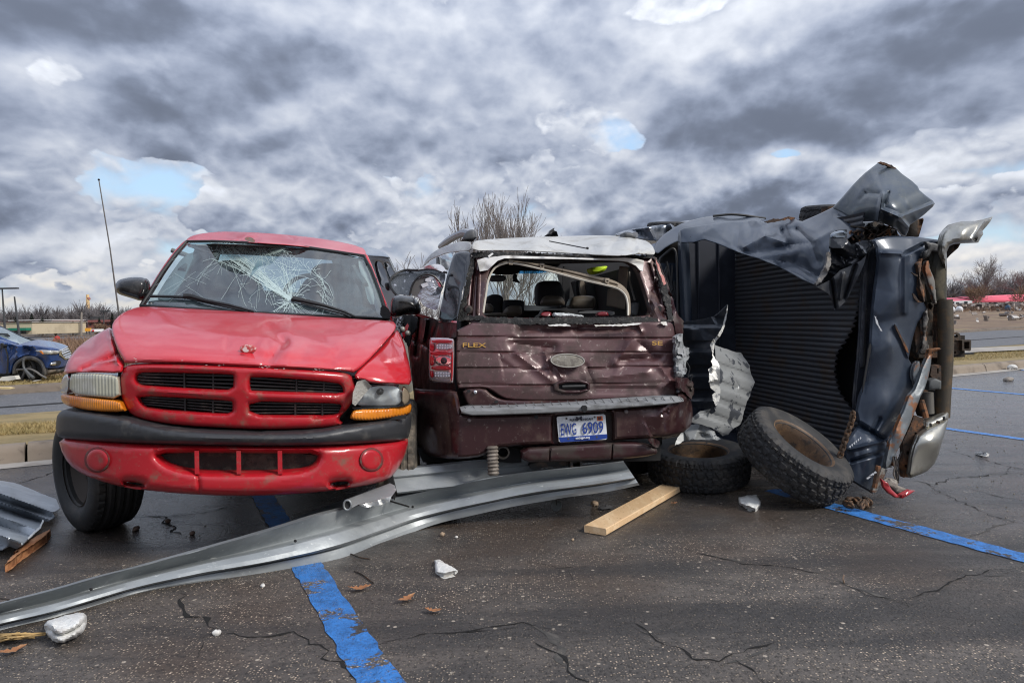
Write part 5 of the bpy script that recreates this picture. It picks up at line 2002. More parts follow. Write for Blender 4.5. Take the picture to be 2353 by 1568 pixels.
def fr_d(P):
    y = (P[:, 1] - 504) / .38961
    x = (P[:, 0] - 878.2) / .38961
    return .24 + .26 * np.clip((606 - y) / 400, 0, 1.1) + .09 * (np.abs(x - 1080) / 600) ** 3


frame = panel('window_frame', mar, FX, cB(FO), fr_d, flex, holes=[cB(WO)], res=5, edge=(4, .02), thick=.06, disp=fsum(lines_fold([(*cB((545, 240))[0], *cB((520, 560))[0], 6, .03), (*cB((570, 300))[0], *cB((560, 560))[0], 5, -.02), (*cB((1570, 260))[0], *cB((1660, 560))[0], 6, .03)]),
                                                                                                              fmul(window(*cB((1630, 430))[0], 40, 90), facets(9, (1500, 580, 1560, 750), 14, .03, .015, 9))), angle=25)


def glued(P, d=-.018, seed=1, amp=2.2, m=None, nm='adhesive_strip'):
    return panel(nm, m or glue, FX, jag(cB(P), amp, seed, 4), lambda Q: fr_d(Q) + d, frame, res=5, thick=.02, cv=0, disp=fmul(lambda Q: np.ones(len(Q)), facets(seed, (1030, 560, 1560, 760), 160, .01, .006, 6)))


glued([(526, 196), (600, 190), (900, 196), (1200, 208), (1430, 205), (1600, 215), (1595, 230), (1430, 220), (1200, 222), (900, 214), (700, 212), (600, 222), (540, 225)], seed=1, amp=1.6)
glued([(500, 330), (520, 235), (545, 225), (535, 300), (515, 400), (495, 480), (500, 560), (590, 572), (600, 590), (440, 600), (455, 520), (475, 470)], seed=2)
glued([(600, 576), (900, 580), (1300, 580), (1570, 572), (1600, 585), (1690, 590), (1690, 606), (1200, 616), (800, 618), (560, 612), (580, 590)], d=-.03, seed=3, amp=2.0)
glued([(1600, 230), (1622, 240), (1660, 350), (1700, 470), (1716, 590), (1690, 600), (1668, 500), (1635, 380)], seed=4)
for (u, v, r) in ((507, 533, 16), (1632, 528, 18)):
    (x, y), = cB((u, v))
    d0 = float(fr_d(np.array([[x, y]]))[0])
    panel('bolt_seat', mar_dark, FX, cB(ellipse(u, v, r * 1.8, r * 1.8)), d0 - .02, frame, res=4, thick=.01, edge=(4, .02))
    panel('bolt_hole', void, FX, cB(ellipse(u, v, r * .8, r * .9)), d0 - .024, frame, res=4, thick=.006)
torn_white = mat('torn_white_panel', (.66, .65, .62), .5, c2=(.50, .48, .43), sc=7, c3=(.12, .11, .10), sc3=34, lo3=.68, hi3=.75)
panel('spoiler_remnant', torn_white, FX, cB((558, 240), (600, 226), (720, 213), (1000, 220), (1250, 229), (1430, 226), (1500, 232), (1542, 242), (1536, 305), (1520, 300), (1495, 272), (1450, 250), (1400, 243), (1100, 233), (720, 229), (680, 243), (640, 280), (622, 298), (575, 306)),
      lambda Q: fr_d(Q) - .045, flex, res=5, thick=.02, cv=0, disp=facets(31, (1080, 585, 1490, 625), 22, .012, .006))
panel('paper_scrap', torn_white, FX, cB((622, 215), (648, 196), (656, 203), (630, 224)), lambda Q: fr_d(Q) - .06, flex, res=5, thick=.006, cv=0)
# white torn lip at the top of the liftgate
panel('torn_edge', torn_white, FX, jag(cB((1250, 622), (1400, 618), (1500, 610), (1530, 612), (1500, 622), (1400, 628), (1260, 630)), .8, 4, 4), lambda Q: lg_d(Q) - .03, flex, res=5, thick=.01, cv=0)
panel('torn_edge', torn_white, FX, jag(cB((975, 620), (1080, 616), (1110, 625), (1060, 628), (980, 628)), .9, 5, 4), lambda Q: lg_d(Q) - .02, flex, res=5, thick=.01, cv=0)
panel('torn_edge', torn_white, FX, jag(cB((1640, 605), (1675, 600), (1680, 625), (1655, 622)), .9, 6, 4), lambda Q: lg_d(Q) - .02, flex, res=5, thick=.01, cv=0)

# badge letters, emblem seat, handle
gold = mat('gilt_letters', (.80, .47, .12), .35, .6)


def plane_axes(fr, dfn, u, v, un, vn):
    """unit axes of the surface at sheet position u,v: along un (right) and vn (up)"""
    P = np.array([u, un, vn], float) if False else np.array([u[:2], v[:2], un[:2]], float)
    return fr.pts(P, dfn(P))


def text_on(txt, fr, dfn, bl, br, tl, m, par, name, proud=.004, bold=0.0):
    P = np.array([bl[:2], br[:2], tl[:2]], float)
    W = fr.pts(P, dfn(P) - proud)
    xd = W[1] - W[0]
    wd = np.linalg.norm(xd)
    xd = xd / wd
    yd = W[2] - W[0]
    yd = yd - xd * (yd @ xd)
    h = np.linalg.norm(yd)
    return lettering(name, txt, m, W[0], xd, yd / h, h, wd, par, .004, bold)


ldx = lambda P: lg_d(P) + np.minimum(lg_disp(P), 0)
bl, br, tl = cB((474, 752), (612, 753), (474, 727))
text_on('FLEX', FX, lambda P: np.full(len(P), float(ldx(np.array([cB((540, 740))[0]]))[0])), bl, br, tl, gold, gate, 'badge_letters', .008, .01)
bl, br, tl = cB((1589, 740), (1651, 740), (1589, 716))
text_on('SE', FX, lambda P: np.full(len(P), float(ldx(np.array([cB((1620, 730))[0]]))[0])), bl, br, tl, gold, gate, 'badge_letters', .02, .01)
emd = float(lg_d(np.array([cB((1093, 831))[0]]))[0]) - .015
hdd = float((lg_d(np.array([cB((1115, 985))[0]])) + np.minimum(0, lg_disp(np.array(cB((1015, 950), (1220, 950), (1215, 1020), (1020, 1020), (1115, 985)))).min()))[0]) - .012
panel('emblem_seat', mat('dirty_emblem_seat', (.27, .25, .21), .7, c2=(.17, .15, .13), sc=24, c3=(.48, .47, .44), sc3=40, lo3=.6, hi3=.7), FX, cB(ellipse(1093, 831, 101, 41, 36, .03)), emd - .01, gate, res=5, edge=(3, .012), thick=.03)
panel('emblem_rim', mat('emblem_rim_grey', (.42, .40, .36), .5), FX, cB(ellipse(1093, 831, 101, 41, 36, .03)), emd - .013, gate, holes=[cB(ellipse(1093, 831, 95, 36, 36, .03))], res=5, thick=.01, cv=0)
panel('handle_recess', mar_dark, FX, cB((1008, 948), (1225, 942), (1224, 1022), (1012, 1026)), hdd, gate, holes=[cB((1040, 963), (1208, 962), (1208, 1008), (1040, 1008))], res=6, thick=.03, edge=(3, .01))
panel('handle_cavity', void, FX, cB((1035, 958), (1212, 958), (1212, 1012), (1035, 1012)), hdd + .025, gate, res=20, thick=.01, cv=0)
tube('handle_pull', blacksoft, [FX.pt(*cB((1060, 985))[0], hdd + .015), FX.pt(*cB((1195, 980))[0], hdd + .015)], .012, gate, 8)

# bumper, its step and valance
def bp_d(P):
    x = (P[:, 0] - 878.2) / .38961
    return .03 + .62 * np.clip((470 - x) / 285, 0, 1.1) ** 1.7 + .34 * np.clip((x - 1640) / 190, 0, 1.1) ** 1.8


PLR = [(1004, 1168), (1022, 1152), (1340, 1132), (1358, 1148), (1362, 1292), (1348, 1302), (1018, 1320), (1004, 1302)]
bump_disp = fmul(lambda P: np.clip(((P[:, 0] - 878.2) / .38961 - 1500) / 150, 0, 1), facets(14, (1460, 880, 1600, 1050), 26, .045, .02, 9))
bmp = panel('bumper', mar, FX, cB((188, 985), (200, 1000), (300, 1006), (436, 1004), (452, 1060), (460, 1110), (472, 1152), (800, 1142), (1100, 1132), (1500, 1102), (1735, 1076), (1745, 1000), (1790, 1020), (1815, 1050), (1832, 1130), (1826, 1200), (1802, 1240), (1745, 1265),
            (1600, 1290), (1365, 1302), (1000, 1327), (840, 1332), (640, 1350), (600, 1395), (480, 1412), (350, 1408), (250, 1385), (205, 1310), (190, 1150)), bp_d, flex, holes=[cB(PLR)], res=5, edge=(9, .06), thick=.04, disp=bump_disp, angle=26)
panel('bumper_top', mar, FX, cB((472, 997), (605, 994), (640, 1030), (690, 1056), (750, 1066), (1200, 1066), (1500, 1054), (1735, 1042), (1740, 1060), (1500, 1080), (1100, 1100), (700, 1112), (520, 1108), (488, 1065)), lambda P: np.full(len(P), .10), flex, res=6, edge=(4, .03), thick=.03)
for (u, v, rx) in ((510, 1010, 11), (672, 1074, 12)):
    panel('bolt_hole', void, FX, cB(ellipse(u, v, rx, 8)), .085, bmp, res=4, thick=.006)
panel('bolt_head', chrome, FX, cB(ellipse(548, 1017, 13, 12)), .08, bmp, res=4, thick=.01, edge=(4, .008))
panel('bolt_hole', void, FX, cB(ellipse(907, 1164, 12, 12)), .0, bmp, res=4, thick=.006)
for (u, v) in ((512, 1183), (1438, 1132)):
    panel('parking_sensor', mat('sensor_grey', (.12, .10, .10), .5), FX, cB(ellipse(u, v, 12, 12)), .0, bmp, res=4, thick=.006, edge=(3, .006))


def st_d(P):
    x = (P[:, 0] - 878.2) / .38961
    return -.035 + .12 * np.clip((x - 1650) / 130, 0, 1) ** 2


step = panel('bumper_step', greystep, FX, cB((456, 1100), (700, 1100), (1100, 1081), (1500, 1054), (1722, 1040), (1772, 1048), (1778, 1080), (1500, 1106), (1100, 1137), (700, 1152), (472, 1156)),
             lambda P: st_d(P) + .07 * np.clip((1128 - .042 * (((P[:, 0] - 878.2) / .38961) - 456) - (P[:, 1] - 504) / .38961) / 20, 0, 1), flex, res=4.5, edge=(3, .015), thick=.09, angle=25)
for k in range(26):
    f = k / 25
    u = 480 + 1270 * f
    v = 1104 - 58 * f - 3 * math.sin(f * 3.1)
    P = cB((u, v - 6), (u + 22, v + 22))
    pts = [FX.pt(P[0][0], P[0][1], .035 + .12 * max(0, (u - 1650) / 130) ** 2), FX.pt(P[1][0], P[1][1], -.004 + .12 * max(0, (u - 1650) / 130) ** 2)]
    tube('step_groove', mat('groove_grey', (.10, .10, .102), .7), pts, .0026, step, 5)
panel('step_bracket', blacksoft, FX, cB((1175, 1098), (1210, 1096), (1205, 1130), (1190, 1140), (1178, 1125)), -.05, flex, res=5, thick=.02)
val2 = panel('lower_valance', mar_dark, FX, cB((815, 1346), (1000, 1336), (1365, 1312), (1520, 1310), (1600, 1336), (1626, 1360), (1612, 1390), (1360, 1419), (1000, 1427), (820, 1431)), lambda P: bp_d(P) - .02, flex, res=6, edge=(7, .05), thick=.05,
             disp=lines_fold([(*cB((990, 1335))[0], *cB((985, 1425))[0], 3, .02), (*cB((1358, 1312))[0], *cB((1352, 1420))[0], 3, .02)]))
panel('torn_tab', mar_dark, FX, cB((1560, 1290), (1590, 1330), (1625, 1350), (1640, 1310), (1610, 1290)), lambda P: bp_d(P) - .05, flex, res=5, thick=.01, disp=facets(2, (1480, 1000, 1520, 1040), 9, .03, .02))
panel('underbody', void, FX, cB((200, 1350), (1640, 1320), (1640, 1420), (820, 1445), (240, 1430)), .5, flex, res=60, thick=1.5, cv=0)

# number plate
pd = lambda P: np.full(len(P), .045)
panel('plate_recess', mar_dark, FX, cB((996, 1150), (1368, 1126), (1370, 1306), (1000, 1328)), .10, bmp, res=20, thick=.02, cv=0)
pwhite = mat('plate_white', (.74, .76, .78), .45, c2=(.62, .64, .66), sc=14, c3=(.30, .28, .26), sc3=60, lo3=.7, hi3=.76)
pblue = mat('plate_blue', (.015, .05, .27), .45)
plate = panel('number_plate', pwhite, FX, cB((1028, 1168), (1036, 1161), (1305, 1147), (1315, 1153), (1326, 1288), (1318, 1296), (1050, 1313), (1041, 1306)), .045, flex, res=10, thick=.006, cv=0)
panel('plate_band', pblue, FX, cB((1040, 1284), (1325, 1264), (1326, 1288), (1318, 1295), (1051, 1312), (1042, 1306)), .0425, plate, res=20, thick=.002, cv=0)


def ptext(txt, bl, br, tl, m, bold=0, nm='plate_lettering'):
    a, b, c = cB(bl, br, tl)
    return text_on(txt, FX, lambda P: np.full(len(P), .0405), a, b, c, m, plate, nm, .002, bold)


ptext('EWG', (1053, 1272), (1144, 1267), (1050, 1203), pblue, .003)
ptext('6909', (1180, 1263), (1303, 1256), (1177, 1195), pblue, .003)
ptext('PURE', (1105, 1188), (1143, 1186), (1104, 1175), mat('plate_black', (.03, .03, .05), .5), .01)
ptext('M', (1144, 1188), (1178, 1184), (1143, 1162), MATS['plate_black'], .01)
ptext('ICHIGAN', (1170, 1185), (1240, 1180), (1169, 1172), MATS['plate_black'], .01)
ptext('michigan.org', (1140, 1298), (1222, 1292), (1139, 1281), mat('plate_text_white', (.8, .82, .85), .5), .02)
panel('registration_sticker', mat('orange_sticker', (.78, .17, .05), .5), FX, cB((1265, 1160), (1298, 1158), (1300, 1184), (1267, 1186)), .042, plate, res=20, thick=.001, cv=0)
ptext('26', (1269, 1180), (1292, 1178), (1268, 1162), MATS['plate_black'], .02)
for (u, v) in ((1086, 1173), (1252, 1165), (1097, 1292), (1265, 1281)):
    panel('plate_screw', mat('screw_dark', (.12, .11, .10), .5, .6), FX, cB(ellipse(u, v, 6, 6, 10)), .041, plate, res=4, thick=.004)

# left tail lamp: chrome case, red bars, LED blocks, reversing lamp
redlens = mat('red_lens', (.42, .012, .02), .15, coat=.8)
ledm = mat('clear_led_block', (.55, .56, .58), .2, .4, bump=.9, bsc=130)


def tl_d(P):
    x = (P[:, 0] - 878.2) / .38961
    return .10 + .14 * np.clip((420 - x) / 140, 0, 1.2)


tail = panel('tail_lamp', mat('tail_lamp_case', (.60, .50, .52), .18, .7, bump=.1, bsc=30), FX, cB((279, 700), (300, 696), (416, 698), (426, 722), (420, 955), (410, 967), (300, 955), (280, 945), (274, 925), (276, 760)), lambda P: tl_d(P) - .01, flex, res=6, edge=(4, .03), thick=.10)
for (P, nm, m, pr) in (([(290, 706), (410, 708), (408, 728), (292, 728)], 'red_bar', redlens, .03), ([(284, 776), (404, 778), (403, 800), (284, 802)], 'red_bar', redlens, .03), ([(288, 862), (404, 864), (403, 890), (290, 888)], 'red_bar', redlens, .03),
                       ([(318, 730), (408, 732), (406, 770), (314, 770)], 'led_block', ledm, .026), ([(306, 893), (402, 897), (400, 938), (306, 932)], 'led_block', ledm, .026), ([(313, 802), (408, 803), (406, 862), (312, 860)], 'reverse_lamp', silver, .026),
                       ([(279, 728), (308, 730), (306, 776), (279, 776)], 'red_corner', redlens, .024), ([(279, 802), (306, 802), (306, 862), (280, 862)], 'red_corner', redlens, .024), ([(280, 890), (302, 892), (302, 935), (282, 928)], 'red_corner', redlens, .024),
                       ([(406, 780), (416, 780), (414, 950), (402, 948)], 'red_bar', redlens, .028)):
    panel(nm, m, FX, cB(P), lambda Q, pr=pr: tl_d(Q) - pr, tail, res=6, edge=(2.5, .008), thick=.012)
panel('reverse_bulb', mat('dark_bulb', (.03, .03, .035), .15), FX, cB(ellipse(362, 832, 21, 23, 18)), lambda P: tl_d(P) - .034, tail, res=4, edge=(6, .015), thick=.006)
for row, (ua, ub, va, n) in enumerate(((326, 402, 741, 6), (324, 402, 757, 6), (314, 394, 905, 6), (314, 394, 921, 6))):
    for k in range(n):
        u = ua + (ub - ua) * k / (n - 1)
        panel('led', mat('led_white', (.8, .81, .83), .2), FX, cB(ellipse(u, va, 4.4, 5, 8)), lambda Q: tl_d(Q) - .031, tail, res=4, thick=.004, cv=0)
# right tail lamp: lens gone, clear innards
cl = mat('broken_clear_plastic', (.45, .47, .48), .15, .3, c2=(.14, .14, .15), sc=22, lo=.45, hi=.6, bump=.8, bsc=60)
rt = panel('broken_tail_lamp', cl, FX, jag(cB((1727, 690), (1770, 672), (1778, 745), (1810, 755), (1806, 820), (1790, 835), (1796, 900), (1770, 930), (1733, 925)), 1.5, 8, 5), lambda P: bp_d(P) + .03, flex, res=4, thick=.05, cv=0, disp=facets(17, (1545, 760, 1590, 870), 30, .05, .02, 10))
for (u, v, w, h) in ((1752, 705, 16, 14), (1758, 775, 20, 22), (1785, 782, 10, 24), (1752, 812, 18, 8), (1760, 870, 14, 18), (1776, 800, 12, 6)):
    panel('lamp_shard', mat('bright_shard', (.78, .80, .82), .12, .5), FX, jag(cB((u - w, v - h), (u + w, v - h * .7), (u + w * .8, v + h), (u - w * .7, v + h * .8)), 1.2, int(u + v), 3), lambda P: bp_d(P) - .01, rt, res=4, thick=.006, cv=0, disp=facets(int(u), (1540, 760, 1590, 870), 20, .02, .01))
tube('lamp_wire', blacksoft, cr([FX.pt(*cB(p)[0], .3) for p in ((1795, 840), (1812, 880), (1800, 930), (1825, 915), (1818, 960))], 5), .004, rt, 5)
panel('crushed_quarter', mar_dark, FX, jag(cB((1600, 215), (1625, 235), (1660, 320), (1690, 400), (1712, 470), (1740, 560), (1775, 600), (1775, 670), (1735, 690), (1722, 620), (1700, 500), (1660, 380)), 1.5, 3, 6), lambda P: fr_d(P) + .04, flex, res=5, thick=.03, cv=0, disp=facets(23, (1500, 590, 1580, 780), 30, .05, .025, 10))
panel('pink_scrap', mat('pinkish_scrap', (.42, .16, .14), .7, c2=(.5, .35, .3), sc=20), FX, jag(cB((1605, 225), (1622, 250), (1650, 320), (1675, 375), (1660, 385), (1635, 320)), 1.0, 5, 5), lambda P: fr_d(P) - .06, flex, res=5, thick=.006, cv=0)
panel('crushed_corner', mar_dark, FX, jag(cB((1735, 930), (1800, 935), (1830, 960), (1840, 1010), (1822, 1060), (1790, 1025), (1745, 1000)), 1.6, 6, 5), lambda P: bp_d(P) - .0, flex, res=4.5, thick=.04, cv=0, disp=facets(29, (1550, 860, 1600, 930), 22, .06, .025, 10))

# left flank: quarter panel, pillar, chrome strip, side glass
def fl_d(P):
    x = (P[:, 0] - 878.2) / .38961
    return .16 + 1.9 * np.clip((440 - x) / 280, 0, 1.3) ** 1.6


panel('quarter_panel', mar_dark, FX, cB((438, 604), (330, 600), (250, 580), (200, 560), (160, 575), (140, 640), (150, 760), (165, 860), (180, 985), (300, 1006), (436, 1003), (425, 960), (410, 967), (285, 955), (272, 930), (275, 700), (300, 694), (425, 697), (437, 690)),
      fl_d, flex, res=6, thick=.03, cv=0, disp=lines_fold([(*cB((220, 570))[0], *cB((200, 800))[0], 12, .25), (*cB((260, 590))[0], *cB((240, 720))[0], 8, -.18), (*cB((160, 700))[0], *cB((280, 760))[0], 10, .12), (*cB((330, 600))[0], *cB((300, 690))[0], 6, .05)]), angle=25)
panel('chrome_strip', chrome, FX, cB((330, 594), (439, 599), (439, 608), (330, 606)), lambda P: fl_d(P) - .03, flex, res=6, thick=.02, cv=0)
panel('belt_trim', mat('dull_black_trim', (.03, .03, .032), .35, c2=(.15, .15, .15), sc=16), FX, cB((190, 560), (215, 553), (330, 590), (330, 606), (260, 592)), lambda P: fl_d(P) - .04, flex, res=6, thick=.03, disp=facets(4, (940, 715, 1010, 745), 10, .05, .03))
panel('rear_pillar', blackgl, FX, cB((432, 192), (524, 186), (520, 240), (500, 330), (478, 420), (462, 500), (440, 602), (330, 600), (338, 540), (352, 480), (368, 390), (385, 310), (410, 230)), cB((432, 192, .62), (524, 186, .52), (440, 602, .22), (330, 600, .55), (368, 390, .60), (470, 400, .38)), flex, res=6, edge=(4, .03), thick=.05)
panel('side_shell', void, FX, cB((330, 600), (160, 570), (150, 760), (180, 985), (220, 1380), (440, 1400), (440, 620)), lambda P: fl_d(P) + .25, flex, res=30, thick=.1, cv=0)

roof = panel('roof', whitep, FX, cB((524, 186), (530, 136), (560, 122), (800, 106), (1050, 99), (1300, 92), (1400, 99), (1540, 118), (1588, 146), (1612, 196), (1596, 212), (1500, 202), (1420, 216), (1300, 212), (1200, 206), (900, 187), (700, 181)),
             cB((524, 186, .50), (900, 187, .44), (1300, 212, .42), (1596, 212, .52), (530, 136, .62), (800, 106, .98), (1050, 99, 1.2), (1300, 92, 1.3), (1540, 118, 1.0), (900, 145, .60), (1300, 150, .56), (1450, 150, .58), (1600, 160, .62)), flex, res=5, edge=(4, .03), thick=.03, angle=28,
             disp=fsum(lines_fold([(*cB((1240, 170))[0], *cB((1440, 110))[0], 14, .05), (*cB((1440, 110))[0], *cB((1560, 190))[0], 14, -.06), (*cB((1100, 140))[0], *cB((1460, 190))[0], 10, .03)]), fmul(window(*cB((1430, 150))[0], 110, 50), facets(6, (1330, 530, 1510, 590), 22, .05, .02, 8))))
tube('roof_scratch', blacksoft, [FX.pt(*cB((985, 128))[0], .66), FX.pt(*cB((1210, 172))[0], .40)], .004, roof, 5)
panel('roof_clip', blacksoft, FX, cB((1203, 162), (1216, 163), (1218, 176), (1206, 174)), .38, roof, res=5, thick=.02)
sd_d = cB((524, 186, .54), (523, 136, .62), (430, 190, .78), (330, 215, 1.5), (240, 275, 2.9), (300, 192, 2.1), (430, 136, 1.0))
panel('roof_side', whitep, FX, cB((527, 187), (524, 134), (480, 128), (430, 136), (360, 160), (300, 192), (260, 230), (236, 280), (250, 268), (285, 237), (330, 217), (380, 197), (430, 191)), sd_d, flex, res=5, edge=(3, .03), thick=.04)
panel('side_window', mat('smoked_side_glass', (.05, .055, .07), .06, coat=1.0, c2=(.22, .25, .28), sc=9, lo=.42, hi=.55), FX, cB((236, 284), (255, 268), (290, 240), (335, 220), (382, 200), (420, 192), (410, 232), (392, 300), (330, 285), (270, 300), (240, 300)), lambda P: rbf(sd_d)(P) + .03, flex, res=8, thick=.01, cv=0)
panel('window_bar', blacksoft, FX, cB((318, 226), (330, 220), (336, 285), (318, 290)), lambda P: rbf(sd_d)(P) + .0, flex, res=8, thick=.02, cv=0)
# roof rails
rails = mat('silver_rail', (.38, .39, .41), .35, .5)
tube('roof_rail', rails, cr([FX.pt(*cB(p)[0], d) for p, d in (((535, 88), .95), ((490, 78), 1.15), ((440, 95), 1.5), ((385, 128), 2.1), ((345, 160), 2.7))], 6), .030, flex, 8)
panel('rail_foot', mat('dark_grey_foot', (.07, .073, .078), .5), FX, cB((465, 128), (482, 88), (505, 64), (530, 58), (548, 64), (558, 122)), .88, flex, res=5, edge=(6, .04), thick=.10)
panel('rail_foot', mat('dark_grey_foot', (.07, .073, .078), .5), FX, cB((1426, 110), (1421, 72), (1470, 76), (1490, 92), (1502, 110)), .95, flex, res=5, edge=(5, .03), thick=.10)
tube('roof_rail', rails, [FX.pt(*cB((1490, 92))[0], 1.0), FX.pt(*cB((1440, 92))[0], 1.8), FX.pt(*cB((1400, 92))[0], 2.6)], .025, flex, 8)
tag(panel('debris_scrap', blacksoft, FX, jag(cB((955, 102), (985, 78), (1005, 50), (1014, 52), (1012, 62), (1030, 75), (1036, 98)), 1.2, 4, 4), 1.25, None, res=4, thick=.08, cv=0, disp=facets(3, (1240, 520, 1290, 550), 8, .04, .03)), 'small black torn scrap sticking up on the white car roof', 'scrap')

# cabin: side walls, floor, windscreen opening, pillars, seats
tan = mat('tan_trim', (.25, .205, .155), .65, c2=(.19, .155, .12), sc=4)
tan_d = mat('dark_tan_leather', (.14, .115, .09), .5, c2=(.10, .085, .065), sc=6, bump=.1, bsc=60)
seat_k = mat('black_seat', (.014, .014, .016), .8)
cabk = mat('dark_cabin', (.022, .022, .024), .8)
panel('cabin_front', cabk, FX, cW((-40, 120), (2140, 130), (2160, 900), (-60, 900)), 3.25, flex, holes=[cW((168, 420), (225, 300), (560, 292), (1000, 294), (1030, 420), (1060, 560), (1078, 700), (150, 700))], res=40, thick=.04, cv=0)
panel('windscreen', glass('greenish_windscreen', (.86, .95, .91), .94, .02, .10, (.6, .7, .66)), FX, cW((150, 710), (168, 415), (220, 292), (1005, 285), (1035, 420), (1085, 710)), 3.22, flex, res=60, thick=0, cv=0)
panel('sun_tint', glass('blue_tint_band', (.10, .38, .72), .95), FX, cW((555, 284), (1005, 286), (1010, 322), (548, 326)), 3.20, flex, res=60, thick=0, cv=0)
panel('cabin_side', cabk, FX, cW((1078, 240), (1380, 255), (1480, 750), (1050, 720)), 2.9, flex, holes=[cW((1148, 640), (1156, 372), (1215, 370), (1232, 590), (1180, 640))], res=40, thick=.03, cv=0)
panel('sun_visor', cabk, FX, cW((215, 250), (560, 255), (560, 335), (205, 335)), 2.7, flex, res=30, thick=.02)
for (Q0, Q1) in ((cB((600, 560))[0], cB((640, 250))[0]), (cB((1570, 560))[0], cB((1500, 250))[0])):
    a, b = FX.pt(*Q0, .45), FX.pt(*Q1, .60)
    s_ = 1 if Q0[0] > 1200 else -1
    a, b = a + FX_side * .10 * s_, b + FX_side * .08 * s_
    if s_ > 0:
        V = [a, b, b + AX * 2.6, a + AX * 2.6]
        V2 = [v + FX_side * .05 for v in V]
        MB().add(V + V2, [(0, 1, 2, 3), (7, 6, 5, 4), (0, 4, 5, 1), (2, 6, 7, 3), (1, 5, 6, 2), (0, 3, 7, 4)]).build('cabin_wall', cabk, flex, smooth=False)
    else:
        V = [a - [0, 0, .3], a + [0, 0, .02], a + AX * 2.6 + [0, 0, .02], a + AX * 2.6 - [0, 0, .3]]
        V2 = [v - FX_side * .05 for v in V]
        MB().add(V + V2, [(0, 1, 2, 3), (7, 6, 5, 4), (0, 4, 5, 1), (2, 6, 7, 3), (1, 5, 6, 2), (0, 3, 7, 4)]).build('cabin_wall', cabk, flex, smooth=False)
a, b = FX.pt(*cB((640, 236))[0], .55), FX.pt(*cB((1500, 250))[0], .55)
V = [a, b, b + AX * 2.7 + [0, 0, .20], a + AX * 2.7 + [0, 0, .20]]
MB().add(V + [v + np.array([0, 0, .04]) for v in V], [(3, 2, 1, 0), (4, 5, 6, 7), (0, 1, 5, 4), (2, 3, 7, 6), (1, 2, 6, 5), (0, 4, 7, 3)]).build('roof_lining', cabk, flex, smooth=False)
a, b = FX.pt(*cB((560, 640))[0], .4), FX.pt(*cB((1600, 640))[0], .4)
V = [a - [0, 0, .12], b - [0, 0, .12], b + AX * 2.8 - [0, 0, .2], a + AX * 2.8 - [0, 0, .2]]
MB().add(V + [v + np.array([0, 0, .04]) for v in V], [(3, 2, 1, 0), (4, 5, 6, 7), (0, 1, 5, 4), (2, 3, 7, 6), (1, 2, 6, 5), (0, 4, 7, 3)]).build('load_floor', cabk, flex, smooth=False)


def soft(nm, P, d, m, th, r, h, par=flex, cv=2, res=5):
    return panel(nm, m, FX, cW(P), d, par, res=res, edge=(r, h), thick=th, cv=cv, angle=180)


soft('headrest', [(765, 690), (758, 560), (765, 470), (800, 418), (870, 408), (990, 408), (1040, 425), (1065, 480), (1098, 600), (1096, 690), (1060, 708), (900, 705), (800, 705)], 1.55, seat_k, .12, 14, .06)
soft('headrest_pad', [(795, 690), (815, 620), (850, 585), (900, 575), (1010, 578), (1060, 600), (1094, 650), (1095, 695), (1060, 708), (850, 702)], 1.50, tan_d, .08, 14, .06)
soft('headrest', [(1132, 740), (1160, 640), (1200, 595), (1280, 585), (1400, 586), (1450, 600), (1462, 650), (1448, 745), (1300, 760)], 1.55, tan_d, .12, 12, .06)
soft('seat_back', [(360, 830), (368, 650), (390, 635), (480, 630), (600, 640), (618, 660), (610, 830)], 2.1, seat_k, .12, 8, .04)
soft('seat_back_pad', [(355, 830), (380, 740), (440, 700), (560, 695), (590, 720), (590, 830)], 2.05, tan_d, .1, 12, .05)
soft('seat_back', [(150, 830), (155, 570), (368, 568), (365, 700), (350, 830)], 2.2, seat_k, .12, 6, .03)
soft('headrest', [(130, 790), (140, 690), (180, 670), (240, 690), (258, 740), (240, 795)], 1.6, tan_d, .12, 9, .05)
soft('seat_cushion', [(130, 835), (140, 790), (380, 780), (440, 835)], 1.5, tan_d, .2, 8, .05)
soft('rear_view_mirror', [(204, 380), (212, 350), (260, 343), (380, 343), (402, 365), (398, 405), (360, 418), (230, 420), (208, 405)], 2.7, mat('mirror_back', (.12, .125, .125), .4), .05, 5, .02)
tag(panel('air_freshener', blacksoft, FX, cW((474, 370), (490, 330), (520, 325), (535, 350), (525, 375), (540, 400), (572, 430), (560, 440), (520, 425), (470, 420), (485, 395)), 2.72, None, res=5, thick=.01), 'black cut-out air freshener hanging inside the maroon car windscreen', 'air freshener')
panel('dashboard', mat('grey_dash', (.10, .115, .13), .5), FX, cW((300, 695), (640, 698), (800, 705), (1060, 715), (1060, 760), (300, 760)), 3.0, flex, res=30, thick=.3)
panel('door_pillar', tan, FX, cW((1268, 400), (1330, 405), (1352, 590), (1285, 590)), 2.3, flex, res=20, thick=.05)
panel('door_post', cabk, FX, cW((1330, 400), (1420, 410), (1500, 750), (1400, 750)), 2.2, flex, res=20, thick=.05)
panel('fallen_trim', tan, FX, cW((1745, 235), (1845, 245), (1832, 420), (1822, 600), (1802, 748), (1592, 702), (1600, 580), (1610, 500), (1715, 500), (1730, 380)), cW((1745, 240, .75), (1845, 245, .70), (1802, 748, .75), (1592, 702, .95), (1610, 500, .95)), flex, res=10, thick=.02, cv=0, edge=(4, .02))
tag(panel('yellow_cloth', mat('fluorescent_yellow', (.62, .85, .02), .7, bump=.2, bsc=20), FX, cW((1388, 255), (1500, 242), (1602, 232), (1585, 270), (1550, 305), (1480, 328), (1415, 322), (1395, 290)), 1.5, None, res=5, thick=.12, edge=(10, .06), cv=2, disp=facets(5, (1420, 610, 1500, 650), 9, .02, .01, 4)),
    'bright fluorescent yellow bundle under the maroon car roof, behind the fallen trim', 'cloth bundle')
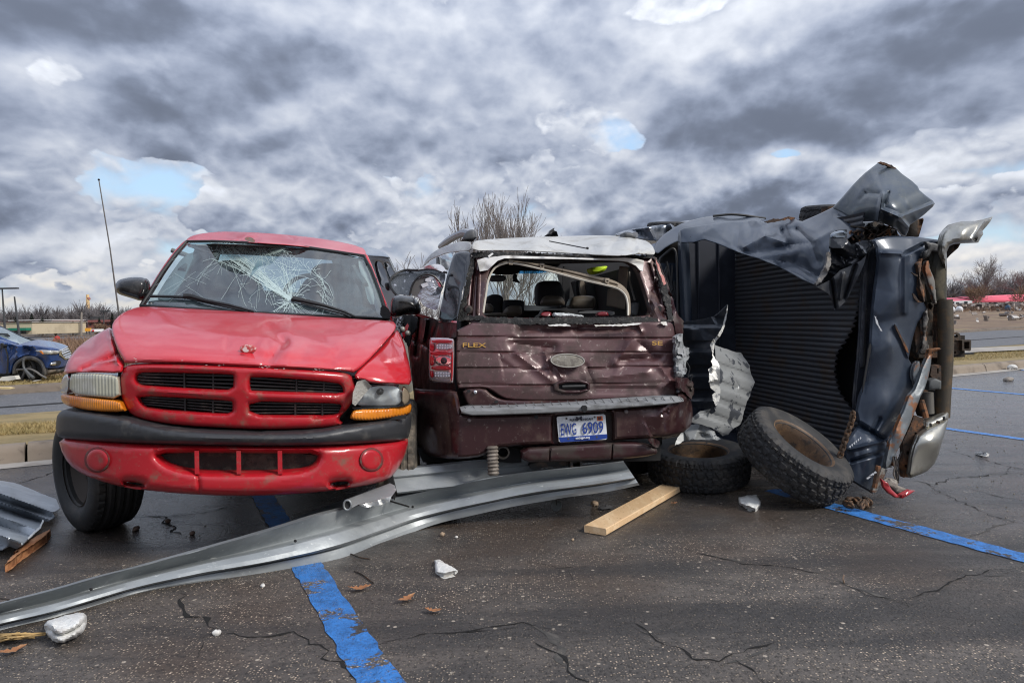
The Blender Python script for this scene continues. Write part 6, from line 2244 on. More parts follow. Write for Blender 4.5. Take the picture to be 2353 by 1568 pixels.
# fallen window trim swinging across the opening
TR_ = [(112, 800), (118, 740), (140, 620), (160, 480), (180, 390), (215, 310), (270, 245), (340, 185), (420, 160), (520, 168), (640, 186), (830, 218), (1060, 262), (1300, 318), (1500, 362), (1620, 386), (1730, 430), (1812, 492), (1860, 580), (1872, 700), (1868, 825), (1838, 825),
       (1838, 700), (1820, 610), (1780, 545), (1700, 492), (1500, 440), (1300, 395), (1060, 332), (900, 290), (640, 228), (500, 205), (400, 200), (320, 215), (262, 260), (220, 320), (190, 400), (165, 560), (140, 700), (130, 780), (150, 830), (125, 825)]
trim = panel('hanging_trim', tan, FX, cW(TR_), lambda P: fr_d(P) + .03, flex, res=4, thick=.03, cv=1, edge=(4, .025), angle=25,
             disp=lines_fold([(*cW((430, 185))[0], *cW((1060, 300))[0], 4, .02), (*cW((1060, 300))[0], *cW((1700, 460))[0], 4, .02)]))
tube('trim_lip', mat('pale_trim_lip', (.48, .44, .37), .45), cr([FX.pts(np.array([p]), fr_d(np.array([p])) + .015)[0] for p in cW((130, 790), (165, 560), (192, 400), (265, 262), (400, 202), (500, 207), (640, 232), (900, 294), (1060, 336), (1300, 399), (1500, 444), (1700, 496), (1785, 552), (1822, 615), (1838, 710), (1838, 820))], 5), .007, trim, 6)
for (u, v) in ((458, 185), (828, 225), (1596, 400)):
    P = cW((u - 24, v - 24), (u + 24, v - 20), (u + 22, v + 36), (u - 22, v + 32))
    panel('trim_clip', tan, FX, P, lambda Q: fr_d(Q) + .005, trim, holes=[cW((u - 14, v), (u + 14, v + 3), (u + 13, v + 24), (u - 13, v + 22))], res=5, thick=.02, cv=0)
# sill clutter
panel('sill_moulding', blacksoft, FX, cW((740, 835), (790, 800), (830, 742), (1420, 740), (1418, 750), (845, 755), (810, 800), (790, 838)), .42, flex, res=6, thick=.03, cv=0)
for (P, m, nm) in (([(808, 790), (850, 775), (925, 775), (938, 800), (930, 832), (810, 834)], mat('dark_red_lens', (.16, .02, .025), .2), 'stop_lamp'), ([(1470, 800), (1500, 775), (1590, 772), (1612, 800), (1605, 832), (1475, 832)], MATS['dark_red_lens'], 'stop_lamp')):
    panel(nm, m, FX, cW(P), .40, flex, res=4, thick=.04, edge=(4, .02), disp=facets(3, (1200, 730, 1500, 780), 60, .01, .006))
tag(panel('plastic_wrap', mat('milky_plastic', (.62, .64, .64), .25, c2=(.40, .42, .42), sc=30, bump=.8, bsc=70), FX, jag(cW((965, 800), (985, 785), (1100, 790), (1250, 805), (1310, 820), (1315, 842), (1200, 845), (1000, 842), (968, 825)), .8, 3, 4), .33, None, res=3.5, thick=.06, cv=0, edge=(5, .03), disp=facets(3, (1180, 735, 1330, 765), 40, .012, .006)),
    'crumpled milky plastic lying on the sill of the missing rear window', 'plastic')
panel('inner_tray', mat('grey_tray', (.09, .09, .09), .5), FX, cW((1240, 790), (1300, 765), (1480, 760), (1670, 765), (1690, 800), (1640, 820), (1600, 790), (1300, 795)), .5, flex, res=8, thick=.02)
panel('corner_box', mat('grey_side_box', (.12, .12, .12), .6), FX, cW((1875, 670), (1960, 665), (1978, 690), (1950, 825), (1870, 825)), .62, flex, res=8, thick=.1, edge=(3, .02))
tube('seat_belt', mat('belt_grey', (.30, .29, .27), .7), cr([FX.pt(*cW(p)[0], .8) for p in ((1850, 300), (1860, 420), (1885, 520), (1920, 640))], 5), .008, flex, 5)

# exhaust and hitch
ex = [FX.pt(*cB((648, 1335))[0], .02), FX.pt(*cB((650, 1420))[0], .01), FX.pt(*cB((655, 1505))[0], .0)]
P = []
rr = []
for k in range(17):
    t = k / 16
    P.append(ex[0] * (1 - t) + ex[2] * t)
    rr.append(.029 + (.008 if k % 2 else 0))
tube('flexible_pipe', mat('dusty_flex_pipe', (.13, .11, .09), .75, c2=(.22, .19, .16), sc=20), P, rr, flex, 14)
c = FX.pt(*cB((712, 1374))[0], .06)
V, F = lathe([(.030, .14), (.030, 0), (.040, 0), (.040, .14)], 24)
build('tail_pipe', place(V, c, AX * [1, 1, 0] + [0, 0, .02]), F, mat('dark_steel_pipe', (.06, .055, .05), .4, .7), flex)
panel('tail_pipe_shadow', void, FX, cB(ellipse(712, 1374, 30, 30)), .16, flex, res=6, thick=.01)
panel('pipe_recess', void, FX, cB((580, 1350), (640, 1335), (800, 1345), (820, 1400), (820, 1440), (600, 1420)), .22, flex, res=12, thick=.05)
hs = [cB((1108, 1416))[0], cB((1180, 1466))[0]]
panel('tow_receiver', mat('black_steel', (.03, .029, .028), .5, .4, c2=(.09, .06, .045), sc=12), FX, cB((1106, 1418), (1178, 1414), (1182, 1464), (1112, 1468)), .06, flex, holes=[cB((1122, 1430), (1166, 1427), (1168, 1454), (1126, 1457))], res=5, thick=.25, cv=0)
panel('tow_bar', MATS['black_steel'], FX, cB((880, 1430), (1100, 1420), (1250, 1410), (1300, 1425), (1100, 1445), (900, 1468), (860, 1460)), .14, flex, res=6, thick=.06)
for (t, sgn) in ((1.35, -1), (1.35, 1), (4.2, -1), (4.2, 1)):
    c = FX.pt(1300, 985, .3) + AX * (t - .3) + FX_side * .78 * sgn
    V, F = tyre_mesh(.36, .235, .23, 90, 'rib')
    w = build('wheel', place(V, np.array([c[0], c[1], .36]), FX_side), F, rub_wet, flex, angle=30)
# front half of the body, beyond the rear pillars
c = FX.pt(1300, 985, .3) + AX * 3.1
MB().box((c[0], c[1], .78), (1.70, 3.1, .62), (FX_side, AX, (0, 0, 1))).build('front_body', mar_dark, flex, angle=20)
# ================================================================ DARK PICKUP LYING ON ITS SIDE
navy = mat('navy_paint', (.026, .037, .058), .34, .2, c2=(.042, .055, .078), sc=4, lo=.42, hi=.66, c3=(.17, .16, .15), sc3=40, lo3=.66, hi3=.76, coat=.3, bump=.03, bsc=30)
navy_rub = mat('scuffed_navy', (.028, .032, .042), .42, .15, c2=(.085, .085, .09), sc=10, lo=.5, hi=.7, c3=(.22, .21, .20), sc3=55, lo3=.66, hi3=.74, bump=.2, bsc=60, stretch=(1, 1, .5))
bedm = mat('bed_floor_paint', (.046, .048, .055), .55, c2=(.055, .040, .030), sc=5, lo=.46, hi=.70, c3=(.09, .06, .042), sc3=22, lo3=.60, hi3=.74, bump=.1, bsc=60)
rust = mat('rusty_iron', (.060, .038, .026), .85, c2=(.22, .095, .04), sc=9, lo=.46, hi=.62, c3=(.03, .024, .02), sc3=26, lo3=.5, hi3=.65, bump=.6, bsc=50)
rust_dk = mat('dark_rusty_iron', (.028, .022, .017), .85, c2=(.11, .055, .027), sc=8, lo=.5, hi=.68, bump=.5, bsc=50)
olive = mat('dirty_bumper_back', (.050, .047, .036), .6, .4, c2=(.095, .080, .05), sc=8, lo=.45, hi=.65, bump=.2, bsc=40)
tarn = mat('tarnished_chrome', (.42, .41, .37), .28, .85, c2=(.26, .24, .20), sc=5, lo=.44, hi=.66, rough2=.5, bump=.12, bsc=14)
edge_m = mat('bent_grey_edge', (.15, .165, .175), .45, .3, c2=(.23, .10, .045), sc=9, lo=.50, hi=.60, bump=.2, bsc=40)

NB0 = FWD.pt(1972, 726, 5.35)
NB1 = FWD.pt(1690, 726, 7.30)
nroot = thing('overturned_pickup', 'dark navy pickup lying on its side with its ribbed bed floor facing the camera', 'pickup', side_plane_root(FWD.pt(1850, 900, 6.2)))
NL = NB1 - NB0
NL[2] = 0
nl = NL / np.linalg.norm(NL)                  # along the bed, towards the cab
npd = np.array([-nl[1], nl[0], 0])            # out of the bed floor, towards the camera's left
BEDL = float(np.linalg.norm(NL))
FN = Frame(NB0, nl)

# ribbed bed floor: each rib rises and falls across the sheet; rear end torn
zs = np.arange(.06, 2.02, .0066)
tear = {.0: -.30, .35: -.22, .52: .05, .66: .34, .80: .42, .95: .36, 1.05: .16, 1.15: .03, 1.3: -.03, 1.5: -.05, 1.8: -.05}
tk, tv = list(tear.keys()), [v * (.5 if v > 0 else 1) for v in tear.values()]
us = np.linspace(0, 1, 46)
V, F = [], []
rgn = random.Random(8)
for z in zs:
    s0 = np.interp(z, tk, tv) + .018 * math.sin(z * 2 * math.pi / .042) + rgn.gauss(0, .004)
    for u in us:
        s = s0 + (BEDL - s0) * u
        rp = .5 + .5 * math.cos(z * 2 * math.pi / .042)
        rp = rp ** .6
        off = .011 * rp + .05 * math.sin(z * 1.7 + .3) * math.exp(-((s - .3) / .5) ** 2) + .03 * mnoise.noise(Vector((s * 1.3, z * 1.6, 2)))
        V.append(NB0 * [1, 1, 0] + nl * s + npd * off + np.array([0, 0, z + .05 * math.exp(-(s / .35) ** 2) * (z - .9) * -.3]))
nu = len(us)
F = [(j * nu + i, j * nu + i + 1, (j + 1) * nu + i + 1, (j + 1) * nu + i) for j in range(len(zs) - 1) for i in range(nu - 1)]
nV = len(V)
V2 = [v - npd * .006 for v in V]
build('bed_floor', V + V2, F + [tuple(i + nV for i in f[::-1]) for f in F], bedm, nroot, angle=60)
# dark backing: frame rails and axle behind the floor
c = NB0 * [1, 1, 0] + nl * (BEDL * .5 + .1) - npd * .22
MB().box((c[0], c[1], .92), (BEDL + .2, .10, 1.66), (nl, npd, (0, 0, 1))).build('underside', void, nroot, smooth=False)
for z in (.55, 1.35):
    c = NB0 * [1, 1, 0] + nl * (BEDL * .5 + .3) - npd * .36
    MB().box((c[0], c[1], z), (BEDL - .5, .16, .09), (nl, npd, (0, 0, 1))).build('frame_rail', rust_dk, nroot, smooth=False)
# bed front wall and lower side
w0 = NB1 * [1, 1, 0]
MB().hexa([w0 + [0, 0, .05], w0 + nl * .04 + [0, 0, .05], w0 + [0, 0, 2.10], w0 + nl * .04 + [0, 0, 2.10],
           w0 + npd * .56 + [0, 0, .05], w0 + npd * .56 + nl * .04 + [0, 0, .05], w0 + npd * .56 + [0, 0, 2.10], w0 + npd * .56 + nl * .04 + [0, 0, 2.10]]).build('bed_front_wall', mat('dark_navy_inside', (.018, .022, .034), .5, c2=(.03, .035, .05), sc=4), nroot, smooth=False)
for t in (.18, .40):
    a = w0 + npd * t - nl * .012
    tube('wall_rib', MATS['dark_navy_inside'], [a + [0, 0, .1], a + [0, 0, 2.09]], .012, nroot, 6)
q0, q1 = NB0 * [1, 1, 0] - nl * .1, w0
MB().hexa([q0 + [0, 0, .04], q0 + [0, 0, .07], q1 + [0, 0, .04], q1 + [0, 0, .07], q0 + npd * .55 + [0, 0, .02], q0 + npd * .55 + [0, 0, .05], q1 + npd * .55 + [0, 0, .02], q1 + npd * .55 + [0, 0, .05]]).build('lower_bed_side', MATS['dark_navy_inside'], nroot, smooth=False)
panel('bed_corner_post', navy, FWD, cN((150, 560), (155, 480), (190, 500), (215, 580), (228, 900), (236, 1110), (232, 1400), (190, 1400), (172, 1110), (160, 800)), 7.05, nroot, res=8, thick=.10, edge=(5, .03))
panel('post_slot', void, FWD, cN((222, 535), (258, 545), (260, 582), (224, 572)), 6.72, nroot, res=8, thick=.02, cv=0)

# crushed upper bed side
SB = [(152, 490), (175, 474), (300, 455), (430, 436), (520, 426), (620, 424), (705, 418), (735, 432), (760, 426), (800, 411), (850, 416), (872, 404), (900, 399), (945, 404), (965, 422), (1000, 428), (1060, 402), (1100, 385), (1150, 362), (1215, 330), (1300, 340), (1420, 430), (1500, 428),
      (1400, 490), (1318, 552), (1300, 560), (1195, 560), (1190, 640), (1180, 705), (1130, 800), (1095, 872), (1000, 832), (930, 792), (850, 750), (700, 690), (560, 645), (480, 612), (400, 580), (320, 556), (250, 575), (158, 578)]
NCRE = lines_fold([(*cN(a)[0], *cN(b)[0], w * 1.8, d * .6) for a, b, w, d in (
    ((300, 520), (430, 450), 12, -.06), ((550, 620), (560, 490), 10, .07), ((590, 610), (740, 530), 10, -.08), ((740, 530), (910, 585), 10, -.07), ((910, 585), (860, 490), 9, .10), ((860, 490), (960, 480), 8, .05),
    ((960, 480), (1060, 575), 9, .10), ((1060, 575), (910, 590), 9, .05), ((1060, 575), (1200, 500), 10, -.07), ((730, 510), (800, 430), 9, -.05), ((1060, 590), (1100, 700), 12, .08), ((1250, 380), (1400, 440), 10, .06),
    ((700, 690), (1000, 800), 14, -.05), ((850, 740), (1080, 850), 10, .05), ((580, 640), (900, 600), 12, .09))])
panel('bed_side', navy, FWD, cN(SB),
      cN((152, 490, 6.78), (158, 578, 6.70), (320, 556, 6.55), (430, 436, 6.95), (700, 418, 6.75), (560, 645, 6.25), (735, 520, 6.20), (900, 400, 6.35), (850, 750, 5.82), (910, 590, 5.85), (1095, 872, 5.35), (1060, 575, 5.55), (1180, 705, 5.30), (1215, 330, 5.80), (1300, 560, 5.25), (1420, 430, 5.45), (1060, 410, 6.05)),
      nroot, res=3.2, thick=.012, cv=0, disp=fsum(NCRE, facets(41, (1560, 480, 2000, 660), 26, .050, .02, 12)), angle=26, edge=(3, .02))
FL = [(1215, 332), (1290, 250), (1350, 180), (1400, 128), (1438, 92), (1485, 55), (1528, 22), (1545, 18), (1618, 40), (1652, 62), (1690, 98), (1762, 150), (1800, 185), (1812, 212), (1850, 245), (1905, 285), (1920, 306), (1905, 328), (1850, 378), (1790, 425), (1745, 455), (1735, 495), (1718, 530),
      (1692, 525), (1655, 480), (1610, 458), (1560, 440), (1500, 425), (1420, 430), (1330, 400)]
panel('torn_side_end', mat('faded_navy_paint', (.042, .058, .080), .36, .25, c2=(.070, .082, .086), sc=4, lo=.40, hi=.62, c3=(.19, .18, .13), sc3=30, lo3=.62, hi3=.76, coat=.35, bump=.04, bsc=30), FWD, cN(FL),
      cN((1215, 332, 5.80), (1350, 180, 5.65), (1438, 92, 5.55), (1530, 20, 5.6), (1560, 240, 5.12), (1530, 330, 5.10), (1420, 430, 5.42), (1690, 98, 5.45), (1812, 212, 5.30), (1700, 280, 5.12), (1920, 306, 5.35), (1745, 455, 5.28), (1710, 525, 5.35), (1680, 400, 5.05), (1560, 440, 5.20)),
      nroot, res=3.2, thick=.014, cv=0, angle=24, edge=(3, .015), disp=fsum(lines_fold([(*cN(a)[0], *cN(b)[0], w, d) for a, b, w, d in (((1530, 420), (1560, 240), 9, -.07), ((1560, 240), (1440, 230), 12, .03), ((1440, 230), (1400, 280), 12, .02), ((1560, 350), (1680, 400), 9, -.06), ((1680, 400), (1740, 470), 8, -.05), ((1680, 400), (1900, 310), 8, -.05),
                                                                                                  ((1570, 300), (1600, 230), 9, .04))]), facets(44, (1880, 370, 2150, 540), 12, .03, .01, 10)))
panel('rusted_lip', rust, FWD, jag(cN((735, 432), (760, 424), (800, 409), (850, 414), (872, 402), (900, 396), (945, 402), (968, 420), (1000, 426), (985, 432), (900, 412), (850, 426), (760, 440)), .8, 3, 4), 6.28, nroot, res=5, thick=.01, cv=0)
panel('rusted_corner', rust, FWD, jag(cN((1528, 22), (1545, 14), (1620, 38), (1660, 70), (1650, 80), (1590, 44)), .8, 4, 4), 5.5, nroot, res=5, thick=.02, cv=0)
panel('inner_support', rust_dk, FWD, cN((1745, 455), (1790, 425), (1838, 404), (1842, 420), (1808, 535), (1730, 530), (1738, 495)), 5.5, nroot, res=6, thick=.10, cv=0, disp=facets(5, (2070, 500, 2120, 560), 10, .04, .02))
# rusty wheel arch and rags under the torn end
panel('wheel_arch', rust_dk, FWD, jag(cN((1310, 555), (1400, 492), (1480, 440), (1510, 430), (1600, 460), (1650, 490), (1680, 535), (1600, 545), (1500, 545), (1490, 600), (1430, 650), (1330, 590)), 1.2, 5, 5), 5.5, nroot, res=4.5, thick=.05, cv=0, disp=facets(51, (1900, 500, 2080, 590), 34, .08, .04, 12))
for k in range(24):
    x0, y0 = rgn.uniform(1330, 1640), rgn.uniform(450, 590)
    p = [FWD.pt(*cN((x0 + rgn.gauss(0, 40) * t, y0 + rgn.gauss(0, 26) * t))[0], 5.32 + rgn.uniform(-.05, .08)) for t in (0, .4, .8, 1.2)]
    tube('rag_strand', rust if k % 2 else rust_dk, cr(p, 3), rgn.uniform(.004, .010), nroot, 5)
# crushed black folds and the torn hanging flap
panel('crushed_corner', mat('black_crumpled_steel', (.014, .016, .021), .28, .3, c2=(.05, .05, .055), sc=14, lo=.5, hi=.68, coat=.4), FWD, cN((1195, 548), (1200, 510), (1235, 490), (1308, 486), (1312, 548), (1340, 590), (1420, 560), (1495, 560), (1490, 600), (1440, 660), (1400, 720), (1330, 740), (1260, 760), (1200, 830), (1120, 870), (1095, 868), (1130, 800), (1180, 700), (1192, 640)),
      5.16, nroot, res=4, thick=.02, cv=0, disp=facets(61, (1900, 530, 2000, 660), 34, .06, .03, 12), angle=24)
panel('bright_bend', mat('bent_bright_blue', (.16, .19, .23), .25, .5, coat=.5), FWD, cN((1196, 548), (1198, 515), (1235, 494), (1308, 488), (1310, 545), (1250, 548)), 5.02, nroot, res=5, thick=.012, edge=(5, .03), disp=facets(3, (1900, 520, 1950, 550), 6, .02, .01))
panel('torn_rim', mat('scraped_edge', (.11, .105, .10), .6, c2=(.22, .19, .16), sc=30), FWD, jag(cN((1180, 640), (1196, 640), (1200, 720), (1175, 790), (1130, 850), (1100, 872), (1092, 860), (1130, 800), (1165, 730)), 1.2, 9, 4), 5.08, nroot, res=4, thick=.03, cv=0, disp=facets(65, (1880, 570, 1930, 660), 16, .03, .015))
panel('torn_flap', mat('dark_torn_flap', (.034, .037, .044), .42, .2, c2=(.065, .065, .068), sc=8, bump=.05, bsc=40), FWD, cN((1100, 884), (1130, 868), (1200, 830), (1262, 768), (1340, 735), (1410, 700), (1445, 660), (1430, 720), (1395, 800), (1345, 900), (1300, 985), (1260, 1020), (1226, 1042), (1212, 985), (1180, 930), (1140, 905)),
      5.10, nroot, res=4, thick=.010, cv=0, angle=24, disp=fsum(lines_fold([(*cN((1200, 830))[0], *cN((1230, 1030))[0], 8, .06), (*cN((1280, 800))[0], *cN((1260, 960))[0], 7, -.05), (*cN((1370, 730))[0], *cN((1290, 960))[0], 7, .05)]), facets(71, (1880, 600, 2010, 710), 12, .03, .015)))

# rear end: tailgate skin, its inner flange, bent edge, bumper and irons
TG = [(252, 142), (275, 132), (330, 122), (400, 121), (500, 128), (602, 142), (596, 205), (545, 198), (522, 205), (505, 240), (482, 268), (490, 330), (505, 400), (520, 465), (536, 505), (512, 545), (488, 575), (470, 630), (455, 690), (440, 765), (462, 800), (445, 850), (462, 885), (472, 920), (440, 965), (410, 1040), (385, 1110), (345, 1185), (335, 1250), (330, 1310),
      (305, 1390), (270, 1450), (250, 1470), (200, 1440), (150, 1410), (120, 1350), (105, 1290), (112, 1210), (145, 1160), (182, 1112), (172, 1060), (166, 1040), (182, 960), (215, 880), (232, 790), (238, 700), (243, 600), (248, 520), (258, 420), (270, 330), (280, 250), (272, 180)]
panel('tailgate_skin', navy, FWD, cT(TG), cT((252, 142, 5.02), (400, 121, 5.12), (602, 142, 5.25), (350, 220, 4.98), (270, 330, 5.02), (400, 450, 4.95), (520, 465, 5.1), (243, 600, 5.0), (350, 700, 4.93), (455, 690, 5.06), (215, 880, 4.98), (330, 1000, 4.90), (440, 965, 5.02), (166, 1040, 4.95), (182, 1112, 4.92), (345, 1185, 4.95), (105, 1290, 4.86), (230, 1250, 4.78), (250, 1470, 4.84), (330, 1310, 4.92)),
      nroot, res=3.6, thick=.02, cv=0, edge=(4, .03), angle=26, disp=fsum(lines_fold([(*cT(a)[0], *cT(b)[0], w, d) for a, b, w, d in (((420, 220), (420, 520), 12, -.04), ((420, 215), (510, 170), 7, .04), ((300, 210), (400, 215), 10, -.025), ((185, 1115), (330, 1200), 12, .06), ((130, 1240), (340, 1190), 8, -.04), ((140, 1300), (320, 1250), 8, .04), ((370, 590), (440, 760), 5, -.03),
                                                                                                                       ((250, 1150), (290, 1080), 10, .03))]), facets(81, (1930, 540, 2120, 1140), 22, .016, .008, 6)))
panel('tailgate_flange', navy_rub, FWD, cT((250, 150), (276, 180), (282, 250), (268, 330), (252, 450), (244, 600), (236, 700), (228, 800), (214, 880), (182, 960), (166, 1042), (156, 1030), (153, 985), (164, 870), (176, 760), (186, 620), (190, 480), (200, 330), (212, 220), (235, 165)), 5.14, nroot, res=6, thick=.03, cv=0, edge=(4, .03),
      disp=lines_fold([(*cT((230, 200))[0], *cT((200, 800))[0], 6, -.03)]))
panel('flange_gap', void, FWD, cT((240, 680), (246, 700), (240, 740), (226, 800), (215, 880), (200, 940), (205, 880), (222, 780), (228, 720)), 4.93, nroot, res=6, thick=.01, cv=0)
for (u, v) in ((219, 505), (235, 200)):
    panel('flange_hole', void, FWD, cT(ellipse(u, v, 7, 7, 12)), 5.07, nroot, res=5, thick=.01)
for (P) in ([(370, 585), (376, 592), (405, 650), (436, 710), (442, 735), (432, 728), (400, 660), (372, 600)], [(462, 420), (475, 430), (495, 462), (515, 470), (490, 468), (470, 448)], [(455, 312), (488, 325), (490, 335), (470, 325)]):
    panel('rust_crack', rust, FWD, cT(P), 4.88, nroot, res=5, thick=.012, cv=0)
panel('paint_scrape', mat('pale_scrape_mark', (.55, .56, .58), .6), FWD, jag(cT((262, 540), (270, 545), (285, 590), (303, 620), (292, 615), (270, 575)), .8, 3, 3), 4.90, nroot, res=5, thick=.006, cv=0)
for k in range(6):
    u, v = 130 + k * 11, 1225 - k * 9
    panel('paint_scrape', MATS['pale_scrape_mark'], FWD, cT((u, v), (u + 5, v - 8), (u + 8, v - 2), (u + 5, v + 7)), 4.74, nroot, res=4, thick=.004, cv=0)
panel('data_label', mat('white_label', (.62, .63, .65), .5, c2=(.05, .05, .05), sc=120, lo=.5, hi=.52), FWD, cT((218, 1388), (268, 1352), (274, 1360), (224, 1398)), 4.66, nroot, res=6, thick=.003, cv=0)
panel('bent_edge', edge_m, FWD, cT((562, 742), (558, 790), (545, 858), (525, 920), (502, 965), (470, 1050), (445, 1110), (412, 1185), (380, 1250), (350, 1312), (322, 1345), (318, 1310), (340, 1200), (385, 1100), (415, 1030), (440, 960), (472, 925), (490, 880), (510, 815), (530, 770), (545, 740)), cT((562, 742, 5.0), (502, 965, 4.9), (412, 1185, 4.82), (322, 1345, 4.78), (440, 960, 4.88)), nroot, res=5, thick=.03, cv=0, edge=(4, .02), disp=facets(83, (2040, 830, 2150, 1110), 20, .02, .01, 9))
panel('bent_corner', edge_m, FWD, cT((462, 800), (495, 770), (502, 800), (495, 860), (475, 905), (455, 860)), 4.98, nroot, res=5, thick=.03, edge=(4, .03))
panel('end_bracket', mat('bare_bracket', (.30, .29, .26), .5, .5, c2=(.16, .08, .05), sc=16), FWD, cT((300, 1335), (330, 1345), (300, 1410), (270, 1465), (248, 1462), (262, 1430), (280, 1400)), 4.74, nroot, res=5, thick=.03, cv=0, disp=facets(4, (2000, 1070, 2045, 1130), 8, .03, .015))
tube('bracket_bolt', rust, [FWD.pt(*cT((282, 1325))[0], 4.72), FWD.pt(*cT((262, 1440))[0], 4.72)], .016, nroot, 7)
panel('rear_cavity', rust_dk, FWD, jag(cT((505, 160), (560, 180), (610, 190), (640, 250), (640, 480), (625, 800), (615, 1060), (535, 1075), (500, 1000), (480, 1000), (440, 1120), (405, 1220), (395, 1150), (440, 1000), (480, 900), (485, 780), (480, 650), (490, 560), (520, 500), (485, 300)), 1.2, 7, 6), 5.32, nroot, res=6, thick=.12, cv=0, disp=facets(91, (2100, 560, 2180, 1080), 50, .05, .03, 12))
for (P, d, m, th, seed) in (
        ([(480, 265), (505, 250), (512, 240), (505, 300), (502, 345), (520, 400), (526, 465), (518, 470), (496, 400), (492, 320)], 5.02, rust, .04, 1),
        ([(522, 290), (530, 255), (545, 250), (552, 290), (575, 345), (588, 470), (578, 475), (552, 400), (530, 330)], 5.06, mat('grey_rusty_strap', (.19, .18, .165), .6, .4, c2=(.20, .085, .04), sc=11, lo=.46, hi=.56), .03, 2),
        ([(528, 150), (555, 155), (598, 165), (592, 205), (560, 200), (548, 230), (520, 245), (508, 232), (520, 200), (540, 190)], 5.05, mat('grey_torn_steel', (.10, .10, .10), .5, .4, c2=(.02, .02, .02), sc=30), .03, 3),
        ([(590, 480), (612, 475), (615, 560), (612, 640), (608, 710), (585, 712), (582, 620)], 5.16, rust, .04, 4),
        ([(510, 545), (538, 500), (545, 560), (530, 640), (548, 700), (540, 740), (500, 740), (515, 650)], 5.10, mat('flaking_grey_rust', (.13, .12, .11), .7, c2=(.025, .02, .018), sc=22, lo=.46, hi=.54, c3=(.24, .11, .05), sc3=14, bump=.6, bsc=50), .03, 5),
        ([(545, 715), (600, 705), (612, 715), (575, 730), (555, 770), (540, 800), (520, 830), (530, 780)], 5.0, rust, .03, 6),
        ([(470, 580), (500, 560), (515, 600), (505, 700), (480, 740), (472, 690)], 5.12, rust_dk, .03, 8)):
    panel('rusty_iron', m, FWD, jag(cT(P), .8, seed, 5), d, nroot, res=5, thick=th, cv=0, edge=(3, .02), disp=facets(seed + 90, (2090, 560, 2180, 900), 40, .025, .012, 10))
panel('rust_bracket', rust, FWD, cT((562, 802), (600, 795), (612, 802), (612, 880), (572, 876), (555, 850)), 5.05, nroot, holes=[cT((590, 815), (598, 815), (598, 840), (590, 840))], res=5, thick=.05, cv=0)
panel('bump_stop', mat('grey_block', (.085, .09, .09), .6), FWD, cT((544, 878), (580, 866), (612, 880), (611, 922), (545, 930)), 4.98, nroot, res=6, thick=.10, edge=(4, .02), cv=0)
tube('stay_rod', mat('grey_rod', (.16, .15, .13), .5, .4), [FWD.pt(*cT((540, 940))[0], 5.1), FWD.pt(*cT((545, 1050))[0], 5.1)], .038, nroot, 10)
tube('stay_rod', rust, [FWD.pt(*cT((505, 980))[0], 5.05), FWD.pt(*cT((532, 1075))[0], 5.02)], .022, nroot, 8)
tube('stay_rod', blacksoft, [FWD.pt(*cT((590, 930))[0], 5.2), FWD.pt(*cT((580, 1060))[0], 5.2)], .06, nroot, 8)
# bumper face bar seen edge-on
panel('bumper_bar', olive, FWD, cT((598, 205), (606, 150), (640, 190), (641, 300), (640, 470), (622, 468), (580, 470), (566, 380), (575, 290)), 5.12, nroot, res=6, thick=.10, edge=(9, .05), cv=0)
bar = [FWD.pt(*cT(p)[0], 5.14) for p in ((630, 455), (634, 560), (636, 680), (632, 800), (624, 920), (616, 1070))]
tube('bumper_edge', mat('rusty_bumper_edge', (.075, .062, .045), .55, .3, c2=(.13, .085, .045), sc=10, bump=.2, bsc=50), cr(bar, 5), .052, nroot, 10)
panel('bumper_hook', tarn, FWD, cT((600, 150), (610, 112), (630, 85), (655, 62), (690, 52), (720, 45), (790, 43), (840, 32), (882, 20), (870, 45), (848, 72), (828, 95), (832, 112), (820, 130), (806, 156), (760, 158), (715, 160), (680, 163), (655, 175), (641, 205), (636, 300), (605, 215)), cT((600, 150, 5.05), (655, 62, 5.15), (720, 100, 5.0), (882, 20, 5.2), (806, 156, 5.1), (636, 300, 5.06)), nroot, res=5, thick=.02, edge=(12, .07), cv=0,
      holes=[cT(ellipse(790, 141, 5, 5, 10))], disp=lines_fold([(*cT((840, 40))[0], *cT((770, 140))[0], 6, -.03)]))
panel('hook_brace', rust_dk, FWD, cT((640, 200), (650, 170), (715, 158), (700, 185), (660, 220), (642, 240)), 5.2, nroot, res=5, thick=.05, cv=0, holes=[cT((675, 180), (695, 165), (700, 172), (682, 190))])
panel('bumper_end', tarn, FWD, cT((525, 1082), (560, 1076), (642, 1040), (651, 1050), (648, 1085), (640, 1122), (628, 1165), (612, 1215), (598, 1265), (578, 1312), (540, 1352), (500, 1370), (452, 1388), (440, 1370), (445, 1335), (452, 1280), (465, 1225), (488, 1165), (522, 1135)), cT((525, 1082, 4.98), (651, 1050, 5.05), (578, 1312, 4.95), (452, 1388, 4.85), (465, 1225, 4.85), (560, 1200, 4.84)), nroot, res=5, thick=.03, edge=(8, .05), cv=0,
      disp=lines_fold([(*cT((530, 1130))[0], *cT((640, 1085))[0], 5, .03)]))
for (u, v) in ((558, 1112), (628, 1078)):
    panel('slot', void, FWD, cT((u - 5, v - 9), (u + 4, v - 11), (u + 5, v + 8), (u - 4, v + 10)), 4.88, nroot, res=5, thick=.01, cv=0)
panel('slot', rust, FWD, cT(ellipse(597, 1097, 9, 9, 10)), 4.90, nroot, res=5, thick=.01, cv=0)
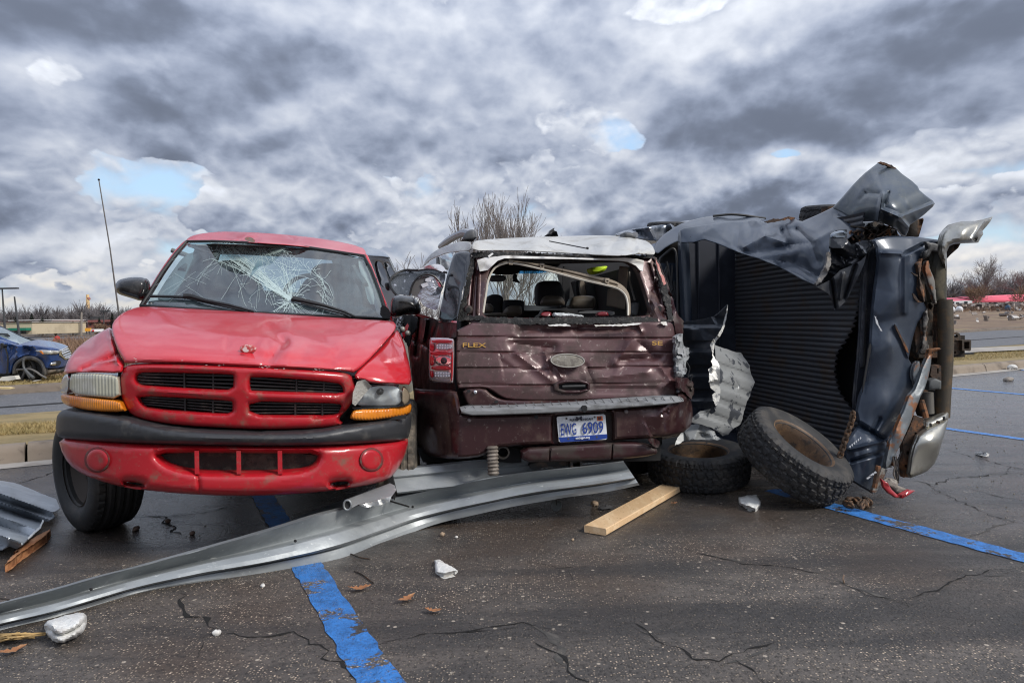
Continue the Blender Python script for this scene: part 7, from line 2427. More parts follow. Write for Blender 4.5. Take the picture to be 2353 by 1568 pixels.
panel('bumper_bracket', rust, FWD, jag(cT((470, 1060), (520, 1075), (522, 1130), (488, 1160), (465, 1225), (452, 1290), (445, 1340), (450, 1385), (415, 1385), (405, 1340), (415, 1250), (410, 1200), (440, 1140)), .8, 12, 5), 4.97, nroot, res=5, thick=.05, cv=0, disp=facets(99, (2060, 1080, 2100, 1200), 18, .03, .015), holes=[cT(ellipse(437, 1258, 8, 12, 10)), cT(ellipse(428, 1325, 9, 8, 10)), cT(ellipse(478, 1155, 7, 6, 10))])
# tow hitch
hsteel = mat('rusty_hitch_steel', (.060, .045, .033), .7, .2, c2=(.15, .085, .045), sc=12, lo=.48, hi=.66, bump=.4, bsc=60)
ht = panel('tow_hitch', hsteel, FWD, cT((640, 668), (735, 664), (735, 722), (640, 722)), 5.30, nroot, res=8, thick=.08, cv=0)
panel('hitch_collar', hsteel, FWD, cT((722, 668), (765, 664), (769, 672), (768, 718), (762, 724), (722, 722)), 5.26, ht, res=5, thick=.10, cv=0, holes=[cT((731, 676), (760, 674), (760, 712), (731, 714))])
panel('hitch_bore', void, FWD, cT((728, 674), (763, 672), (763, 714), (728, 716)), 5.33, ht, res=9, thick=.02, cv=0)
panel('chain_loop', hsteel, FWD, cT((640, 630), (690, 626), (708, 632), (714, 645), (714, 668), (640, 668)), 5.29, ht, res=5, thick=.02, cv=0, holes=[cT((664, 645), (668, 638), (695, 637), (700, 645), (696, 652), (668, 653))])
panel('chain_loop', hsteel, FWD, cT((640, 722), (712, 722), (706, 738), (690, 745), (640, 746)), 5.29, ht, res=5, thick=.02, cv=0, holes=[cT((655, 728), (690, 726), (688, 736), (656, 738))])
c = FWD.pt(*cT((600, 700))[0], 5.34)
MB().box(c, (.34, .07, .16)).build('hitch_crossbar', rust_dk, nroot, smooth=False)
tag(panel('loose_strip', blacksoft, FWD, cT((650, 740), (785, 733), (786, 740), (660, 748)), 8.0, None, res=8, thick=.1, cv=0), 'thin dark strip lying behind the tow hitch', 'strip')

# cab and roof line farther along
panel('cab_side', navy, FWD, cN((-10, 570), (40, 520), (100, 478), (160, 444), (230, 420), (300, 402), (400, 388), (500, 382), (600, 388), (680, 402), (742, 412), (720, 420), (620, 426), (520, 430), (430, 440), (300, 458), (175, 476), (152, 492), (152, 560), (100, 582), (50, 612), (0, 652), (-40, 640)),
      cN((-10, 570, 7.5), (160, 444, 7.7), (300, 402, 7.9), (500, 382, 7.9), (742, 412, 7.5), (430, 440, 7.3), (152, 560, 7.15), (0, 652, 7.2)), nroot, res=5, thick=.04, cv=0, edge=(3, .03))
tube('cab_trim', blacksoft, cr([FWD.pt(*cN(p)[0], 7.7) for p in ((380, 392), (500, 381), (600, 388), (690, 402), (744, 408))], 5), .014, nroot, 6)
panel('cab_interior', void, FWD, cN((-60, 640), (0, 645), (60, 600), (152, 560), (160, 1400), (-60, 1400)), 7.35, nroot, res=40, thick=.1, cv=0)
tube('door_frame', mat('dull_grey_frame', (.06, .06, .062), .5), cr([FWD.pt(*cN(p)[0], 7.25) for p in ((5, 740), (10, 690), (50, 650), (95, 618), (120, 640), (128, 720), (132, 900), (135, 1100))], 5), .012, nroot, 6)
for k in range(5):
    tube('seat_wire', blackplastic, cr([FWD.pt(*cN((rgn.uniform(20, 120), rgn.uniform(680, 1000)))[0], 7.28) for _ in range(3)], 4), .012, nroot, 5)
nl2 = nl
c = w0 + npd * .10 + nl * 1.2
MB().box((c[0], c[1], .95), (2.2, 1.3, 1.7), (nl, npd, (0, 0, 1))).build('cab_shell', navy, nroot, angle=20)
# bright lower sill and front fender with wheel, farther off
panel('front_fender', mat('glinting_silver_blue', (.30, .32, .36), .22, .6, c2=(.10, .12, .15), sc=5), FWD, cD((1405, 541), (1440, 527), (1500, 519), (1560, 509), (1600, 504), (1560, 530), (1515, 556), (1480, 552), (1440, 548)), 8.6, nroot, res=6, thick=.3, edge=(5, .08), disp=facets(4, (1400, 500, 1600, 560), 14, .10, .05))  # white glint on the sheet is put into the silver colour
tyre_side = np.array([0, 0, 1.0])
for (xl, yt, Y) in ((1843, 470, 7.0), (1488, 509, 9.0)):
    hz = 718 + (2352 - xl) * .0175
    z = 1.25 + (hz - yt) / (FOC / Y) - .17
    x = (xl - W0 / 2) / FOC * Y + .38
    V, F = tyre_mesh(.38, .25, .20, 160, 'block')
    w = build('wheel', place(V, (x, Y, z), (.05, -.1, 1)), F, rub, nroot, angle=30)
    V, F = lathe([(.01, .03), (.09, .03), (.17, -.01), (.20, .09), (.21, .10)], 30)
    build('rim', place(V, (x, Y, z), (.05, -.1, 1)), F, rust_dk, w)
c = NB0 * [1, 1, 0] + nl * 1.0 - npd * .40
tube('rear_axle', rust_dk, [np.array([c[0], c[1], .3]), np.array([c[0], c[1], 2.2])], .06, nroot, 10)

# ================================================================ LOOSE TYRES
rimm = mat('rusty_brown_rim', (.115, .072, .044), .6, .2, c2=(.27, .165, .085), sc=6, lo=.46, hi=.66, c3=(.05, .04, .033), sc3=18, lo3=.5, hi3=.66, bump=.25, bsc=60)


def loose_tyre(c, n, R, Wd, label, spin, seed):
    t = thing('wheel_assembly', label, 'wheel', (c[0], c[1], 0), 'loose wheels on the wet asphalt')
    V, F = tyre_mesh(R, Wd, R * .545, 408, 'block', seed)
    build('tyre', place(V, c, n, spin), F, rub, t, angle=32)
    r = R * .56
    h = Wd * .40
    V, F = lathe([(.045, -.085), (.05, -.075), (.075, -.07), (.078, -.055), (.13, -.05), (.145, -.075), (r * .86, -.075), (r * .90, -.02), (r * .92, h * .45), (r * .97, h * .86), (r * 1.02, h), (r * 1.06, h * 1.04), (r * 1.08, h * .96)], 64)
    rim = build('rim', place(V, c, n, spin), F, rimm, t, angle=30)
    V, F = lathe([(.0, -.09), (.05, -.09)], 20)
    build('hub_bore', place(V, c, n, spin), F, void, rim)
    V2, F2 = lathe([(r * .9, -h), (r * 1.04, -h * 1.02)], 40)
    for k in range(5):
        a = k * 1.2566
        V, F = lathe([(.0, -.048), (.012, -.049), (.0125, -.06)], 10)
        u_, w_, n_ = axes_from(n)
        build('bolt_hole', place(V, np.array(c) + (u_ * math.cos(a) + w_ * math.sin(a)) * .10, n, 0), F, void, rim)
    return t


R1 = .380
g1 = G(1636, 1137)
loose_tyre(np.array([g1[0], g1[1] + R1 - .01, .150]), (-.02, -.10, 1.0), R1, .255, 'wheel with a rusty rim lying flat on the asphalt, its edge under the leaning one', .3, 1)
n2 = np.array([.46, -.385, .80])
n2 /= np.linalg.norm(n2)
R2 = .385
zc2 = R2 * math.sqrt(1 - n2[2] ** 2) + .10 * n2[2]
(u, v), = cQ((972, 1108))
c2 = G(u, v, zc2)
loose_tyre(c2, n2, R2, .265, 'wheel with a rusty rim leaning up against the flat one, nearest the blue line', 1.1, 2)
# chalk scuff on the leaning sidewall
scuff = mat('pale_scuff', (.55, .53, .48), .8, c2=(.10, .10, .10), sc=40, lo=.45, hi=.55)

# ================================================================ GALVANISED BEAMS
galv = mat('galvanised_steel', (.27, .29, .30), .44, .35, c2=(.35, .37, .375), sc=3.5, lo=.40, hi=.66, c3=(.58, .59, .57), sc3=24, lo3=.62, hi3=.72, bump=.10, bsc=40, stretch=(.6, 1.6, 1.6))
galv_scr = mat('scraped_galvanised_steel', (.66, .67, .66), .6, .0, c2=(.40, .42, .43), sc=18, lo=.42, hi=.58, stretch=(.5, 3, 3))


def beam(name, stations, prof, m, par, conv_, thick=.004, n=9, jit=0.0, seed=0):
    """rolled section laid along stations (top point, foot point, lift): prof = (share of height, set-back m)"""
    rg = random.Random(seed)
    rows = []
    for (t, f, lift) in stations:
        T, B = conv_(t)[0], conv_(f)[0]
        g = G(*B, lift)
        Y = g[1] if lift < 1 else lift
        row = []
        for (s, off) in prof:
            x, y = B[0] + (T[0] - B[0]) * s, B[1] + (T[1] - B[1]) * s
            row.append(FWD.pt(x, y, Y + off + rg.gauss(0, jit)))
        rows.append(row)
    cols = [cr([r[i] for r in rows], n) for i in range(len(prof))]
    cols = [[q + np.array([0, 1, .3]) * .007 * mnoise.noise(Vector((q[0] * 3.1, i * .45 + seed * 9, q[1] * 2.0))) + np.array([0, 1, 0]) * .004 * mnoise.noise(Vector((q[0] * 11, i * .8, seed))) for q in c] for i, c in enumerate(cols)]
    L = len(cols[0])
    V = [cols[i][j] for j in range(L) for i in range(len(prof))]
    k = len(prof)
    F = [(j * k + i, j * k + i + 1, (j + 1) * k + i + 1, (j + 1) * k + i) for j in range(L - 1) for i in range(k - 1)]
    nV = len(V)
    V2 = [np.array(v) + np.array([0, thick, -thick * .5]) for v in V]
    return build(name, V + V2, F + [tuple(q + nV for q in f[::-1]) for f in F], m, par, angle=16), cols


ST = [((-150, 626), (-150, 735), 0.0), ((0, 585), (0, 692), 0.0), ((160, 545), (200, 645), 0.0), ((330, 497), (350, 600), 0.0), ((480, 458), (500, 557), 0.0), ((690, 398), (700, 522), 0.0), ((900, 338), (950, 486), 0.0), ((1100, 277), (1180, 441), 0.0), ((1250, 243), (1340, 379), .0), ((1400, 210), (1500, 318), 4.30),
      ((1640, 160), (1760, 258), 4.36), ((1800, 134), (1900, 232), 4.36), ((2000, 113), (2080, 206), 4.36), ((2150, 95), (2208, 182), 4.36)]
PROF = [(0.0, .034), (.10, .030), (.225, .034), (.25, .045), (.275, -.006), (.30, -.020), (.40, -.014), (.53, .008), (.555, .020), (.615, .092), (.64, .098), (.80, .050), (.935, .006), (.95, .004), (1.0, .10), (1.0, .112)]
bt = thing('steel_beam', 'long dented galvanised beam lying across the front, nearest the camera', 'beam', G(*cH((900, 480))[0]))
_, cols = beam('web', ST, PROF, galv, bt, cH, jit=.0025, seed=2)
for k in (26, 58, 80):
    p = cols[7][k] + np.array([0, -.012, .02])
    blob_mb = MB()
    blob(blob_mb, p, (.008, .004, .008), None, 8, 6)
    blob_mb.build('bolt_hole', void, bt)
b2 = thing('steel_beam', 'short galvanised beam under the maroon car, behind the long one', 'beam', G(*cH((1550, 240))[0]))
b2['group'] = bt['group'] = 'galvanised beams on the asphalt'
ST3 = [((1352, 122), (1372, 212), 4.22), ((1460, 112), (1480, 200), 4.30), ((1600, 98), (1620, 185), 4.38), ((1710, 90), (1725, 178), 4.43), ((1860, 80), (1870, 160), 4.46)]
beam('web', ST3, [(0, .03), (.06, .0), (.60, .085), (.66, .06), (.92, .10), (1.0, .17)], galv, b2, cH, seed=4)
panel('cut_end', void, FWD, cH((1338, 150), (1352, 135), (1366, 205), (1362, 235), (1348, 200)), 4.23, b2, res=6, thick=.02, cv=0)
br_ = thing('bent_bracket', 'bent grey bracket with a round hole on the long beam under the red bumper', 'bracket', G(*cH((1270, 270))[0]))
panel('plate', galv, FWD, cH((1186, 240), (1205, 228), (1345, 176), (1362, 184), (1367, 200), (1352, 222), (1300, 234), (1240, 247), (1212, 262), (1195, 268)), cH((1186, 240, 3.90), (1345, 176, 4.08), (1352, 222, 3.96), (1212, 262, 3.86)), br_, res=5, thick=.01, cv=0)
panel('torn_lip', mat('bright_torn_metal', (.66, .66, .63), .35, .4, bump=.5, bsc=60), FWD, jag(cH((1240, 250), (1300, 236), (1352, 218), (1345, 240), (1300, 254), (1260, 258)), .8, 4, 4), 3.88, br_, res=4, thick=.01, cv=0, disp=facets(6, (820, 1130, 900, 1170), 10, .02, .01))
tube('ring', mat('dull_zinc', (.34, .35, .35), .4, .7), [FWD.pt(*cH((1200 + 13 * math.cos(a), 250 + 17 * math.sin(a)))[0], 3.84) for a in np.linspace(0, 6.283, 20)], .006, br_, 6)
tube('ring_bore', void, [FWD.pt(*cH((1200, 250))[0], 3.845), FWD.pt(*cH((1200, 250))[0], 3.87)], .02, br_, 14)
tag(panel('steel_offcut', galv, GRD, cH((930, 335), (1010, 300), (1120, 255), (1260, 205), (1320, 176), (1330, 186), (1230, 245), (1120, 285), (1010, 318)), .05, None, res=6, thick=.006, cv=0), 'thin tapering steel offcut lying behind the long beam', 'metal strip')
tag(tube('steel_rod', mat('dark_rod', (.05, .048, .045), .5, .6), [G(*cH((1345, 236))[0], .20), G(*cH((1412, 256))[0], .19)], .005, None, 6), 'thin dark rod poking from the bracket over the long beam', 'rod')

# ================================================================ TORN SIDING SHEETS
side_dk = mat('dark_siding', (.035, .042, .055), .35, .2, c2=(.07, .075, .085), sc=5, c3=(.3, .3, .3), sc3=40, lo3=.7, hi3=.75, coat=.2)
side_lt = mat('pale_siding_back', (.25, .258, .258), .45, .2, c2=(.06, .065, .075), sc=7, lo=.54, hi=.57, bump=.05, bsc=30)
side_ed = mat('torn_white_edge', (.55, .54, .50), .4, .1, c2=(.25, .25, .25), sc=24, lo=.55, hi=.6)


def waves(period, amp, slope, conv_y0):
    def f(P):
        y = P[:, 1] - slope * (P[:, 0] - 1580) - conv_y0
        t = (y / period) % 1.0
        return amp * np.interp(t, [0, .12, .2, .62, .72, 1.0], [0, -.9, -1, -.6, 0, 0])
    return f


tag(panel('dark_siding_sheet', side_dk, FWD, cQ((168, 165), (260, 150), (330, 140), (400, 122), (440, 90), (496, 36), (492, 70), (470, 160), (445, 210), (420, 290), (395, 280), (372, 320), (385, 400), (378, 470), (400, 500), (365, 560), (372, 640), (400, 690), (395, 760), (410, 800), (380, 820), (330, 780), (250, 770), (230, 700), (200, 500), (180, 300)),
    cQ((168, 165, 5.3), (400, 122, 5.15), (496, 36, 5.0), (385, 400, 5.1), (380, 800, 5.0), (200, 500, 5.35)), None, res=4, thick=.008, cv=0, disp=fsum(waves(56, .035, .0, 690), facets(3, (1560, 690, 1680, 950), 20, .015, .008)), angle=24), 'torn dark corrugated siding sheet standing beside the maroon car', 'sheet metal')
ps = thing('pale_siding_sheet', 'torn pale corrugated siding sheet with a white curled edge inside the overturned pickup', 'sheet metal', G(1660, 1010))
panel('sheet', side_lt, FWD, jag(cQ((405, 325), (470, 350), (545, 375), (590, 382), (625, 430), (652, 470), (660, 530), (692, 590), (668, 640), (655, 690), (635, 730), (625, 760), (612, 800), (602, 850), (590, 890), (540, 920), (500, 965), (460, 975), (430, 950), (390, 920), (300, 890), (240, 880), (225, 855), (300, 800), (380, 780), (410, 770), (435, 700), (430, 560), (410, 450)), .6, 5, 7),
      cQ((405, 325, 5.25), (590, 382, 5.45), (692, 590, 5.45), (430, 560, 5.12), (600, 850, 5.3), (460, 975, 5.05), (240, 880, 4.95), (410, 770, 5.05)), ps, res=4, thick=.006, cv=0, disp=fsum(waves(40, .03, .36, 700), facets(7, (1640, 790, 1740, 1000), 20, .012, .006)), angle=22)
panel('curled_edge', side_ed, FWD, jag(cQ((380, 270), (402, 262), (412, 300), (400, 330), (392, 400), (420, 440), (438, 470), (442, 540), (436, 600), (442, 640), (440, 700), (432, 740), (412, 762), (392, 720), (384, 680), (410, 662), (380, 640), (362, 590), (366, 540), (358, 498), (388, 480), (378, 440), (392, 410), (372, 340)), .9, 6, 4),
      cQ((380, 270, 5.08), (392, 400, 5.02), (438, 500, 4.98), (360, 560, 4.95), (420, 700, 4.96)), ps, res=3.5, thick=.01, cv=0, disp=facets(8, (1620, 770, 1660, 940), 30, .045, .02, 12), angle=22)
panel('curled_edge', side_ed, FWD, jag(cQ((455, 205), (470, 160), (490, 75), (497, 40), (494, 90), (475, 190), (450, 250), (415, 300), (405, 285)), .7, 7, 4), 4.97, ps, res=4, thick=.006, cv=0, disp=facets(9, (1640, 700, 1680, 790), 12, .03, .015, 12))
tag(panel('torn_siding_scrap', side_lt, FWD, jag(cQ((120, 1040), (135, 990), (180, 940), (210, 900), (280, 890), (350, 905), (400, 940), (420, 980), (470, 1000), (380, 1005), (250, 1000), (180, 1010), (150, 1030)), .8, 8, 5), cQ((120, 1040, 4.92), (280, 890, 5.05), (470, 1000, 4.95)), None, res=4, thick=.006, cv=0, disp=facets(10, (1550, 970, 1670, 1030), 26, .05, .025, 10), angle=24),
    'small crumpled pale siding scrap lying on the flat loose wheel', 'sheet metal')
# crumpled sheet on the ground at the left edge
gl = mat('crumpled_galvanised', (.30, .33, .36), .36, .6, c2=(.40, .43, .46), sc=5, c3=(.16, .15, .13), sc3=14, lo3=.64, hi3=.74, bump=.05, bsc=30)


def lsheet(P):
    x = P[:, 0] / K * 2.4014
    y = (P[:, 1] / K - 1400) * 2.4014
    t = y - .35 * x
    h = np.interp(t, [90, 125, 200, 235, 262, 300, 340, 365, 430, 455, 500, 560, 600], [.10, .16, .20, .12, .14, .05, .12, .14, .07, .12, .13, .03, .02])
    return h * np.clip(1.15 - x / 480, .1, 1)


tag(panel('crumpled_sheet', gl, GRD, jag(cL((-260, 90), (0, 108), (100, 120), (250, 178), (330, 212), (405, 240), (432, 305), (418, 320), (380, 335), (395, 370), (330, 400), (310, 390), (285, 450), (240, 490), (200, 530), (165, 565), (120, 592), (60, 575), (20, 600), (-260, 640)), .5, 3, 8), lsheet, None, res=2.6, thick=.006, cv=0,
          disp=facets(12, (-120, 1100, 140, 1265), 30, .010, .006, 9), angle=20), 'crumpled galvanised roofing sheet on the wet asphalt at the picture edge', 'sheet metal')
tag(panel('bright_torn_edge', MATS['bright_torn_metal'], GRD, jag(cL((308, 388), (318, 395), (292, 452), (240, 496), (206, 530), (200, 520), (240, 480), (284, 440)), .5, 4, 3), .10, None, res=4, thick=.004, cv=0), 'bright torn strip along the crumpled roofing sheet', 'metal strip')

# ================================================================ TIMBER, FOAM, CHAIN, SCRAPS
wood = mat('fresh_pine', (.64, .43, .235), .75, c2=(.72, .52, .31), sc=5, lo=.42, hi=.64, c3=(.36, .20, .09), sc3=26, lo3=.58, hi3=.72, bump=.25, bsc=60, stretch=(3.5, 1, 3.5))
p0, p1 = G(*cJ((302, 487))[0]), G(*cJ((688, 268))[0])
ud = (p1 - p0) / np.linalg.norm(p1 - p0)
wd = np.array([-ud[1], ud[0], 0])
pl = MB()
nS = 10
for k in range(nS + 1):
    c = p0 + (p1 - p0) * k / nS + [0, 0, .004]
    h = .040
    w = .072
    for (a, z) in ((-w, .004), (-w, h - .004), (-w + .004, h), (w - .004, h), (w, h - .004), (w, .004), (w - .004, 0), (-w + .004, 0)):
        pl.V.append(tuple(c + wd * a + np.array([0, 0, z]) + ud * (rgn.gauss(0, .004) if k in (0, nS) else 0)))
for k in range(nS):
    for i in range(8):
        pl.F.append((k * 8 + i, k * 8 + (i + 1) % 8, (k + 1) * 8 + (i + 1) % 8, (k + 1) * 8 + i))
pl.F += [tuple(range(8)), tuple(nS * 8 + i for i in range(7, -1, -1))]
tag(pl.build('timber_plank', wood, None, angle=30), 'fresh yellow pine plank lying with one end by the flat loose wheel', 'plank')
red_wood = mat('red_brown_splinter', (.30, .125, .055), .8, c2=(.42, .20, .09), sc=9, bump=.5, bsc=50, stretch=(1, 1, 1))
tag(panel('wood_splinter', red_wood, GRD, jag(cL((34, 712), (75, 660), (130, 620), (95, 622), (160, 580), (215, 535), (290, 490), (362, 458), (368, 470), (330, 510), (260, 560), (200, 600), (140, 640), (80, 690)), .8, 5, 4), .05, None, res=4, thick=.045, cv=0, edge=(4, .02), disp=facets(5, (10, 1210, 120, 1300), 10, .012, .006)), 'splintered red brown stake beside the crumpled roofing sheet', 'stake')
foam = mat('white_foam', (.70, .70, .67), .85, c2=(.52, .50, .47), sc=9, lo=.48, hi=.68, c3=(.34, .32, .28), sc3=44, lo3=.62, hi3=.74, bump=.9, bsc=55)
tag(panel('foam_piece', foam, GRD, jag(cL((318, 1150), (340, 1120), (480, 1075), (560, 1060), (605, 1062), (626, 1080), (615, 1120), (590, 1160), (540, 1195), (470, 1222), (415, 1230), (380, 1215), (345, 1180)), .8, 3, 5), lambda P: .085, None, res=4, thick=.085, cv=1, edge=(16, .07), disp=facets(5, (100, 1400, 200, 1460), 20, .006, .003)) if False else
    panel('foam_piece', foam, GRD, jag(cL((318, 1150), (340, 1120), (480, 1075), (560, 1060), (605, 1062), (626, 1080), (615, 1120), (590, 1160), (540, 1195), (470, 1222), (415, 1230), (380, 1215), (345, 1180)), .8, 3, 5), .085, None, res=4, thick=.03, cv=1, edge=(16, .07), disp=facets(5, (100, 1400, 200, 1460), 20, .008, .004)), 'rounded white foam lump under the long beam', 'foam', 'white foam pieces on the asphalt')
tag(panel('foam_piece', foam, GRD, jag(cH((1500, 442), (1515, 437), (1540, 452), (1562, 464), (1580, 476), (1560, 484), (1530, 490), (1504, 484)), .7, 4, 4), .03, None, res=4, thick=.03, cv=0, edge=(7, .02), disp=facets(6, (990, 1280, 1060, 1330), 10, .006, .004)), 'small triangular white foam scrap alone on the open asphalt', 'foam', 'white foam pieces on the asphalt')
tag(panel('foam_piece', foam, GRD, jag(cJ((988, 308), (1010, 306), (1030, 300), (1075, 298), (1094, 330), (1092, 350), (1070, 372), (1040, 360), (1000, 345), (990, 335)), .7, 5, 4), .04, None, res=4, thick=.04, cv=0, edge=(7, .03), disp=facets(7, (1690, 1130, 1750, 1175), 10, .004, .002)), 'torn white foam scrap between the two loose wheels', 'foam', 'white foam pieces on the asphalt')

chain_m = mat('rusty_chain', (.085, .055, .036), .75, .3, c2=(.19, .10, .05), sc=30, bump=.4, bsc=90)


def link(mb, c, d, up, L=.058, Wd=.038, r=.0075):
    d = np.array(d) / np.linalg.norm(d)
    up = np.array(up) - d * (np.array(up) @ d)
    up = up / (np.linalg.norm(up) + 1e-9)
    pts = []
    for k in range(17):
        a = 2 * math.pi * k / 16
        x = math.cos(a) * (Wd / 2 - r) + 0
        y = math.sin(a) * (Wd / 2 - r) + math.copysign((L - Wd) / 2, math.sin(a)) * (abs(math.sin(a)) > .01)
        pts.append(np.array(c) + d * y + up * x)
    mb.tube(pts, r, 6, cap=False)


ch = thing('hanging_chain', 'rusty chain hanging down beside the overturned pickup tailgate', 'chain', G(1930, 1130))
path = cr([FWD.pt(*cT(p)[0], 4.80) for p in ((150, 1048), (143, 1090), (125, 1140), (108, 1190), (92, 1240), (78, 1285))], 5)
i = 0
for a, b in zip(path[:-1:2], path[2::2]):
    mb = MB()
    d = b - a
    link(mb, (a + b) / 2, d, (1, 0, 0) if i % 2 else (.2, -1, 0), np.linalg.norm(d) * 1.35, .045, .009)
    mb.build('chain_link', chain_m, ch)
    i += 1
cp = thing('chain_pile', 'small heap of rusty chain on the end of the blue line', 'chain', G(*cT((178, 1525))[0]))
for k in range(15):
    (u, v), = cT((118 + 118 * rgn.random(), 1492 + 40 * rgn.random()))
    mb = MB()
    link(mb, G(u, v, .012 + .03 * rgn.random()), (rgn.gauss(0, 1), rgn.gauss(0, 1), rgn.gauss(0, .35)), (rgn.gauss(0, .3), rgn.gauss(0, .3), rgn.choice([.2, 1])), .066, .044, .009)
    mb.build('chain_link', chain_m, cp)

lamp = thing('broken_lamp', 'broken red tail lamp lying under the overturned pickup tailgate', 'lamp', G(*cT((385, 1480))[0]))
panel('red_lens', mat('red_broken_lens', (.34, .025, .03), .25, coat=.6), FWD, cT((296, 1392), (330, 1412), (352, 1448), (385, 1478), (440, 1450), (476, 1455), (440, 1480), (410, 1496), (370, 1492), (335, 1470), (308, 1440)), 4.62, lamp, res=4, thick=.02, cv=0, edge=(3, .02), disp=facets(3, (2010, 1100, 2110, 1160), 10, .03, .015))
panel('fibre_wad', mat('grey_fibre', (.20, .175, .15), .95, c2=(.32, .29, .25), sc=30, bump=1.0, bsc=60), FWD, jag(cT((318, 1412), (345, 1395), (380, 1400), (385, 1430), (420, 1440), (435, 1452), (385, 1476), (352, 1446)), 1.2, 3, 4), 4.70, lamp, res=4, thick=.05, cv=0, edge=(4, .03), disp=facets(5, (2010, 1100, 2110, 1160), 16, .03, .015))
panel('lamp_socket', rust, FWD, cT((355, 1300), (375, 1290), (388, 1320), (365, 1335)), 4.85, lamp, res=4, thick=.04)
for k in range(7):
    tube('lamp_wire', mat('frayed_wire', (.14, .12, .10), .7) if k % 2 else blacksoft, cr([FWD.pt(*cT((375 + rgn.gauss(0, 12), y + rgn.gauss(0, 8)))[0], 4.80) for y in (1270, 1320, 1370, 1410)], 4), .005, lamp, 5)

cap = thing('hub_cap', 'small round metal cap on a pin standing by the long beam end', 'cap', G(*cJ((117, 355))[0]))
c = G(*cJ((118, 352))[0], .035)
V, F = lathe([(0, 0), (.028, 0), (.034, .006), (.036, .014), (.030, .014), (.026, .006), (0, .006)], 24)
build('disc', place(V, c, (-.15, -.85, .5)), F, mat('dull_cap_metal', (.24, .25, .24), .4, .7), cap)
tube('pin', rust_dk, [c + [0, 0, .0], c + [-.004, .0, .07]], .0035, cap, 6)

# leaves
leafm = mat('dry_leaf', (.30, .13, .055), .8, c2=(.40, .21, .10), sc=20, bump=.4, bsc=60)


def oak_leaf(px, ang, L, label, seed):
    rg = random.Random(seed)
    c = G(*px)
    V = [(0, 0, 0)]
    prof = [(0, .03), (.08, .05), (.16, .20), (.24, .12), (.34, .32), (.44, .15), (.55, .36), (.66, .16), (.78, .24), (.88, .10), (1, .02)]
    Vt, F = [], []
    for (t, w) in prof:
        x = (t - .5) * L
        z = .010 + .022 * (abs(t - .5) ** 1.3) * L / .06
        for s in (-1, -.4, 0, .4, 1):
            Vt.append((x + rg.gauss(0, .002), s * w * L * .8, z + abs(s) * w * .16 * L + rg.uniform(0, .004)))
    for i in range(len(prof) - 1):
        for j in range(4):
            F.append((i * 5 + j, i * 5 + j + 1, (i + 1) * 5 + j + 1, (i + 1) * 5 + j))
    Vt = np.array(Vt)
    ca, sa = math.cos(ang), math.sin(ang)
    W = np.c_[Vt[:, 0] * ca - Vt[:, 1] * sa, Vt[:, 0] * sa + Vt[:, 1] * ca, Vt[:, 2]] + c * [1, 1, 0]
    tag(build('dry_leaf', W, F, leafm, None), label, 'leaf', 'dry oak leaves')


oak_leaf(cH((1242, 548))[0], .25, .105, 'curled dry oak leaf nearest the long beam, right of the blue line', 1)
oak_leaf(cH((1404, 585))[0], .9, .095, 'folded dry oak leaf midway between the beam leaf and the flat orange leaf', 2)
oak_leaf(cH((1497, 625))[0], -.2, .075, 'small flat orange leaf, farthest right of the dry leaves', 3)
oak_leaf(cL((95, 1360))[0], .8, .10, 'dark red dry leaf near the foam lump at the picture edge', 4)
oak_leaf(cJ((680, 347))[0], .5, .05, 'tiny orange leaf scrap by the plank near the loose wheels', 5)

# small stones and scraps that lie singly
def pebble(px, r, label, m, seed, cat='stone', grp='stones scattered on the asphalt', nm='stone'):
    rg = random.Random(seed)
    mb = MB()
    c = G(*px)
    blob(mb, c + [0, 0, r[2] * .8], r, axes_from([rg.gauss(0, .2), rg.gauss(0, .2), 1]), 12, 8, .85)
    mb.V = [tuple(np.array(v) + np.array([rg.gauss(0, r[0] * .07)] * 3)) for v in mb.V]
    tag(mb.build(nm, m), label, cat, grp)


tanst = mat('tan_stone', (.34, .25, .17), .85, c2=(.22, .16, .11), sc=30, bump=.4, bsc=60)
whst = mat('pale_stone', (.62, .60, .56), .8, c2=(.42, .40, .37), sc=30)
dkst = mat('dark_lump', (.03, .03, .032), .8)
pebble(cJ((300, 350))[0], (.028, .022, .017), 'tan stone between the round cap and the plank', tanst, 1)
pebble(cH((1527, 357))[0], (.016, .014, .012), 'round tan stone on the open asphalt before the long beam', tanst, 2)
pebble(cH((1576, 364))[0], (.009, .008, .007), 'tiny pale stone right of the round tan stone', whst, 3)
pebble(cH((748, 698))[0], (.018, .013, .011), 'white stone in the crack left of the blue line', whst, 4)
pebble(cH((907, 533))[0], (.013, .010, .008), 'white chip before the long beam, left of the blue line', whst, 5)
pebble(cJ((350, 368))[0], (.05, .02, .014), 'flat black lump beside the plank', dkst, 6, 'lump', None, 'asphalt_lump')
pebble((2316, 875), (.11, .07, .04), 'grey stone near the kerb on the far asphalt', mat('grey_stone', (.25, .22, .19), .8), 7)
pebble((2325, 849), (.10, .07, .06), 'white stone against the far kerb foot', whst, 8)
pebble(cL((985, 465))[0], (.022, .018, .014), 'brown stone behind the front wheel of the red pickup', mat('brown_stone', (.12, .075, .055), .8), 9)
pebble(cL((1390, 498))[0], (.020, .016, .012), 'brown stone in the shade under the red bumper', MATS['brown_stone'], 10)
pebble(cL((1212, 412))[0], (.018, .016, .014), 'brown stone in the crack under the red pickup', MATS['brown_stone'], 11)
pebble(cJ((195, 517))[0], (.010, .008, .007), 'small tan stone left of the plank end', tanst, 12)
sc_ = thing('litter_scrap', 'small white crumpled wrapper on the far wet asphalt beside the crack', 'wrapper', G(*cJ((2163, 112))[0]))
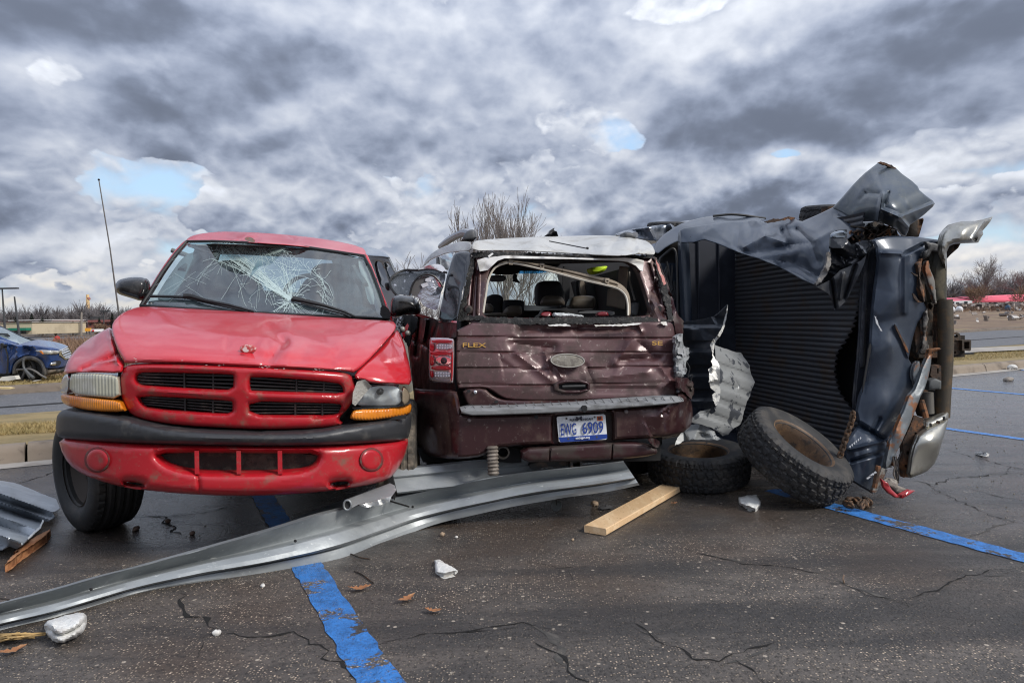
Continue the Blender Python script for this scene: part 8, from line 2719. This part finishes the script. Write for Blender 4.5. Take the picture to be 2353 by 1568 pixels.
panel('wrapper', mat('wrapper_white', (.66, .65, .62), .5, c2=(.1, .1, .1), sc=60, lo=.52, hi=.56), FWD, cJ((2140, 100), (2165, 95), (2188, 102), (2186, 114), (2150, 117), (2138, 110)), float(G(*cJ((2163, 116))[0])[1]), sc_, res=3, thick=.06, cv=0, disp=facets(3, (2240, 1035, 2290, 1060), 9, .03, .02))
st = []
for (P, lab) in (([(1210, 418), (1240, 430), (1276, 436)], 'dark twig under the long beam beside the blue line'), ([(1222, 478), (1250, 490), (1290, 520)], 'thin twig right of the blue line'), ([(-10, 570), (15, 575), (32, 577)], 'short black twig resting on the long beam at the picture edge')):
    lift = .10 if 'resting' in lab else .006
    tag(tube('twig', rust_dk, cr([G(*q, lift) for q in cH(P)], 4), .0035, None, 5), lab, 'twig')
tag(tube('twig', mat('pale_twig', (.40, .28, .20), .8), [G(*cJ((1493, 718))[0], 0), G(*cJ((1488, 700))[0], .03), G(*cJ((1492, 680))[0], .05)], .004, None, 5), 'pale upright twig stuck in the asphalt crack', 'twig')
gr = thing('straw_tuft', 'tuft of dry straw under the long beam at the picture edge', 'straw', G(*cL((100, 1240))[0]))
for k in range(22):
    a = cL((rgn.uniform(-60, 30), rgn.uniform(1215, 1275)))[0]
    b = cL((rgn.uniform(120, 350), rgn.uniform(1200, 1250)))[0]
    tube('straw', mat('dry_straw', (.38, .25, .10), .8, rnd=.4), cr([G(*a, .01), G((a[0] + b[0]) / 2, (a[1] + b[1]) / 2, rgn.uniform(.01, .05)), G(*b, .012)], 4), .003, gr, 4)
# fine grit: pale chips nobody could count
mbg = MB()
for k in range(650):
    x, y = rgn.uniform(-30, 2380), 1180 + 390 * rgn.random() ** .7
    if rgn.random() < .15:
        x, y = rgn.uniform(2180, 2370), rgn.uniform(880, 1200)
    p = G(x, y, .002)
    s = rgn.uniform(.0012, .0036) * (1 + (p[1] - 2.5) * .22)
    mbg.box(p, (s * rgn.uniform(.8, 2), s, s), axes_from([rgn.gauss(0, .3), rgn.gauss(0, .3), 1]))
o = mbg.build('grit', mat('pale_grit', (.30, .26, .21), .8, c2=(.15, .12, .09), sc=4), None, smooth=False)
o['kind'] = 'stuff'
# ================================================================ REFLECTIVE SUNSHADE
sh = thing('sunshade', 'crinkled silver windscreen shade with a black hoop hanging out of the maroon car window', 'sunshade', side_plane_root(FX.pt(*cM((700, 1150))[0], .8)))
myl = mat('silver_foil', (.62, .62, .66), .22, .9, c2=(.40, .36, .42), sc=9, bump=.8, bsc=26)
myl_d = mat('dark_foil', (.10, .105, .11), .22, .8, c2=(.42, .42, .44), sc=16, lo=.56, hi=.66, bump=.8, bsc=30)
OUT = [(418, 1060), (430, 1010), (480, 965), (560, 935), (640, 925), (690, 932), (760, 920), (830, 918), (900, 930), (975, 950), (992, 985), (975, 1060), (955, 1140), (920, 1180), (800, 1190), (700, 1192), (620, 1188), (560, 1182), (490, 1180), (450, 1130)]
panel('dark_lobe', myl_d, FX, cM(OUT), cM((418, 1060, .75), (560, 935, .85), (690, 932, .8), (975, 950, .65), (490, 1180, .7), (920, 1180, .6)), sh, res=4, thick=.01, cv=1, disp=facets(3, (1000, 680, 1140, 770), 60, .022, .012, 12), angle=20)
panel('silver_lobe', myl, FX, cM((640, 1180), (660, 1080), (720, 1005), (800, 985), (870, 1000), (930, 1060), (950, 1120), (930, 1230), (905, 1340), (850, 1330), (770, 1300), (735, 1250), (700, 1200)), .60, sh, res=3.5, thick=.01, cv=1, disp=facets(5, (1040, 690, 1110, 820), 70, .018, .010, 12), angle=18)
panel('grey_lobe', mat('grey_shade_lining', (.085, .085, .085), .6), FX, cM((630, 1185), (655, 1080), (720, 1000), (800, 985), (830, 1000), (760, 1090), (700, 1180), (690, 1200)), .585, sh, res=5, thick=.006, cv=1)
panel('lit_fold', mat('white_foil_fold', (.72, .73, .76), .3, .5), FX, cM((690, 928), (800, 880), (900, 862), (960, 880), (1005, 945), (980, 955), (900, 925), (830, 912), (760, 915)), .62, sh, res=4, thick=.01, cv=1, disp=facets(8, (1060, 660, 1110, 690), 10, .03, .02))
panel('white_square', MATS['white_foil_fold'], FX, cM((735, 1075), (800, 1050), (815, 1085), (755, 1110)), .575, sh, res=5, thick=.004, cv=0)
panel('white_square', MATS['white_foil_fold'], FX, cM((785, 1015), (850, 995), (860, 1010), (820, 1050), (780, 1040)), .575, sh, res=5, thick=.004, cv=0)
tube('rim_cord', blacksoft, cr([FX.pt(*cM(p)[0], d) for p, d in (((480, 1178), .68), ((440, 1125), .70), (((416, 1060)), .73), ((432, 1008), .76), ((490, 960), .80), ((580, 928), .82), ((690, 930), .78), ((830, 916), .70), ((940, 940), .62), ((1000, 955), .58))], 6), .008, sh, 6)
tube('hoop_cord', blacksoft, cr([FX.pt(*cM(p)[0], .57) for p in ((620, 1186), (650, 1080), (710, 1000), (790, 974), (870, 990), (930, 1050), (962, 1105))], 6), .008, sh, 6)

# ================================================================ GREY VEHICLE BEHIND
gv = thing('grey_wagon', 'grey box-shaped car with dark side windows behind the red pickup cab', 'car', (FWD.pt(890, 700, 7.6) * [1, 1, 0]))
gpaint = mat('grey_blue_paint', (.20, .24, .29), .3, .4, c2=(.26, .30, .34), sc=2, coat=.5)
gside = mat('grey_side_paint', (.19, .20, .195), .4, .2, coat=.3)
gw = mat('grey_side_glass', (.07, .08, .085), .08, coat=1.0)
GD = lambda P: 8.6 - (P[:, 0] - 820) * .012
roofd = cM((60, 665, 8.4), (200, 690, 8.2), (370, 745, 8.0), (410, 800, 7.6), (240, 785, 7.8))
panel('roof', gpaint, FWD, cM((-40, 660), (130, 678), (200, 688), (290, 712), (350, 738), (392, 770), (410, 800), (330, 788), (240, 785), (60, 770)), roofd, gv, res=5, thick=.04, edge=(4, .06))
panel('side', gside, FWD, cM((60, 770), (240, 784), (330, 787), (408, 800), (430, 850), (482, 965), (500, 1100), (520, 1300), (520, 1460), (240, 1460), (100, 1100)), GD, gv, holes=[cM((262, 838), (328, 842), (352, 900), (430, 1110), (330, 1110), (280, 960)), cM((352, 850), (404, 858), (425, 890), (470, 968), (470, 1100), (440, 1100))], res=8, thick=.05, edge=(4, .03))
panel('window', gw, FWD, cM((255, 832), (335, 836), (358, 900), (438, 1115), (320, 1115), (272, 960)), lambda P: GD(P) + .04, gv, res=12, thick=.01, cv=0)
panel('window', gw, FWD, cM((346, 844), (408, 852), (430, 885), (476, 965), (474, 1106), (436, 1106)), lambda P: GD(P) + .04, gv, res=12, thick=.01, cv=0)
tube('window_post', mat('pale_window_post', (.33, .34, .33), .4), [FWD.pt(*cM((334, 832))[0], 8.3), FWD.pt(*cM((436, 1110))[0], 8.15)], .028, gv, 6)
panel('door_mirror', blacksoft, FWD, cM((358, 1062), (400, 1055), (415, 1090), (425, 1140), (380, 1135)), 7.7, gv, res=5, thick=.10, edge=(5, .05))
tube('roof_gutter', blacksoft, [FWD.pt(*cM(p)[0], d - .03) for p, d in (((240, 788), 8.3), ((330, 790), 8.15), ((406, 802), 8.05), ((484, 968), 7.95))], .012, gv, 6)
c = FWD.pt(860, 740, 9.6)
MB().box((c[0] - .3, c[1] + .1, .85), (1.5, 2.0, 1.1)).build('body', gside, gv, angle=20)
# crushed lamp and irons jammed between the two cars
jm = thing('jammed_wreckage', 'broken chrome lamp and crushed panels jammed between the red pickup and the maroon car', 'wreckage', FWD.pt(930, 800, 4.9) * [1, 1, 0])
panel('broken_lamp', mat('shattered_chrome', (.52, .52, .53), .2, .7, c2=(.05, .05, .05), sc=26, lo=.48, hi=.55, bump=.8, bsc=60), FWD, jag(cM((455, 1425), (500, 1410), (545, 1400), (560, 1470), (555, 1600), (530, 1660), (500, 1600), (470, 1500)), 1.0, 3, 4), 4.95, jm, res=3.5, thick=.05, cv=0, disp=facets(13, (930, 720, 980, 800), 30, .05, .025, 12))
panel('crushed_trim', blacksoft, FWD, jag(cM((545, 1390), (640, 1385), (700, 1420), (690, 1520), (640, 1600), (610, 1720), (560, 1640), (556, 1500)), 1.0, 4, 4), 5.05, jm, res=4, thick=.05, cv=0, disp=facets(14, (950, 720, 1010, 820), 24, .06, .03, 12))
panel('red_shard', mat('red_shard', (.36, .015, .025), .25, coat=.6), FWD, cM((540, 1560), (600, 1470), (612, 1500), (590, 1568), (560, 1640)), 4.92, jm, res=4, thick=.02, cv=0, disp=facets(15, (950, 740, 1000, 800), 8, .03, .015))
for (u, v) in ((548, 1535), (600, 1575)):
    mb = MB()
    blob(mb, FWD.pt(*cM((u, v))[0], 4.88), (.02, .02, .02), None, 10, 8)
    mb.build('bolt', MATS['bare_bracket'] if 'bare_bracket' in MATS else chrome, jm)

# ================================================================ BLUE CAR ON THE VERGE
bl = thing('blue_car', 'dented blue crossover car with a chrome grille standing on the grass verge', 'car', (FWD.pt(20, 800, 16.6) * [1, 1, 0]))
bluep = mat('blue_paint', (.016, .050, .175), .26, .3, c2=(.026, .072, .23), sc=2.2, lo=.42, hi=.62, c3=(.12, .115, .13), sc3=7, lo3=.60, hi3=.74, coat=.6)
FB = Frame(FWD.pt(60, 800, 16.3), (.30, .95, 0))


def bd(P):
    x = P[:, 0]
    return np.clip((x - 108) / 52, 0, 1.2) ** 1.6 * .75


def bdS(P):
    return bd(P)


bdent = fmul(lambda P: window(*cS((250, 1000))[0], 60, 30)(P), facets(31, (-20, 760, 110, 860), 30, .10, .05, 10))
BODY = [(-420, 780), (-200, 790), (0, 830), (60, 850), (150, 885), (230, 905), (330, 905), (470, 905), (600, 925), (720, 945), (810, 965), (835, 985), (830, 1040), (890, 1085), (940, 1075), (955, 1090), (920, 1140), (905, 1180), (890, 1215), (800, 1240), (610, 1250), (600, 1190), (560, 1120), (500, 1080), (400, 1060), (300, 1085), (220, 1140), (180, 1200), (165, 1310), (120, 1325), (-420, 1330)]
panel('body', bluep, FB, cS(BODY), bdS, bl, res=4.5, edge=(4, .12), thick=.05, disp=bdent, angle=26)
panel('hood', bluep, FB, cS((230, 905), (300, 885), (400, 860), (470, 845), (520, 838), (600, 845), (720, 862), (830, 890), (900, 915), (932, 938), (900, 955), (835, 985), (760, 972), (640, 950), (520, 935), (380, 925)),
      cS((230, 905, .10), (470, 845, .75), (600, 845, 1.2), (830, 890, 1.5), (932, 938, 1.3), (835, 985, .55), (640, 950, .12), (520, 935, .05)), bl, res=4, edge=(3, .08), thick=.04, disp=lines_fold([(*cS((560, 930))[0], *cS((640, 960))[0], 4, .10), (*cS((450, 920))[0], *cS((580, 925))[0], 4, -.06), (*cS((700, 870))[0], *cS((780, 960))[0], 6, .05)]), angle=24)
bws = mat('hazy_windscreen', (.30, .36, .36), .12, coat=.9, c2=(.20, .25, .26), sc=1.2)
panel('windscreen', bws, FB, cS((-300, 640), (0, 660), (60, 685), (150, 730), (260, 785), (380, 835), (470, 862), (495, 868), (470, 890), (330, 905), (260, 900), (150, 868), (60, 830), (0, 800), (-300, 740)), cS((-300, 700, 1.0), (0, 660, 1.2), (470, 862, 1.0), (260, 900, .35), (0, 800, .35)), bl, res=8, thick=.02)
panel('roof', bluep, FB, cS((-420, 600), (-200, 625), (0, 655), (60, 680), (10, 672), (-300, 650), (-420, 650)), cS((-420, 600, 1.0), (0, 655, 1.2), (60, 680, 1.2)), bl, res=8, thick=.05)
tube('pillar', bluep, [FB.pt(*cS(p)[0], d) for p, d in (((-300, 740), .15), ((0, 815), .22), ((150, 880), .28), ((240, 908), .28))], .045, bl, 8)
tube('pillar', blacksoft, cr([FB.pt(*cS(p)[0], d) for p, d in (((0, 655), 1.25), ((150, 728), 1.15), ((330, 810), 1.1), ((480, 852), 1.0), ((510, 858), .95))], 4), .030, bl, 6)
tube('wiper', blacksoft, [FB.pt(*cS(p)[0], .55) for p in ((-80, 790), (60, 782), (130, 785), (100, 760), (-10, 755))], .022, bl, 6)
panel('side_window', mat('dark_side_glass', (.02, .025, .03), .08, coat=1), FB, cS((-300, 800), (0, 870), (60, 900), (95, 940), (40, 945), (-300, 930)), -.02, bl, res=8, thick=.01, cv=0)
tube('door_seam', void, cr([FB.pt(*cS(p)[0], -.03) for p in ((70, 930), (85, 980), (105, 1060), (108, 1150), (100, 1250), (95, 1300))], 4), .018, bl, 5)
panel('mirror_stub', blacksoft, FB, cS((0, 880), (40, 890), (45, 935), (10, 940)), -.12, bl, res=5, thick=.1)
panel('headlight', mat('hazy_headlight', (.52, .52, .49), .15, .2, c2=(.28, .27, .24), sc=5, coat=.8), FB, cS((470, 985), (560, 975), (680, 980), (800, 990), (803, 1010), (790, 1035), (700, 1042), (600, 1042), (560, 1020), (500, 1000)), lambda P: bdS(P) - .05, bl, res=4, edge=(3, .05), thick=.05)
panel('side_marker', amber, FB, cS((540, 990), (575, 988), (600, 1040), (575, 1030)), lambda P: bdS(P) - .06, bl, res=4, thick=.02)
grl = panel('grille', void, FB, cS((835, 990), (930, 942), (975, 1010), (984, 1050), (940, 1090), (895, 1092), (838, 1045)), lambda P: bdS(P) - .02, bl, res=5, thick=.05, cv=0)
for (a, b) in (((842, 1010), (940, 965)), ((850, 1035), (960, 990)), ((870, 1062), (972, 1022)), ((892, 1084), (975, 1050))):
    P = [cS(a)[0], cS(b)[0]]
    tube('grille_slat', chrome, [FB.pt(*p, float(bdS(np.array([p]))[0]) - .05) for p in P], .026, grl, 6)
tube('grille_frame', chrome, [FB.pt(*p, float(bdS(np.array([p]))[0]) - .05) for p in cS((835, 990), (930, 942), (978, 1012), (985, 1050), (940, 1090), (895, 1094), (836, 1045), (835, 990))], .026, grl, 6)
panel('fog_lamp_pocket', void, FB, cS((690, 1160), (740, 1130), (835, 1125), (838, 1170), (800, 1195), (690, 1200)), lambda P: bdS(P) - .04, bl, res=5, thick=.02)
panel('fog_lamp', silver, FB, cS((682, 1190), (700, 1150), (770, 1140), (765, 1180), (740, 1200)), lambda P: bdS(P) - .07, bl, res=4, edge=(3, .04), thick=.03)
panel('lower_bumper', mat('dirty_black_bumper', (.025, .024, .024), .6, c2=(.12, .095, .07), sc=5, lo=.48, hi=.62), FB, cS((600, 1250), (800, 1240), (890, 1216), (910, 1190), (905, 1240), (850, 1275), (740, 1300), (640, 1330), (610, 1310)), lambda P: bdS(P) + .02, bl, res=5, edge=(4, .06), thick=.2)
panel('wheel_arch', mat('grey_arch_trim', (.05, .05, .052), .6, c2=(.10, .09, .08), sc=6), FB, cS((165, 1315), (180, 1200), (220, 1140), (300, 1082), (400, 1058), (500, 1078), (562, 1120), (602, 1190), (625, 1260), (620, 1335), (590, 1330), (585, 1250), (560, 1190), (510, 1140), (400, 1110), (320, 1130), (250, 1180), (215, 1240), (195, 1320)), -.06, bl, res=5, thick=.08, edge=(3, .04))
panel('arch_liner', void, FB, cS((190, 1320), (210, 1220), (260, 1150), (400, 1105), (520, 1140), (590, 1240), (600, 1330)), .10, bl, res=20, thick=.3)
panel('sill', void, FB, cS((-420, 1315), (180, 1310), (190, 1345), (-420, 1370)), .03, bl, res=20, thick=1.4)
wcn = FB.pt(*cS((395, 1258))[0], .16)
Rb = 42.5 / 1.0 * wcn[1] / FOC * .78
wnb = np.array([-.30, -.95, 0])
V, F = tyre_mesh(Rb * 1.05, .23, Rb * .72, 100, 'rib')
wb = build('wheel', place(V, wcn, wnb), F, rub, bl, angle=30)
V, F = lathe([(.0, .06), (.05, .06), (.06, .02), (Rb * .62, .0), (Rb * .70, .10), (Rb * .76, .11)], 40)
wheel_rim = build('rim', place(V, wcn, wnb), F, mat('dark_alloy', (.035, .035, .037), .4, .5), wb)
u_, w_, n_ = axes_from(wnb)
for k in range(5):
    a = k * 1.2566 + .4
    d_ = u_ * math.cos(a) + w_ * math.sin(a)
    s_ = u_ * -math.sin(a) + w_ * math.cos(a)
    c = wcn + d_ * Rb * .38 + n_ * .075
    MB().box(c, (Rb * .66, .055, .03), (d_, s_, n_)).build('spoke', mat('grey_alloy', (.13, .13, .135), .35, .6), wb, smooth=False)
for (x_, d_) in ((-330, .1), (395, 1.35)):
    V, F = tyre_mesh(Rb * 1.05, .23, Rb * .72, 60, 'rib')
    q = FB.pt(*cS((x_, 1258))[0], d_)
    if d_ > 1:
        q = wcn + FB.a * 1.45
    build('wheel', place(V, np.array([q[0], q[1], wcn[2]]), wnb), F, rub, bl, angle=30)
tag(tube('torn_arch_strip', mat('grey_rubber_strip', (.085, .088, .09), .6), cr([FB.pt(*cS(p)[0], -.30) for p in ((330, 1105), (322, 1160), (335, 1230), (380, 1290), (430, 1335), (470, 1365))], 5), [.022] * 12 + [.032] * 14, None, 8), 'torn grey rubber strip hanging over the blue car wheel', 'strip')
tag(tube('bent_rod', mat('grey_bent_rod', (.14, .13, .12), .6), cr([FB.pt(*cS(p)[0], -.25) for p in ((230, 1255), (330, 1245), (420, 1245), (500, 1280), (570, 1330), (640, 1365))], 5), .022, None, 6), 'thin bent rod lying across the blue car wheel', 'rod')
tag(panel('white_board', mat('board_white', (.70, .68, .63), .7), FWD, cS((-40, 1405), (30, 1350), (200, 1335), (225, 1385), (120, 1408)), 16.2, None, res=6, thick=.15, cv=0), 'white board lying on the grass behind the blue car wheel', 'board')
tag(panel('white_scrap', MATS['board_white'], FWD, cS((440, 1412), (480, 1398), (540, 1396), (500, 1412)), 15.9, None, res=6, thick=.1, cv=0), 'flat white scrap on the grass under the blue car bumper', 'scrap')
tag(panel('yellow_stick', mat('pale_wood_stick', (.62, .48, .24), .7), FWD, cS((-60, 1495), (100, 1497), (158, 1508), (150, 1522), (60, 1522), (-60, 1514)), 13.0, None, res=6, thick=.1, cv=0), 'pale wooden stick lying on the kerb near the blue car', 'stick')
